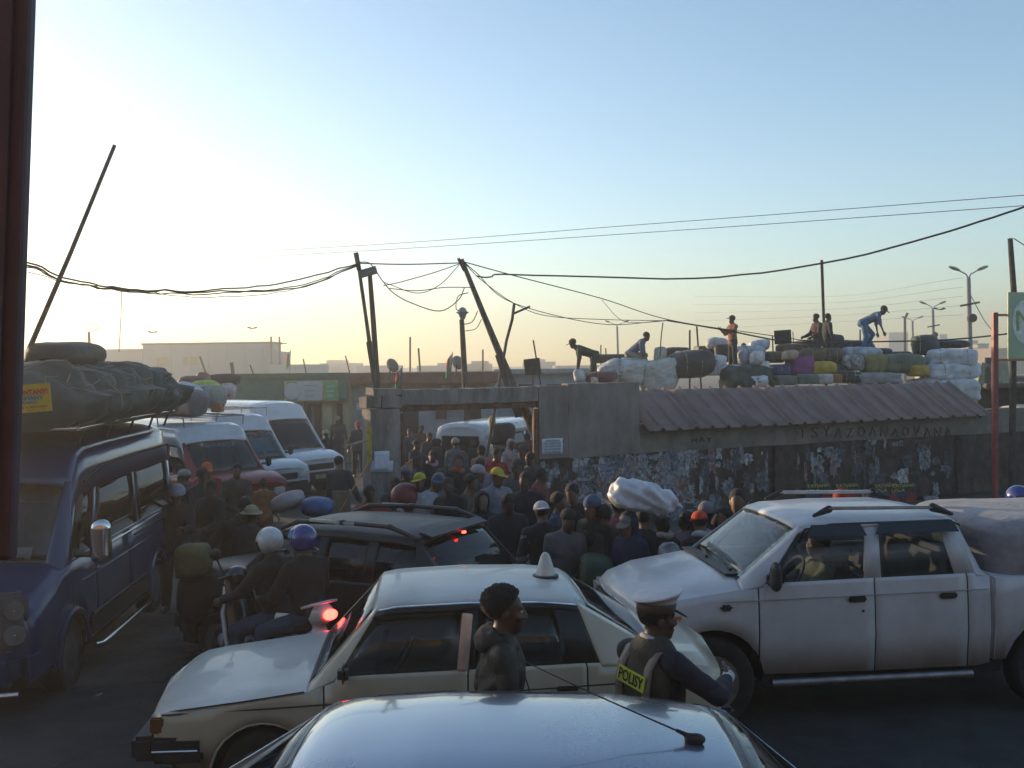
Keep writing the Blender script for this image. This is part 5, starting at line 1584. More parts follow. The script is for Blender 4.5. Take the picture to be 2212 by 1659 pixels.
# bags on the red van and white van roofs
bag(382, 872, 21.8, (1.3, .9, .62), (.10, .115, .145), 'grey blue patterned sack on the red van roof', seed=1, e=4, rz=.2)
bag(404, 852, 22.4, (.75, .75, .55), (.52, .54, .60), 'round white sack bulging on the red van roof', seed=2, e=2.1)
bag(378, 846, 23.4, (.7, .6, .40), (.06, .055, .03), 'dark olive bundle behind the white sack on the van roof', seed=3)
bag(450, 858, 23.0, (.85, .6, .55), (.24, .27, .24), 'pale green sack at the front of the van roof load', seed=4, e=3.2)
bag(446, 836, 25.2, (.7, .6, .36), (.30, .42, .06), 'lime green bundle on top of the van roof load', seed=5)
bag(484, 846, 25.4, (.6, .5, .42), (.42, .35, .33), 'red and white printed bag on the van roof load', seed=6, m=mat('red_white_print', (.5, .5, .5), rough=.7, scale=4, col2=(.35, .04, .04)))
bag(417, 826, 25.4, (.75, .5, .34), (.09, .04, .045), 'maroon bundle topping the heap on the parked vans', seed=7)
bag(440, 820, 25.9, (.36, .3, .38), (.28, .14, .09), 'small tan bundle at the peak of the van roof heap', seed=8)
bag(478, 822, 26.8, (1.0, .5, .36), (.035, .03, .03), 'black rolled bundle at the back of the van roof heap', seed=9, e=3)
bag(470, 877, 22.9, (.24, .3, .3), (.34, .13, .06), 'orange cardboard carton at the roof edge of the red van', seed=10, e=7, amp=.02)
bag(392, 884, 21.2, (.26, .3, .22), (.26, .18, .12), 'brown cardboard carton on the red van roof', seed=11, e=7, amp=.02)
for rt, x0, x1, hh in ((r3, 1.4, 4.6, 2.25), (r2, 1.5, 4.7, 2.33)):
    rk = bpy.data.objects.new('roof_rack', None); link(rk, rt)
    for s in (-1, 1):
        tube('rack_rail', [(x0, s * .72, hh + .08), (x1, s * .72, hh + .08)], .02, M_steel, rk)
        for k in range(4): tube('rack_leg', [(x0 + k * (x1 - x0) / 3, s * .72, hh + .08), (x0 + k * (x1 - x0) / 3, s * .70, hh - .12)], .014, M_steel, rk)
    for k in range(6): tube('rack_slat', [(x0 + k * (x1 - x0) / 5, -.72, hh + .08), (x0 + k * (x1 - x0) / 5, .72, hh + .08)], .012, M_steel, rk)

# ---- white minivan driving in through the gateway, seen from behind
p = P(995, 1000, 25.5)
rz = atan2(cos(radians(14)), -sin(radians(14)))
mv = empty('white_minivan', (p.x, 25.5, G(27)), radians(-112), 'white minivan seen from behind through the gateway', 'van')
van(mv, wht, L=4.4, H=2.02, W=.84, gl=GLD, tt=.72, scr=GL, wind=((1.05, 1.6), (1.75, 2.8), (2.9, 4.1)), slope=.55, zc=1.10, fore=.2, hoodL=.5, R=.30)
mv.location = (p.x - 4.4 * cos(radians(-112)), 25.5 - 4.4 * sin(radians(-112)), G(27))
# ------------------------------------------------------------------ loads and vans behind the wall
random.seed(5)
def parked_copy(src, px, Y, heading, label, name='parked_van', dz=0):
    c = copy_tree(src); p = P(px, 900, Y); c.name = name
    c.location = (p.x, Y, G(Y) + dz); c.rotation_euler = (0, 0, pi - radians(heading)); c['label'] = label; c['category'] = 'van'
    return c
# loads of the copied vans are separate things, so only the vehicles are copied
def strip_copy(src, *a, **k): return parked_copy(src, *a, **k)
parked_copy(r2, 1262, 27.6, 177, 'white van behind the wall under the pale plastic covered bundles')
parked_copy(r3, 1436, 30.2, 177, 'red van behind the wall under dark bundles and white bales', 'red_van')
parked_copy(r2, 1665, 28.4, 178, 'white van behind the wall under brown sacks and a magenta bag')
parked_copy(r1, 2060, 29.0, 178, 'white high roof van behind the wall under big white bales', dz=-.35)
LB = 28.3
def bl(px, py, w, h, col, label, Y=LB, d=None, e=3.6, seed=None, cat='bag', name='load_bag', ties=None, amp=.07, rz=0, m=None, sub=4):
    s = FPX / Y
    seed = px * .37 + py if seed is None else seed
    if ties is None and w > 50 and e < 5: ties = ((-.35, .3), (-.1,), (.2, -.45))[int(px) % 3]
    c = P(px, py, Y)
    rz = rz + .25 * sin(px * 1.7)
    m = m or mat('load_%d_%d_%d' % tuple(int(k * 250) for k in col), col, rough=.58, var=.16, scale=4, bump=.35, bscale=14, sheen=.1)
    return sack(name, c, (w / s, d or min(1.0, .8 * w / s + .15), h / s), m, label, cat, rz=rz, e=e, amp=amp, seed=seed, ties=ties, tie_m=M_rope if ties else None, sub=sub)
WHT = (.60, .60, .60)
M_plas = mat('translucent_plastic', (.50, .49, .45), rough=.35, var=.12, scale=3, bump=.5, bscale=10)
bl(1345, 806, 110, 62, WHT, 'large pale plastic covered bundle left of the kneeling loader', d=1.2, e=3.2, m=M_plas, amp=.12, sub=5)
bl(1425, 812, 78, 70, WHT, 'square pale plastic covered bale right of the kneeling loader', d=1.2, e=5, m=M_plas, amp=.08, sub=5)
bl(1333, 775, 96, 20, (.05, .045, .04), 'long dark crate behind the pale bundle', Y=31, e=8, amp=.01, cat='crate', name='crate')
bl(1426, 768, 26, 38, (.45, .42, .34), 'small sheer sack standing behind the kneeling loader')
bl(1300, 815, 64, 26, (.14, .05, .06), 'maroon bundle beside the bending loader', Y=27.2)
bl(1252, 812, 24, 28, (.55, .53, .50), 'white plastic bag at the bending loader feet', Y=27.0)
bl(1285, 822, 16, 16, (.60, .42, .34), 'small white and orange bag on the wall top', Y=26.9)
bl(1490, 788, 104, 62, (.035, .032, .03), 'big black bundle right of the pale bales', d=1.3, e=3)
bl(1462, 762, 56, 24, (.045, .04, .036), 'dark rounded bundle on the big black bundle', Y=29)
bl(1523, 760, 42, 26, (.05, .045, .04), 'dark square crate behind the black bundle', Y=30, e=8, amp=.01, cat='crate', name='crate')
bl(1543, 780, 46, 28, WHT, 'white square bale left of the standing loader', e=6, ties=(0.0,))
bl(1563, 800, 86, 24, (.62, .60, .58), 'long white bale under the standing loader', e=5, ties=(-.3, .4), d=.7)
bl(1548, 742, 46, 26, (.55, .54, .52), 'round white sack behind the standing loader', Y=29.5)
bl(1566, 764, 44, 40, (.055, .05, .045), 'dark sack between the white bale and the standing loader', Y=29.3)
bl(1616, 768, 66, 42, (.42, .46, .52), 'pale blue sack right of the standing loader', Y=29)
bl(1640, 746, 40, 24, (.60, .61, .63), 'white sack leaning on the pale blue sack', Y=29.3, rz=.4)
bl(1636, 774, 32, 30, (.64, .60, .56), 'white knotted bag below the pale blue sack')
# slanting dark green tarpaulin
tp = P(1612, 836, 27.6)
o = tarp_load('green_tarp', (tp.x, 27.6, tp.z - .1), (1.25, 1.2, .74), 'dark green tarpaulin pulled down over goods behind the canopy', 5.5, .2, mat('dark_green_tarp', (.035, .05, .035), rough=.55, var=.2, scale=4, bump=.3, bscale=12), ropes=False)
bl(1634, 824, 46, 26, (.60, .60, .62), 'white bag behind the canopy beside the green tarpaulin', Y=27.3)
bl(1655, 796, 16, 30, (.62, .60, .56), 'small upright white bag beside the blue bag', Y=27.6)
# dark panel on a bracket
q = P(1691, 728, 29); pn = empty('notice_board', q, radians(6), 'square dark panel on a bracket above the brown sacks', 'panel')
box('panel', (0, 0, 0), (.50, .04, .40), M_dark, pn, R=Matrix.Rotation(radians(-3), 3, 'Y'), bev=.008)
tube('bracket', [(-.30, .02, .05), (-.28, .02, -.7)], .02, M_dark, pn); tube('bracket', [(.30, .0, .15), (.33, .0, -.3)], .012, M_dark, pn)
BR = (.13, .085, .045)
for i, (px, py, w, h, yy) in enumerate(((1672, 772, 44, 26, 28.8), (1712, 757, 62, 30, 29.0), (1750, 768, 62, 34, 28.6), (1742, 745, 44, 22, 29.6), (1790, 772, 54, 40, 28.9))):
    bl(px, py, w, h, (.13 + .02 * (i % 2), .085, .045), ['leftmost brown sack on the van load', 'brown sack under the dark panel', 'brown sack in front of the seated loaders', 'small brown sack behind the dark panel', 'brown sack under the seated loaders'][i], Y=yy)
bl(1772, 738, 46, 20, (.10, .12, .13), 'grey sack left of the seated loaders', Y=29.8)
bl(1706, 768, 34, 22, (.42, .30, .20), 'tan folded sack above the magenta bag', Y=28.1)
bl(1727, 791, 52, 44, (.22, .03, .16), 'magenta woven bag in the middle of the load', e=6, amp=.04)
bl(1686, 801, 54, 28, (.03, .06, .17), 'blue plastic bag left of the magenta bag')
bl(1777, 796, 58, 32, (.48, .33, .04), 'yellow sack right of the magenta bag')
bl(1806, 800, 34, 26, (.10, .11, .15), 'grey blue sack between the yellow sack and the printed bundle', Y=28.6)
bl(1690, 822, 52, 22, (.14, .14, .11), 'grey green carton along the canopy ridge', Y=27.6, e=7, amp=.02, cat='carton', name='carton')
bl(1743, 819, 44, 22, (.11, .16, .13), 'teal green carton along the canopy ridge', Y=27.6, e=7, amp=.02, cat='carton', name='carton')
bl(1781, 819, 34, 22, (.50, .44, .42), 'white and pink carton along the canopy ridge', Y=27.6, e=7, amp=.02, cat='carton', name='carton')
bl(1806, 818, 24, 20, (.32, .13, .05), 'orange carton along the canopy ridge', Y=27.6, e=7, amp=.02, cat='carton', name='carton')
bl(1833, 815, 54, 28, (.02, .02, .02), 'black sack along the canopy ridge', Y=27.8)
bl(1843, 784, 46, 36, (.3, .3, .3), 'black and white printed bundle beside the yellow bag', m=mat('bw_print', (.45, .43, .40), rough=.6, scale=7, col2=(.03, .03, .03)))
bl(1890, 788, 58, 48, (.22, .18, .05), 'plump olive yellow bag beside the green bale', e=3)
bl(1950, 786, 88, 44, (.13, .14, .09), 'long olive green bale tied with cord', e=4, ties=(-.3, .35))
bl(1982, 801, 42, 26, (.44, .28, .03), 'yellow sack under the olive bale', Y=27.9)
bl(1862, 764, 84, 30, (.46, .50, .54), 'flat pale sheet sack below the bending loader in blue', Y=29)
bl(1905, 765, 40, 26, (.06, .05, .07), 'dark purple bundle right of the pale sheet sack', Y=29.2)
bl(1942, 770, 50, 22, (.09, .09, .055), 'dark olive bag behind the olive bale', Y=29.4)
bl(1840, 752, 90, 34, (.045, .04, .045), 'dark bundle the loader in blue works on', Y=29.8, d=1.2)
bl(1800, 742, 40, 40, (.06, .06, .065), 'dark sack between the seated loaders and the loader in blue', Y=29.8)
bl(1885, 818, 110, 26, (.28, .27, .27), 'grey cloth covered bale along the canopy ridge', Y=27.9, e=6, d=.9)
bl(1999, 746, 56, 46, (.04, .05, .045), 'dark green tied bale sitting highest on the right', Y=28.8, e=3, ties=(-.55,))
bl(2050, 744, 76, 18, (.03, .03, .032), 'flat black bundle on top of the white bales', Y=29)
bl(2054, 773, 104, 38, (.58, .57, .60), 'upper white bale tied with dark cords', e=5, ties=(-.5, .55), d=.9)
bl(2048, 803, 122, 38, (.56, .55, .58), 'middle white bale tied with dark cords', e=5, ties=(-.45, .5), d=.9, Y=28.2)
bl(2062, 842, 96, 48, (.54, .53, .54), 'lowest big white bale standing at the canopy end', e=5, d=.9, Y=28.0)
bl(1990, 835, 60, 36, (.42, .41, .42), 'grey white bale beside the lowest white bale', e=5, d=.9, Y=28.1)

# ------------------------------------------------------------------ shops and sheds behind the yard
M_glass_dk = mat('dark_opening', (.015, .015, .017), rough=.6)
def B(name, px0, px1, py0, Y, depth, wm, label, roofm=None, roofh=.25, over=.25, cat='building', zg=None):
    """single storey block whose front spans the columns px0..px1, top at py0"""
    a, b = P(px0, py0, Y), P(px1, py0, Y); z0 = G(Y); h = a.z - z0
    root = empty(name, ((a.x + b.x) / 2, Y, z0), 0, label, cat)
    w = b.x - a.x
    chunky('wall', -w / 2, w / 2, 0, depth, 0, h - roofh, wm, root, seg=.8, amp=.01, seed=px0)
    if roofm: box('roof', (0, depth / 2 - over / 2, h - roofh / 2), (w + .2, depth + over * 2, roofh), roofm, root, bev=.03)
    def loc_(px, py): q = P(px, py, Y - .01); return q.x - root.location.x, q.z - z0
    return root, loc_
M_grn = mat('green_fascia', (.06, .165, .125), rough=.6, var=.12, scale=2, dirt=.3, dirtcol=(.05, .12, .09))
M_cream = mat('cream_wall', (.42, .36, .22), rough=.85, var=.12, scale=2, dirt=.35)
M_pale = mat('pale_grey_wall', (.36, .38, .40), rough=.85, var=.1, scale=2, dirt=.4)
M_rroof = mat('faded_red_roof', (.20, .085, .065), rough=.7, var=.2, scale=3, dirt=.4)
M_wsign = mat('white_sign_face', (.44, .46, .45), rough=.5, var=.05)
M_gsign = mat('green_sign_face', (.10, .34, .16), rough=.5)
shop, L1 = B('green_shop', 478, 752, 812, 37, 5, M_cream, 'shop with a green fascia and white sign at the back of the yard')
def flat(parent, L, px0, py0, px1, py1, m, name, proud=.05, th=.06):
    x0, z1 = L(px0, py0); x1, z0 = L(px1, py1)
    return box(name, ((x0 + x1) / 2, -proud, (z0 + z1) / 2), (abs(x1 - x0), th, abs(z1 - z0)), m, parent, bev=.008)
flat(shop, L1, 474, 814, 754, 862, M_grn, 'fascia', .30, .6)
flat(shop, L1, 474, 808, 754, 817, mat('dark_green_edge', (.03, .12, .08), rough=.6), 'fascia_edge', .32, .7)
o = flat(shop, L1, 622, 822, 738, 865, mat('sign_backing_cream', (.40, .33, .20), rough=.6), 'sign_board', .66, .05)
flat(shop, L1, 650, 823, 705, 863, M_wsign, 'sign_panel', .70, .03); flat(shop, L1, 707, 823, 736, 862, M_gsign, 'sign_panel', .70, .03); flat(shop, L1, 629, 824, 649, 864, M_gsign, 'sign_panel', .70, .03)
x, z = L1(640, 844); lathe('sign_emblem', [(.30, -.72), (.29, -.735)], M_wsign, shop, n=24, axis='Y', center=(x, 0, z))
for k in range(3):
    x, z = L1(678, 832 + 11 * k); box('sign_text_bar', (x, -.722, z), (.5 - .1 * k, .008, .035), mat('sign_grey_print', (.25, .33, .30), rough=.6), shop)
    x, z = L1(722, 834 + 10 * k); box('sign_text_bar', (x, -.722, z), (.3 - .04 * k, .008, .04), M_wsign, shop)
for px0, px1 in ((600, 632), (663, 695), (728, 742)):
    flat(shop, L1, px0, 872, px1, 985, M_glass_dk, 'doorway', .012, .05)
for px in (640, 700): flat(shop, L1, px, 864, px + 22, 1000, M_cream, 'pillar', .18, .35)
flat(shop, L1, 673, 880, 680, 980, mat('door_grey', (.16, .17, .18), rough=.5), 'door_leaf', .05, .05)
shop2, L2 = B('grey_shop', 756, 1070, 806, 38, 6, M_pale, 'long pale shop with a faded red roof edge behind the gateway', M_rroof, .42, .45)
flat(shop2, L2, 775, 832, 802, 845, M_wsign, 'sign_board', .08); text('sign_lettering', 'EPICERIE', .28, mat('sign_grey_print', (.25, .33, .30)), shop2, M=Matrix.Translation((L2(788, 838)[0], -.125, L2(788, 838)[1])) @ Matrix.Rotation(pi / 2, 4, 'X'), width=.42, ext=.002)
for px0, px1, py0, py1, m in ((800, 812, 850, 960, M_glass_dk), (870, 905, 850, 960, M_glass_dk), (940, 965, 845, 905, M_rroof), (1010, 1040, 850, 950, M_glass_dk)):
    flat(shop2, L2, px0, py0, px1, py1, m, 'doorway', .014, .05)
flat(shop2, L2, 770, 870, 782, 885, M_paper, 'wall_notice', .03, .02)
for k, (px, c) in enumerate(((955, M_rroof), (985, M_dark), (1030, M_rroof))):
    flat(shop2, L2, px, 832, px + 22, 868, c, 'awning', .4, .7)
shop3, L3 = B('pale_shop', 1072, 1290, 798, 42, 6, M_pale, 'low pale shed right of the leaning poles', mat('grey_tin', (.3, .3, .3), rough=.5, metal=.3, var=.1), .2, .3)
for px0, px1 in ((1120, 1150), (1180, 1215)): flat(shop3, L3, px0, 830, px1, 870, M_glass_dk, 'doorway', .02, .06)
# stones and odds holding down the tin roofs
for k, px in enumerate((905, 925, 940, 1010, 1035, 1050, 800, 830)):
    q = P(px, 801, 38.2); z = shop2.location.z + (P(0, 806, 38).z - G(38))
    sack('roof_stone', (q.x, 38.3 + .2 * (k % 3), shop2.location.z + 2.93 + .05), (.26, .2, .16), M_conc, 'stone weighing down the faded red roof of the long shop', 'stone', seed=k, amp=.2, sub=2, group='stones on the shop roof')
def building(name, px0, px1, py0, Y, depth, wm, label, roofm=None, win=0, wrow=1, top_band=None, cat='building', py_g=None):
    a, b = P(px0, py0, Y), P(px1, py0, Y); h = a.z - G(Y); w = b.x - a.x
    root = empty(name, ((a.x + b.x) / 2, Y, G(Y)), 0, label, cat)
    box('wall', (0, depth / 2, h / 2), (w, depth, h), wm, root)
    if roofm: box('roof', (0, depth / 2, h + h * .012), (w + w * .02, depth * 1.02, h * .035), roofm, root)
    for r in range(wrow):
        for k in range(win):
            box('window', (-w / 2 + w * (k + .7) / (win + .4), -.02, h * (.80 - r * .34)), (w / (win + 1) * .62, .1, h * .13), M_glass_dk if False else mat('far_window', (.26, .22, .12), rough=.5), root)
    return root, h, w
M_wh = mat('warehouse_sheet', (.40, .40, .37), rough=.7, var=.06, scale=.4)
wr, hh, ww = building('warehouse', 308, 588, 745, 105, 4, M_wh, 'long pale warehouse beyond the parked vans', mat('warehouse_roof', (.20, .20, .19), rough=.6))
for k, px in enumerate((355, 375, 405, 412)): 
    if k in (0, 3): x = P(px, 790, 105).x - wr.location.x; box('window', (x, -.03, P(0, 785, 105).z - wr.location.z), (1.5, .1, .9), mat('warehouse_window', (.34, .29, .14), rough=.5), wr)
for k in range(7): box('wall_rib', (-ww / 2 + ww * (k + .5) / 7, -.05, hh / 2), (.12, .12, hh), M_wh, wr)
box('lower_block', (ww / 2 + .5, 2, (hh * .86) / 2), (1.0, 4, hh * .86), M_wh, wr)
wr2, _, _ = building('low_warehouse', -60, 306, 758, 108, 4, M_wh, 'lower flat warehouse wing left of the long warehouse', None)
wr3, _, _ = building('white_shed', 580, 660, 788, 96, 12, mat('white_shed_wall', (.48, .47, .43), rough=.7), 'small white shed beside the long warehouse')
# sign gantry on the warehouse roof
gan = empty('roof_gantry', (P(592, 760, 104).x, 104, G(104)), 0, 'two bare masts with a crossbar at the warehouse end', 'gantry')
for px in (586, 604):
    x = P(px, 760, 104).x - gan.location.x; tube('mast', [(x, 0, 0), (x, 0, P(px, 727, 104).z - gan.location.z)], .10, M_dark, gan)
z1 = P(595, 742, 104).z - gan.location.z
tube('crossbar', [(P(586, 0, 104).x - gan.location.x, 0, z1), (P(608, 0, 104).x - gan.location.x, 0, z1)], .06, M_dark, gan)
for k, px in enumerate((612, 880)): pass
# far skyline
M_far = [mat('far_wall_%d' % i, c, rough=.85, var=.1, scale=.15) for i, c in enumerate([(.34, .32, .30), (.42, .36, .28), (.38, .28, .20), (.30, .30, .32), (.46, .40, .28)])]
FL = [('far_building', [(690, 760, 785, 260), (705, 730, 778, 300), (640, 700, 792, 240), (770, 850, 790, 230), (900, 1000, 790, 240), (945, 975, 784, 260), (1000, 1060, 786, 250), (1018, 1052, 780, 250), (1130, 1200, 782, 280), (1160, 1178, 776, 290), (1200, 1300, 790, 250), (60, 200, 785, 300)])]
for i, (a, b, t, Y) in enumerate(FL[0][1]):
    building('far_building', a, b, t, Y, 20, M_far[i % 4], 'low hazy building on the skyline beyond the yard', cat='building'); 
for o in [o for o in bpy.data.objects if o.name.startswith('far_building') and o.parent is None]: o['group'] = 'hazy skyline buildings'
CT = [(1920, 1962, 718, 420, 'grey tower block far off right of the loader in blue'), (1962, 1990, 762, 300, 'low orange roofed house far off under the dark bale'), (2030, 2046, 722, 380, 'slim pale tower far off beside the street lamps'), (2046, 2070, 742, 320, 'narrow brown house far off beside the slim tower'),
      (2066, 2112, 738, 260, 'brown house with a dark stepped roof far off'), (2112, 2136, 744, 250, 'orange gabled house far off behind the bale cords'), (2096, 2124, 752, 240, 'tan house front far off behind the white bales'), (2120, 2168, 757, 210, 'pale yellow long building right of the white bales'), (2150, 2230, 752, 200, 'yellow building behind the red sign post'), (1900, 2000, 776, 250, 'row of low pink houses far off behind the dark bale'), (2000, 2060, 765, 240, 'low tan house row far off behind the white bales')]
for i, (a, b, t, Y, lab) in enumerate(CT):
    rt, h_, w_ = building('far_house', a, b, t, Y, 14, M_far[(i * 2 + 1) % 5], lab, roofm=[None, M_rroof, None, M_rroof, M_dark, M_rroof][i % 6], win=3 if i in (0, 4, 7, 8) else 0, wrow=2)
# stalls at the right end behind the wall
st, LS = B('market_stall', 2112, 2260, 828, 30, 3, M_dark, 'dark timber stall behind the red sign post', mat('grey_board_roof', (.12, .11, .10), rough=.8), .12, .5)
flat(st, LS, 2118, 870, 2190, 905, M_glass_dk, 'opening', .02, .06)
sh, LH = B('pale_kiosk', 2178, 2330, 795, 33, 3, mat('pale_green_wall', (.30, .36, .24), rough=.8, var=.1), 'pale green kiosk at the right edge behind the sign board')
flat(sh, LH, 2196, 815, 2230, 850, M_rroof, 'window', .02, .06)
for k, (px, py) in enumerate(((2128, 812), (2140, 800), (2166, 806))):
    q = P(px, py, 29.6); box('leaning_board', q, (.36, .05, .75), mat('board_%d' % k, ((.34, .30, .22), (.12, .12, .12), (.40, .36, .24))[k], rough=.8), None, R=Matrix.Rotation(radians(12 - 10 * k), 3, 'Y'))
    tag(bpy.data.objects[-1] if False else [o for o in COL.objects if o.name.startswith('leaning_board')][-1], ('pale board leaning on the dark stall', 'black board leaning on the dark stall', 'cream board nearest the sign post')[k], 'board')

# ------------------------------------------------------------------ sign board and posts on the right
sgn = empty('sign_post', P(2150, 900, 21.5), radians(8), 'red steel post carrying a green sign board with a round white emblem', 'sign')
sgn.location.z = G(21.5)
def S(px, py, dy=0): q = P(px, py, 21.5 + dy); return Vector((q.x - sgn.location.x, dy, q.z - sgn.location.z))
M_rp = mat('red_post_paint', (.28, .05, .04), rough=.5, var=.2, scale=8)
box('post', (S(2149, 780) + S(2149, 780)) / 2 * Vector((1, 1, 0)) + Vector((0, 0, S(2149, 675).z / 2)), (.11, .11, S(2149, 675).z), M_rp, sgn, bev=.01)
for py in (680, 777):
    a, b = S(2150, py), S(2260, py); box('arm', (a + b) / 2, (b.x - a.x, .05, .05), mat('orange_arm_paint', (.45, .17, .06), rough=.5), sgn, bev=.008)
a, b = S(2174, 776), S(2300, 630)
M_sg2 = mat('sign_green', (.36, .44, .27), rough=.5, var=.06, scale=3)
box('board', ((a.x + b.x) / 2, -.08, (a.z + b.z) / 2), (b.x - a.x, .05, b.z - a.z), M_sg2, sgn, bev=.01)
ec = S(2212, 695); 
def disc(r0, r1, m, y):
    V, F = [], []
    for k in range(40):
        t = 2 * pi * k / 40; V += [(ec.x + r0 * .62 * cos(t), y, ec.z + r0 * sin(t)), (ec.x + r1 * .62 * cos(t), y, ec.z + r1 * sin(t))]
    for k in range(40): F.append((2 * k, 2 * ((k + 1) % 40), 2 * ((k + 1) % 40) + 1, 2 * k + 1))
    mesh('emblem_ring', V, F, mat('emblem_white', (.72, .70, .62), rough=.5), sgn, smooth=False)
disc(.0, .46, None, -.112); 
text('emblem_letter', 'M', .62, mat('emblem_line', (.30, .36, .12), rough=.5), sgn, M=Matrix.Translation((ec.x, -.118, ec.z)) @ Matrix.Rotation(pi / 2, 4, 'X'), width=.40, ext=.002)
q = P(2185, 900, 23.5); o = tube('utility_pole', [(q.x, 23.5, G(23.5)), P(2190, 630, 23.5), P(2182, 515, 23.5)], [.09, .07, .06], M_dark, n=8)
tag(o, 'dark crooked pole rising above the green sign board', 'pole')

# ------------------------------------------------------------------ street lamps
M_lamp = mat('lamp_concrete', (.24, .23, .25), rough=.7, var=.1)
M_lhead = mat('lamp_head_grey', (.20, .22, .22), rough=.5)
def street_lamp(px, py_top, py_arm, Y, label, box_on=False, cross=False, spread=.9):
    q = P(px, py_top, Y); z0 = G(Y)
    r = empty('street_lamp', (q.x, Y, z0), 0, label, 'street lamp', 'double armed street lamps')
    h = q.z - z0; k = h / 8.0
    tube('post', [(0.18 * k, 0, 0), (.06 * k, 0, h * .6), (0, 0, h)], [.17 * k, .13 * k, .11 * k], M_lamp, r, n=8)
    ha = P(px, py_arm, Y).z - z0
    for s in (-1, 1):
        tube('arm', [(0, 0, h - .05), (s * .12 * k, 0, h + (ha - h) * .45), (s * spread * k * .55, 0, ha - .02)], .035 * k, M_lhead, r)
        f = Field(.05 * k, .05 * k); f.ell((s * spread * k * .80, 0, ha + .08 * k), (.33 * k, .15 * k, .085 * k), roty(-s * .35)); fast_mesh('lamp_head', [(*f.build(), 0)], [M_lhead], r)
    if cross: box('crossarm', (0, -.14, h * .83), (1.0 * k, .10 * k, .10 * k), M_dark, r, R=Matrix.Rotation(radians(-10), 3, 'Y'))
    if box_on: lathe('junction_drum', [(.22 * k, -.32 * k), (.23 * k, -.12 * k), (.2 * k, -.1 * k)], M_dark, r, n=16, axis='Y', center=(.08 * k, 0, h * .74))
    return r
street_lamp(2092, 600, 583, 48, 'tallest double armed street lamp near the sign board', True, True)
street_lamp(2015, 668, 656, 75, 'double armed street lamp with a ring halfway up, second from the sign board', True, True, 1.0)
street_lamp(1971, 694, 687, 98, 'smaller double armed street lamp above the dark bale', spread=1.1)
street_lamp(1333, 706, 696, 100, 'double armed street lamp behind the kneeling loader', spread=1.3)
q = P(1955, 740, 110); o = tube('far_lamp_post', [(q.x, 110, G(110)), (q.x, 110, P(0, 712, 110).z), (q.x + .3, 110, P(0, 700, 110).z)], .14, M_dark); tag(o, 'slim far lamp post left of the small street lamp', 'lamp post')
# left-hand skyline mast
q = P(193, 760, 80); mr = empty('power_mast', (q.x, 80, G(80)), 0, 'thin mast with a kite shaped wire frame above the minibus load', 'mast')
zt_ = P(193, 718, 80).z - mr.location.z; zk = P(193, 703, 80).z - mr.location.z
tube('mast', [(0, 0, 0), (0, 0, zt_)], .11, M_dark, mr); tube('wire_frame', [(0, 0, zt_), (-.45, 0, zk), (.15, 0, zk + .2), (.9, 0, zk - .1), (.75, 0, zk - .25), (0, 0, zt_)], .03, M_dark, mr, n=4); tube('spur', [(0, 0, zt_ - 1), (.4, 0, zt_ - 1)], .04, M_dark, mr)
# thin poles scattered over the yard
PL = [((432, 770), (452, 828), 60, .06, 'bent thin pole in front of the warehouse left half'), ((500, 783), (507, 830), 50, .09, 'short dark post on the green shop roof left end'), ((540, 788), (556, 830), 55, .04, 'thin slanted stick above the green shop roof'), ((655, 775), (660, 800), 60, .04, 'short stick at the white shed corner'),
      ((746, 768), (754, 800), 60, .04, 'thin leaning stick right of the white shed'), ((886, 728), (886, 800), 95, .10, 'thin lattice mast far behind the left dish'), ((904, 752), (908, 810), 60, .06, 'thin post right of the lattice mast'), ((1043, 755), (1043, 800), 80, .08, 'thin post between the bracket pole and the leaning post'),
      ((1152, 735), (1168, 832), 24, .02, 'thin stick leaning right of the gateway post'), ((1298, 745), (1298, 770), 70, .05, 'thin rod far behind the bending loader'), ((1308, 752), (1310, 772), 70, .05, 'short rod far behind the bending loader'), ((1505, 705), (1509, 760), 32, .03, 'short post behind the black bundle'), ((1490, 713), (1490, 760), 40, .04, 'dark stub post behind the crate'), ((1775, 562), (1779, 680), 30, .045, 'slender tall pole above the two seated loaders'), ((1858, 712), (1858, 730), 40, .03, 'short rod left of the loader in blue')]
for (a, b, Y, r, lab) in PL:
    pa, pb = P(*a, Y), P(*b, Y); d = (pb - pa); k = (G(Y) - pb.z) / d.z if abs(d.z) > 1e-6 else 0
    o = tube('thin_pole', [pb + d * max(0, k), pb, pa], r, M_dark, n=6); tag(o, lab, 'pole')

# ------------------------------------------------------------------ gateway poles, dishes, flags
def pole(name, pts, Y, r, m, label, ground=True):
    pp = [P(x, y, Y) for x, y in pts]
    d = pp[-1] - pp[-2]; k = (G(Y) - pp[-1].z) / d.z
    if ground: pp.append(pp[-1] + d * k)
    rr = r if isinstance(r, list) else [r] * len(pp)
    o = tube(name, pp, (rr + [rr[-1]] * len(pp))[:len(pp)], m, n=8)
    for v in o.data.vertices:
        q = v.co * 4; v.co += Vector((mnoise.noise(q), mnoise.noise(q + Vector((7, 1, 3))), 0)) * .012
    return tag(o, label, 'pole')
M_wood = mat('weathered_wood', (.13, .10, .08), rough=.9, var=.3, scale=7, bump=.6, bscale=30, stretch=(3, 3, .4))
pole('leaning_pole', [(771, 548), (790, 680), (811, 835)], 19.3, [.035, .035, .05], M_wood, 'thin front pole of the leaning pair left of the gateway')
pole('leaning_pole', [(798, 590), (806, 690), (815, 835)], 19.5, [.045, .05, .055], M_wood, 'thicker rear pole of the leaning pair left of the gateway')
o = tube('pole_splint', [P(797, 738, 19.1), P(813, 838, 19.1), P(820, 900, 19.1)], .06, M_wood, n=6); tag(o, 'wooden splint bound to the foot of the leaning pole pair', 'splint')
q = P(794, 588, 19.35); jb = empty('junction_board', q, radians(10), 'grey plank box fixed between the leaning pole pair', 'board')
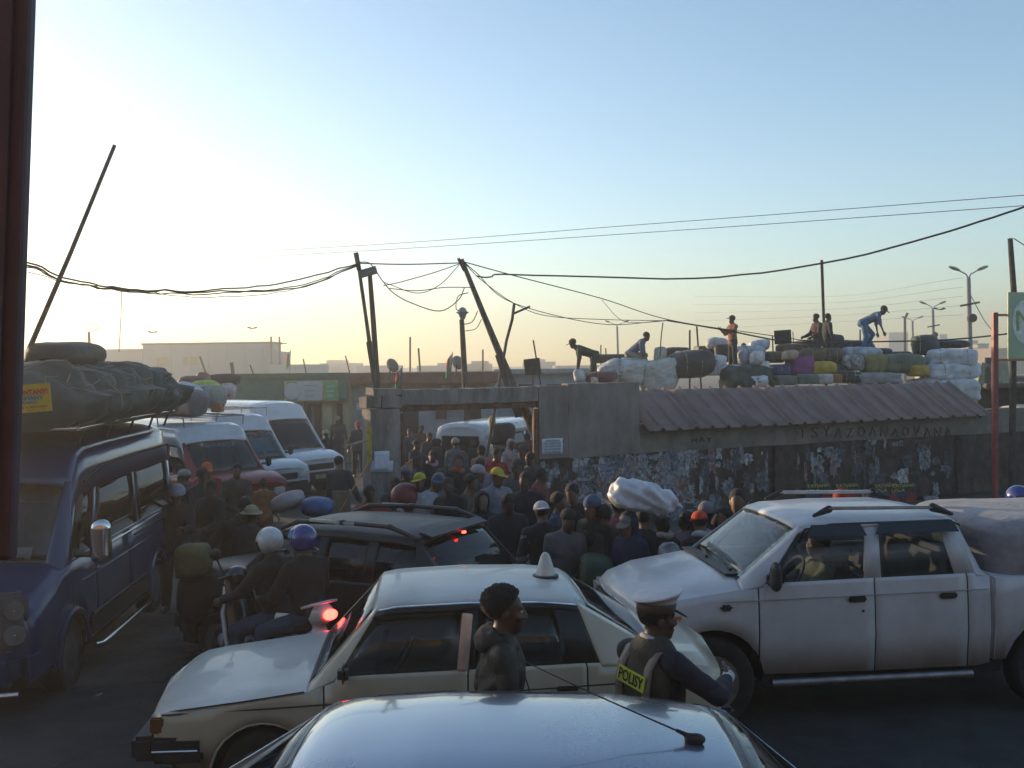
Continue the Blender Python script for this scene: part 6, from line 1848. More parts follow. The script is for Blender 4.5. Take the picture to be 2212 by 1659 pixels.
box('board', (0, 0, 0), (.36, .12, .15), mat('grey_plank', (.16, .17, .16), rough=.8), jb, R=Matrix.Rotation(radians(-16), 3, 'Y'), bev=.01)
box('upright_plate', (-.19, -.06, .20), (.09, .04, .34), M_wood, jb, R=Matrix.Rotation(radians(-10), 3, 'Y'), bev=.006)
pole('leaning_post', [(997, 560), (1045, 680), (1082, 770), (1110, 838), (1140, 900)], 20.75, [.045, .06, .075, .09, .10], M_wood, 'heavy wooden post leaning over the gateway under many cables')
o = tube('post_splint', [P(990, 558, 20.7), P(1003, 585, 20.7)], .035, M_wood); tag(o, 'short stub bound to the tip of the leaning post', 'splint')
o = tube('post_splint', [P(1078, 765, 20.6), P(1100, 835, 20.6), P(1122, 900, 20.6)], .10, M_wood); tag(o, 'thick splint bound along the foot of the leaning post', 'splint')
pole('bracket_pole', [(1111, 655), (1106, 690), (1094, 735), (1088, 770)], 24, .035, M_wood, 'forked pole with a side bracket behind the leaning post')
o = tube('pole_bracket', [P(1108, 678, 24), P(1145, 662, 24)], .03, M_wood); tag(o, 'side bracket arm on the forked pole', 'bracket')
pole('lamp_pole', [(997, 690), (1000, 740), (1003, 800)], 30, [.07, .08, .09], M_dark, 'dark pole topped by a round lamp between the dishes')
q = P(999, 675, 30); o = lathe('pole_lamp', [(.02, .16), (.10, .12), (.13, .04), (.20, .0), (.12, -.05), (.07, -.2)], M_lhead, None, n=16); o.location = q; tag(o, 'round lamp head on top of the dark pole', 'lamp')
def dish(px, py, Y, R, yaw, label):
    q = P(px, py, Y); r = empty('satellite_dish', q, radians(yaw), label, 'satellite dish')
    prof = [(R * k / 8, .22 * R * (k / 8) ** 2) for k in range(9)]
    V, F, n = [], [], 28
    for (rr, z) in prof:
        for k in range(n): t = 2 * pi * k / n; V.append((rr * cos(t) * .88, -z, rr * sin(t)))
    for i in range(8):
        for k in range(n): F.append((i * n + k, i * n + (k + 1) % n, (i + 1) * n + (k + 1) % n, (i + 1) * n + k))
    o = mesh('reflector', V, F, mat('dish_grey', (.22, .24, .24), rough=.6, var=.1), r); md = o.modifiers.new('t', 'SOLIDIFY'); md.thickness = .02
    o.rotation_euler = (radians(-28), 0, 0)
    tube('feed_arm', [(0, -.1 * R, -R * .9), (0, -R * .9, -.1 * R)], .012, M_dark, r); box('feed_head', (0, -R * .92, -.06 * R), (.06, .1, .06), M_dark, r)
    tube('stand', [(0, .1, -.05), (0, .12, -R * 1.25), (.05, .12, -R * 1.7)], .03, M_dark, r)
dish(846, 791, 36, .28, 155, 'satellite dish on the roof right of the leaning pole pair'); dish(988, 785, 35, .27, 160, 'satellite dish on the roof beside the lamp pole')
def flag(px, py, Y, label, s=1.0, lean=10):
    q = P(px, py, Y); r = empty('flag', q, radians(-15), label, 'flag')
    tube('staff', [(0, 0, -.9 * s), (lean * .01, 0, .55 * s)], .012, M_dark, r)
    for k, (x0, x1, z0, z1, c) in enumerate(((0, .18, -.25, .5, (.6, .58, .54)), (.18, .5, .13, .5, (.45, .05, .04)), (.18, .5, -.25, .13, (.05, .24, .10)))):
        V, F = [], []
        for i in range(6):
            for j in range(4):
                x = x0 + (x1 - x0) * i / 5; z = z0 + (z1 - z0) * j / 3
                V.append((-x * s * .55 + lean * .006, .05 * sin(x * 12 + z * 3), (z - x * .9) * s))
        for i in range(5):
            for j in range(3): F.append((i * 4 + j, (i + 1) * 4 + j, (i + 1) * 4 + j + 1, i * 4 + j + 1))
        o = mesh('flag_field', V, F, mat('flag_%d' % k, c, rough=.9, var=.1), r); md = o.modifiers.new('t', 'SOLIDIFY'); md.thickness = .004
flag(625, 775, 60, 'red and white flag on a staff above the green shop', 1.0)
flag(972, 787, 34, 'red white and green flag drooping left of the right dish', .75)
flag(861, 818, 24, 'red and white flag hanging behind the gateway left corner', .55)
# square board behind the gate
q = P(1150, 792, 26); bb = empty('back_board', q, radians(5), 'square dark board on a stick above the gateway right corner', 'board')
box('board', (0, 0, 0), (.42, .04, .42), M_dark, bb, R=Matrix.Rotation(radians(-6), 3, 'Y'), bev=.006); tube('stick', [(0, .04, .1), (0.05, .04, -2.9)], .03, M_wood, bb)

# ------------------------------------------------------------------ wires
M_wire = mat('black_cable', (.02, .02, .022), rough=.6)
def wire(pts, label, r=.011, n=40, lumps=0.0):
    """pts: (px, py, Y) knots joined by a smooth curve"""
    kp = [P(*p) for p in pts]
    if len(kp) == 2: kp = [kp[0], (kp[0] + kp[1]) / 2, kp[1]]
    k2 = [kp[0] * 2 - kp[1]] + kp + [kp[-1] * 2 - kp[-2]]
    out = []
    m = max(3, n // (len(kp) - 1))
    for i in range(1, len(k2) - 2):
        for j in range(m):
            t = j / m; a, b, c, d = k2[i - 1:i + 3]
            p = .5 * ((2 * b) + (c - a) * t + (2 * a - 5 * b + 4 * c - d) * t * t + (3 * b - a - 3 * c + d) * t ** 3)
            if lumps: p = p + Vector((0, mnoise.noise(p * 2) * lumps, mnoise.noise(p * 2.7 + Vector((5, 0, 0))) * lumps))
            out.append(p)
    out.append(kp[-1])
    o = tube('cable', out, r, M_wire, n=5); return tag(o, label, 'cable')
wire([(120, 562, 130), (700, 535, 80), (1400, 484, 60), (2300, 415, 45)], 'upper of two long power lines crossing the whole sky', .019)
wire([(120, 577, 130), (700, 547, 80), (1400, 502, 60), (2300, 438, 45)], 'lower of two long power lines crossing the whole sky', .019)
wire([(1030, 596, 20.6), (1060, 598, 20.4), (1110, 593, 20), (1500, 601, 18.5), (1780, 568, 16.5), (2050, 500, 15), (2230, 440, 14.2)], 'thick cable running from the leaning post to the right edge', .016, lumps=.02)
wire([(30, 555, 12), (150, 600, 13.5), (260, 622, 15), (420, 628, 16.5), (600, 612, 18), (772, 570, 19.2)], 'upper strand of the sagging cable bundle on the left', .013, lumps=.04)
wire([(30, 560, 12), (150, 607, 13.5), (260, 625, 15), (420, 630, 16.5), (640, 622, 18.3), (772, 573, 19.2)], 'middle strand of the sagging cable bundle on the left', .012, lumps=.05)
wire([(30, 566, 12), (140, 604, 13.5), (260, 628, 15), (440, 634, 16.5), (640, 617, 18.3), (772, 571, 19.2)], 'twisted lower strand of the sagging cable bundle on the left', .010, lumps=.05)
wire([(60, 588, 12), (160, 612, 13.5), (300, 628, 15), (440, 642, 16.5), (620, 628, 18.3), (770, 576, 19.2)], 'loose thin strand below the cable bundle on the left', .006, lumps=.03)
wire([(263, 626, 15), (261, 690, 15), (257, 760, 15)], 'thin wire dangling straight down from the left cable bundle', .006)
wire([(775, 569, 19.3), (880, 571, 19.8), (995, 568, 20.6)], 'taut cable between the pole pair and the leaning post', .012)
wire([(775, 566, 19.3), (800, 570, 19.4), (825, 605, 19.6), (850, 633, 19.8), (890, 655, 20), (950, 672, 20.3), (990, 648, 20.5), (1003, 622, 20.6)], 'deepest hanging cable loop between the poles', .011)
wire([(830, 610, 19.6), (900, 633, 20), (950, 615, 20.4), (992, 572, 20.6)], 'short cable loop left of the leaning post', .008)
wire([(828, 617, 19.6), (870, 608, 20), (940, 588, 20.3), (992, 570, 20.6)], 'rising thin cable left of the leaning post', .009)
wire([(840, 623, 19.6), (900, 628, 20), (960, 621, 20.4), (1025, 621, 20.7)], 'level cable meeting the leaning post at mid height', .009)
wire([(1012, 632, 20.7), (990, 640, 20.6), (985, 665, 20.6), (992, 672, 20.6)], 'small looped cable on the left of the leaning post', .010)
wire([(1032, 672, 20.7), (1020, 695, 20.6), (1000, 700, 20.5), (993, 692, 20.5)], 'cable curl beside the round pole lamp', .010)
wire([(1040, 690, 20.7), (1028, 710, 20.6), (1005, 715, 20.5)], 'short cable tail under the curl beside the post', .008)
wire([(1003, 566, 20.7), (1030, 590, 21), (1110, 655, 23), (1300, 700, 26), (1440, 692, 27)], 'steep cable falling from the post tip to the loads', .010)
wire([(1003, 566, 20.7), (1120, 598, 22), (1300, 645, 25), (1450, 692, 27), (1660, 724, 28), (1780, 742, 28.5)], 'cable slanting from the post tip down to the brown sacks', .012)
wire([(1005, 570, 20.7), (1040, 605, 21), (1110, 655, 23), (1180, 682, 25), (1300, 690, 26), (1445, 693, 27)], 'lower slanting cable from the leaning post', .009)
wire([(1300, 648, 25), (1340, 690, 26), (1380, 697, 26.5), (1440, 693, 27)], 'slack cable joining the slanting cables', .007)
wire([(1440, 692, 26.8), (1560, 712, 27.6), (1720, 740, 28.2), (1900, 738, 28.8), (2060, 733, 27), (2230, 715, 25)], 'thick lashing pole line along the top of the loads', .022)
wire([(1432, 697, 27), (1428, 730, 27.4), (1426, 768, 27.9)], 'short prop wire above the sheer sack', .016)
wire([(2190, 515, 23.5), (2260, 560, 23)], 'stay wire at the tip of the crooked pole', .012)
wire([(2098, 640, 48), (2125, 690, 46), (2150, 722, 44)], 'stay wire slanting right from the tallest street lamp', .02)
for k in range(5):
    wire([(1500, 640 + 18 * k, 110), (1800, 640 + 14 * k, 85), (2080, 600 + 20 * k, 50)], ['topmost', 'second', 'third', 'fourth', 'lowest'][k] + ' of the faint lines fanning to the tall street lamp', .007)
# birds
for i, (px, py, Y) in enumerate(((330, 718, 60), (545, 709, 60), (2030, 668, 50))):
    q = P(px, py, Y); V = [(0, 0, 0), (-.22, .05, .10), (-.30, .0, .06), (.22, .05, .09), (.30, 0, .04), (0, -.12, -.02)]
    o = mesh('bird', V, [(0, 1, 2, 5), (0, 5, 4, 3)], M_dark, smooth=False); md = o.modifiers.new('t', 'SOLIDIFY'); md.thickness = .04
    o.location = q; tag(o, ('dark bird in flight above the low warehouse', 'small bird in flight above the long warehouse', 'small bird in flight left of the tallest street lamp')[i], 'bird')
# ------------------------------------------------------------------ scooter with two riders
random.seed(11)
M_sw = paint('scooter_white', (.58, .58, .58), rough=.25)
M_sb = paint('scooter_black', (.02, .02, .022), rough=.25)
hd = Vector((-.75, .66, 0)).normalized()
tail = P(702, 1360, 8.85); tail.z = 0
sco = empty('scooter', (tail.x, tail.y, G(8.8)), atan2(hd.y, hd.x), 'white and black scooter carrying two riders beside the estate car', 'scooter')
# local +x is forward; tail at 0
def swheel(x):
    e = bpy.data.objects.new('wheel', None); link(e, sco); e.location = (x, 0, .25)
    lathe('tyre', [(.17, -.05), (.23, -.055), (.25, -.03), (.25, .03), (.23, .055), (.17, .05)], M_tyre, e, n=24, axis='Y'); lathe('rim', [(.17, -.03), (.05, -.04), (.05, .04), (.17, .03)], M_steel, e, n=18, axis='Y')
swheel(.28); swheel(1.50)
f = Field(.014, .05); f.flat((.02, 0, .84), (.62, 0, .68), .10, .16, np.eye(3), .9); f.flat((.10, 0, .64), (.62, 0, .52), .10, .15, np.eye(3), .9); f.cap((.62, 0, .5), (.95, 0, .34), .13, .12)
fast_mesh('rear_body', [(*f.build(), 0)], [M_sw], sco)
f = Field(.014, .05); f.flat((.95, 0, .32), (1.22, 0, .38), .16, .17, np.eye(3), 1.0); f.flat((1.22, 0, .40), (1.36, 0, .92), .20, .15, rotz(pi / 2), .35)
fast_mesh('leg_shield', [(*f.build(), 0)], [M_sb], sco)
for s in (-1, 1): tube('shield_edge', [(1.16, s * .21, .30), (1.22, s * .225, .46), (1.30, s * .20, .68), (1.36, s * .13, .92)], .022, M_sw, sco, n=8)
f = Field(.014, .03); f.flat((.14, 0, .84), (.85, 0, .79), .12, .13, np.eye(3), .9); fast_mesh('seat', [(*f.build(), 0)], [mat('scooter_seat', (.02, .02, .02), rough=.6)], sco)
f = Field(.012, .03); f.ell((1.42, 0, .34), (.26, .09, .13)); fast_mesh('front_mudguard', [(*f.build(), 0)], [M_sw], sco)
tube('fork', [(1.34, -.07, .8), (1.50, -.08, .25)], .022, M_steel, sco); tube('fork', [(1.34, .07, .8), (1.50, .08, .25)], .022, M_steel, sco)
tube('handlebar', [(1.18, -.33, 1.04), (1.30, -.12, 1.02), (1.32, 0, 1.0), (1.30, .12, 1.02), (1.18, .33, 1.04)], .018, M_blackp, sco, n=8)
f = Field(.012, .03); f.ell((1.36, 0, 1.0), (.10, .13, .10)); fast_mesh('headlight_cowl', [(*f.build(), 0)], [M_sb], sco)
for s in (-1, 1):
    tube('mirror_stem', [(1.26, s * .2, 1.04), (1.24, s * .30, 1.24)], .008, M_blackp, sco); f = Field(.009, .01); f.ell((1.23, s * .32, 1.28), (.02, .065, .045)); fast_mesh('mirror', [(*f.build(), 0)], [M_blackp], sco)
f = Field(.010, .02); f.ell((-.08, 0, .845), (.05, .07, .048)); fast_mesh('tail_lamp', [(*f.build(), 0)], [M_redon], sco)
tube('grab_rail', [(.25, -.13, .86), (.0, -.13, .94), (-.06, 0, .96), (.0, .13, .94), (.25, .13, .86)], .014, M_sw, sco, n=8)
box('number_plate', (-.06, 0, .56), (.012, .16, .12), M_paper, sco)
tube('exhaust', [(.75, -.16, .26), (.05, -.18, .34)], [.03, .055], M_steel, sco, n=10)
srz = math.degrees(atan2(hd.x, -hd.y))
dk = cloth('rider_black', (.014, .013, .014)); dk2 = cloth('rider_charcoal', (.024, .020, .019)); jean = cloth('jeans', (.035, .05, .085))
def at_s(x): q = Vector((tail.x, tail.y, 0)) + hd * x; return (q.x, q.y, G(q.y))
hw = mat('helmet_white', (.55, .56, .54), rough=.3, coat=.4); hb = mat('helmet_blue', (.03, .04, .22), rough=.18, coat=.8)
pd1 = dict(lean=10, legL=(72, 14, 80), legR=(72, 14, 80), armL=(48, 16, 30, 6), armR=(48, 16, 30, 6), pel=.75, hpitch=6, footL=-10, footR=-10)
person(0, 0, 1.70, 'scooter driver in black jacket and white open face helmet', pd1, srz + 6, top=dk2, bot=jean, hat='helmet', hatmat=hw, at=at_s(.66), skin=1, topname='jacket', curl=1.0, sleeve_mat=dk2, res=.015, detail=True, visor_m=mat('smoke_visor', (.03, .035, .04), rough=.1))
pd2 = dict(lean=6, legL=(70, 20, 78), legR=(70, 20, 78), armL=(30, 18, 50, 20), armR=(30, 18, 50, 20), pel=.80, hyaw=12)
person(0, 0, 1.70, 'scooter passenger in black coat and shiny blue helmet', pd2, srz, top=dk, bot=jean, hat='helmet', hatmat=hb, at=at_s(.22), skin=1, topname='coat', sleeve_mat=dk, res=.015, detail=True, visor='up', visor_m=mat('blue_visor', (.10, .28, .55), rough=.15))
# pale blue visor pushed up on the passenger's helmet
q = Vector(at_s(.36)); f = Field(.01, .015); f.flat((-.07, 0, 0), (.07, 0, 0), .05, .05, np.eye(3), .4)

# ------------------------------------------------------------------ people in the pickup
bpy.context.view_layer.update()
sit = dict(lean=-8, legL=(85, 6, 60), legR=(82, 6, 60), armL=(40, 10, 45, 10), armR=(40, 10, 45, 10), pel=0.0)
for (x, y, lab, tc, hatc, hy) in ((2.06, -.38, 'driver with short hair behind the wheel of the white pickup', (.10, .11, .07), None, 0), (2.05, .38, 'passenger in a red cap beside the pickup driver', (.05, .05, .06), (.5, .03, .04), -10)):
    q = PU.matrix_world @ Vector((x, y, .79))
    person(0, 0, 1.62, lab, sit, -90 + 6.5, top=cloth('drv%d' % int(tc[0] * 99), tc), hat='cap' if hatc else None, hatmat=cloth('redcap', hatc) if hatc else None, at=tuple(q), res=.018, skin=2, detail=True)

# ------------------------------------------------------------------ policeman
navy = cloth('police_navy', (.016, .017, .03)); oliv = cloth('vest_olive', (.055, .05, .035)); strap = cloth('reflective_strap', (.20, .16, .13), rough=.5)
pp = dict(lean=4, armR=(48, 34, 50, 62), armL=(40, 16, 40, 10), legL=(8, 5, 4), legR=(-6, 5, 6), hyaw=-22, hpitch=2)
pr, PJ = person(1400, 1288, 1.70, 'traffic policeman in white peaked cap with POLISY on his back', pp, 128, top=navy, bot=navy, skin=1, res=.010, detail=True, hair='short',
                at=None, topname='tunic', sleeve_mat=navy, collar=cloth('white_collar', (.5, .46, .46)), curl=.7, fat=1.05)
s_ = PJ['s']; T_ = PJ['Tw']
def tl(x, y, z): return PJ['hip'] + T_ @ np.array([x, y, z]) * s_
f = Field(.010, .03); f.flat(tl(0, 0, -.02), tl(0, 0, .14), .185 * s_, .176 * s_, T_, .74); f.flat(tl(0, 0, .14), tl(0, 0, .34), .176 * s_, .205 * s_, T_, .74); f.flat(tl(0, 0, .34), tl(0, 0.0, .44), .20 * s_, .165 * s_, T_, .76)
Ti = T_.T; hp_ = PJ['hip']
def vcut(X, Y, Z):
    lx = (X - hp_[0]) * Ti[0, 0] + (Y - hp_[1]) * Ti[0, 1] + (Z - hp_[2]) * Ti[0, 2]
    lz = (X - hp_[0]) * Ti[2, 0] + (Y - hp_[1]) * Ti[2, 1] + (Z - hp_[2]) * Ti[2, 2]
    return np.maximum(np.abs(lx) - .17, -(lz - .0))
fast_mesh('safety_vest', [(*f.build(folds=.003, ffreq=34, cut=vcut), 0)], [oliv], pr)
for sx in (-.105, .105):
    pts = [(sx, .135, .0), (sx, .142, .14), (sx, .158, .30), (sx, .142, .42), (sx * 1.02, .08, .505), (sx * 1.02, 0, .525), (sx, -.09, .47), (sx, -.15, .36), (sx, -.14, .1)]
    P_ = [tl(*p) for p in pts]
    V, F = [], []
    for k, p in enumerate(P_):
        for dx in (-.026, .026): V.append(p + T_ @ np.array([dx, 0, 0]))
    for k in range(len(P_) - 1): F.append((2 * k, 2 * k + 1, 2 * k + 3, 2 * k + 2))
    o = mesh('strap', V, F, strap, pr); md = o.modifiers.new('t', 'SOLIDIFY'); md.thickness = .012; md.offset = 0
Mp = Matrix.Translation(Vector(tl(-.0, .172, .355))) @ Matrix(T_.tolist()).to_4x4() @ Matrix.Rotation(pi, 4, 'Z') @ Matrix.Rotation(pi / 2, 4, 'X') @ Matrix.Rotation(radians(-9), 4, 'Z')
V = [(-.105, -.044, 0), (.105, -.044, 0), (.105, .044, 0), (-.105, .044, 0)]
o = mesh('yellow_panel', V, [(0, 1, 2, 3)], mat('hi_vis_yellow', (.50, .58, .05), rough=.6, var=.05), pr, smooth=False); o.matrix_local = Mp
md = o.modifiers.new('t', 'SOLIDIFY'); md.thickness = .006
text('lettering', 'POLISY', .09, M_ink, o, M=Matrix.Translation((0, -.002, .004)), width=.185, ext=.001, bold=.001)
# peaked cap
Hh = PJ['H']; hc_ = PJ['head']; hs = s_ * 1.06
def hl(x, y, z): return Vector(hc_ + Hh @ np.array([x, y, z]) * hs)
capm = mat('cap_white', (.56, .53, .54), rough=.7, var=.05, bump=.1); bandm = mat('cap_band', (.07, .05, .04), rough=.7)
V, F = [], []; n = 32
prof = [(.098, .062, 0), (.100, .098, 0), (.126, .128, .02), (.134, .136, .02), (.130, .144, .02), (.08, .150, .015), (.0, .150, .01)]
for (r, z, sh) in prof:
    for k in range(n):
        t = 2 * pi * k / n; yy = .012 + r * 1.06 * sin(t); V.append(hl(r * cos(t), yy, z - yy * .22 * (z > .11) + .0))
for i in range(len(prof) - 1):
    for k in range(n): F.append((i * n + k, i * n + (k + 1) % n, (i + 1) * n + (k + 1) % n, (i + 1) * n + k))
mesh('cap_crown', V, F, capm, pr, ang=50)
V, F = [], []
for i, (r, z) in enumerate(((.100, .045), (.102, .047), (.103, .092), (.099, .096))):
    for k in range(n): t = 2 * pi * k / n; V.append(hl(r * cos(t), .012 + r * 1.06 * sin(t), z))
for i in range(3):
    for k in range(n): F.append((i * n + k, i * n + (k + 1) % n, (i + 1) * n + (k + 1) % n, (i + 1) * n + k))
mesh('cap_band', V, F, bandm, pr, ang=50)
f = Field(.007, .006); f.ell(np.array(hl(0, -.115, .038)), np.array([.082, .062, .007]), Hh @ rotx(.5)); fast_mesh('cap_peak', [(*f.build(), 0)], [M_blackp], pr)
# white glove cuff and notebook
wr = PJ['wrR']; f = Field(.008, .02); f.cap(wr, wr + PJ['fdR'] * .06, .036); fast_mesh('cuff', [(*f.build(), 0)], [cloth('white_cuff', (.5, .5, .5))], pr)

# young man walking between the cars
jk = cloth('dark_hoodie', (.022, .021, .02), rough=.6, bump=.5, bscale=25)
ymr, YJ = person(1073, 1262, 1.74, 'young man in dark hooded jacket walking between taxi and silver car', dict(lean=3, armL=(-14, 13, 22), armR=(12, 13, 24), legL=(18, 3, 6), legR=(-14, 3, 14), hyaw=-4), 96,
       top=jk, bot=cloth('black_jeans', (.02, .02, .024)), skin=1, res=.0095, detail=True, hair='afro', topname='hooded_jacket', sleeve_mat=jk, fat=1.12)

hs_ = YJ['s'] * 1.06
def yh(x, y, z): return YJ['head'] + YJ['T'] @ np.array([x, y, z]) * hs_
f = Field(.008, .02)
f.ell(yh(0, .12, -.155), np.array([.115, .055, .075]), YJ['T']); f.cap(yh(-.10, .07, -.135), yh(-.075, -.05, -.175), .030, .022); f.cap(yh(.10, .07, -.135), yh(.075, -.05, -.175), .030, .022)
f.cap(yh(-.09, .08, -.11), yh(.09, .08, -.11), .03, None, k=.03)
fast_mesh('hood', [(*f.build(folds=.005, ffreq=50), 0)], [cloth('hood_grey', (.032, .032, .034))], ymr)
tube('zip', [yh(0, -.055 - .02 * k, -.19 - .055 * k) for k in range(7)], .004, M_blackp, ymr, n=4)
for sgn_ in (-1, 1):
    box('pocket_flap', Vector(YJ['hip'] + YJ['T'] @ np.array([sgn_ * .13, -.105, .06])), (.11, .012, .03), jk, ymr, bev=.004)
# ------------------------------------------------------------------ crowd
CL = {}
def cc(*c): return cloth('c_%d_%d_%d' % tuple(int(k * 500) for k in c), c)
BLK, NVY, GRY, BRN = (.016, .016, .019), (.02, .024, .045), (.12, .125, .14), (.06, .04, .03)
WALK = dict(legL=(16, 3, 5), legR=(-12, 3, 12), armL=(-10, 8, 16), armR=(14, 8, 18), lean=3)
STAND = dict(armL=(4, 9, 14), armR=(2, 10, 12))
FOLD = dict(armL=(25, 8, 95, 45), armR=(25, 8, 95, 45))
POCK = dict(armL=(-8, 18, 38, 20), armR=(-8, 18, 38, 20))
HOLD = dict(armL=(30, 10, 60, 15), armR=(20, 12, 40, 0), lean=4)
def crowd(px, py, h, lab, top, rz=0, pose=STAND, **k):
    k.setdefault('skin', random.choice([0, 1, 1, 2])); k.setdefault('res', .022)
    po = dict(pose); po.setdefault('hyaw', random.uniform(-20, 20)); po.setdefault('twist', random.uniform(-9, 9)); po.setdefault('hpitch', random.uniform(-4, 14)); po.setdefault('hroll', random.uniform(-9, 9)); po.setdefault('lean', random.uniform(0, 8)); po.setdefault('side', random.uniform(-4, 4)); po['armL'] = tuple(a_ + random.uniform(-7, 9) for a_ in po.get('armL', (4, 9, 14))); po['armR'] = tuple(a_ + random.uniform(-7, 9) for a_ in po.get('armR', (4, 9, 14)))
    hat = k.get('hatc'); 
    if hat: k['hatmat'] = cc(*hat); k.pop('hatc')
    b = k.pop('botc', random.choice([(.02, .022, .03), (.03, .035, .055), (.035, .03, .026), (.018, .018, .02)]))
    if px > 1190 and stand(px, py, h + .03)[1] < 10.25:      # keep clear of the pickup's bonnet
        h = max(1.3, P(px, py, 10.3).z - G(10.3) - .03)
    return person(px, py, h, lab, po, rz, top=cc(*top), bot=cc(*b), **k)
# by the gateway
crowd(803, 1046, 1.62, 'woman in a red top left of the round red bag', (.26, .02, .025), 10)
crowd(910, 1017, 1.70, 'man in white T-shirt and yellow cap carrying a round red bag', (.42, .42, .44), 5, dict(armL=(30, 14, 60, 0), armR=(35, 25, 70, -20)), hat='cap', hatc=(.45, .38, .03), sleeve=.5)
crowd(959, 1009, 1.72, 'man in black jacket with white piping beside the yellow capped man', BLK, -25, WALK, topname='jacket')
crowd(990, 982, 1.74, 'tall man in dark jacket in front of the white minivan', (.02, .018, .02), 15, STAND, scarf=cc(.35, .08, .03))
crowd(983, 947, 1.74, 'man in a pale cloth hat right behind the white minivan', (.10, .11, .13), 170, STAND, hat='beanie', hatc=(.28, .26, .22))
crowd(929, 972, 1.70, 'person in dark coat by the open gate leaf', (.018, .016, .018), 20, FOLD, scarf=cc(.42, .22, .28))
crowd(1041, 962, 1.66, 'woman in a dusty pink blouse behind the minivan corner', (.28, .17, .15), 160, STAND, hair='bun')
crowd(1068, 968, 1.74, 'person in a bright red shirt beside the minivan', (.32, .02, .02), 30, STAND)
crowd(1104, 949, 1.64, 'woman in a pale pink hooded top with a bag strap', (.36, .31, .32), 40, STAND, hood='up', hair=None)
crowd(1133, 958, 1.74, 'man in a dark cap at the right gate post', (.03, .028, .03), -20, STAND, hat='cap', hatc=(.03, .03, .035))
crowd(1040, 990, 1.66, 'person in lilac shirt between the two yellow caps', (.22, .18, .24), 170, STAND)
crowd(1068, 1006, 1.76, 'man in grey sweatshirt and bright yellow cap', (.20, .21, .235), 20, HOLD, hat='cap', hatc=(.48, .40, .04), fat=1.1, skin=1)
crowd(1038, 1064, 1.62, 'person in a raised black hood behind the estate car', BLK, 15, STAND, hood='up', hair=None)
crowd(1091, 1060, 1.66, 'young person in dark jacket bowing the head behind the estate car', (.022, .024, .034), 15, dict(lean=10, hpitch=18, armL=(20, 10, 60, 20), armR=(20, 10, 60, 20)))
crowd(1140, 1018, 1.78, 'tall man in dark navy standing before the right gate post', (.014, .014, .022), 0, STAND, fat=1.1)
crowd(1177, 1085, 1.62, 'person in white cap and dark vest with grey sleeves seen from behind', (.02, .02, .026), 178, dict(armL=(0, 16, 22), armR=(6, 16, 25)), hat='cap_back', hatc=(.5, .5, .52), sleeve_mat=cc(.20, .22, .26))
crowd(1247, 1043, 1.74, 'man in black jacket standing before the left poster wall', (.016, .016, .02), -10, POCK, topname='jacket')
crowd(1330, 1072, 1.66, 'woman in a pink sleeveless dress beside the white sack', (.28, .075, .10), 150, STAND, sleeve=.1, skirt=True, botc=(.26, .07, .095), hat='brim', hatc=(.16, .10, .05))
crowd(1393, 1100, 1.70, 'broad man in dark grey coat carrying a white sack on his head', (.03, .03, .036), 175, dict(armL=(20, 30, 30), armR=(10, 12, 15), lean=4), fat=1.12, topname='coat')
crowd(1437, 1112, 1.62, 'woman in a dark dress with a white collar right of the sack carrier', (.035, .03, .032), 160, HOLD, scarf=cc(.42, .42, .36), hair='bun')
crowd(1480, 1104, 1.62, 'woman in a lilac grey blouse facing the wall', (.18, .165, .20), 165, STAND, hair='bun')
crowd(1523, 1100, 1.58, 'person in an orange red cap and dark vest with white sleeves', (.02, .022, .028), -168, dict(armL=(10, 30, 60, 0), armR=(10, 28, 40, 0)), hat='cap', hatc=(.60, .07, .03), sleeve_mat=cc(.36, .38, .42), scarf=cc(.40, .40, .43))
crowd(1517, 1086, 1.68, 'person in a grey knitted hat behind the orange red cap', (.05, .05, .055), 175, STAND, hat='beanie', hatc=(.18, .16, .17))
crowd(1583, 1053, 1.76, 'man in an open dark jacket and grey shirt at the poster wall', (.018, .018, .022), -5, STAND, topname='jacket')
crowd(1738, 1078, 1.66, 'person with dark hair mostly hidden behind the pickup roof', (.03, .03, .034), 20)
crowd(1815, 1060, 1.7, 'person in a red knitted hat just above the pickup roof', (.03, .025, .025), 160, hat='beanie', hatc=(.32, .03, .025))
crowd(2200, 1048, 1.70, 'person in a dark blue helmet at the right edge behind the pickup', (.03, .03, .04), 20, hat='helmet', hatmat=hb)
# left side crowd
crowd(383, 962, 1.72, 'man in a denim blue jacket beside the blue minibus tail', (.07, .10, .15), 30, STAND)
crowd(430, 960, 1.70, 'woman in a raspberry pink top before the red van', (.22, .045, .06), 20, FOLD, hat='cap', hatc=(.03, .03, .04))
crowd(479, 957, 1.72, 'man in a printed grey T-shirt before the red van', (.085, .09, .105), 15, STAND, sleeve=.5)
crowd(522, 935, 1.78, 'man in a dark green jacket talking by the white vans', (.04, .052, .045), 40, STAND, topname='jacket')
crowd(551, 941, 1.72, 'man in a beige jacket and maroon cap talking by the white vans', (.30, .24, .16), -140, STAND, hat='cap_back', hatc=(.12, .03, .035), topname='jacket')
crowd(377, 1047, 1.68, 'man in a white half helmet and black shirt with white print', BLK, 15, HOLD, hat='halfhelmet')
crowd(424, 1008, 1.76, 'man in a dark jacket stretching out his arm by the minibus', (.02, .02, .024), 60, dict(armL=(35, 12, 25), armR=(45, 10, 20), lean=10), topname='jacket')
crowd(446, 994, 1.70, 'person in a red shirt and orange cap among the minibus crowd', (.30, .03, .025), 25, STAND, hat='cap', hatc=(.50, .12, .02))
crowd(569, 1030, 1.42, 'child in an orange shirt with white sleeves', (.28, .10, .035), 175, WALK, sleeve_mat=cc(.36, .35, .34), botc=(.16, .07, .03))
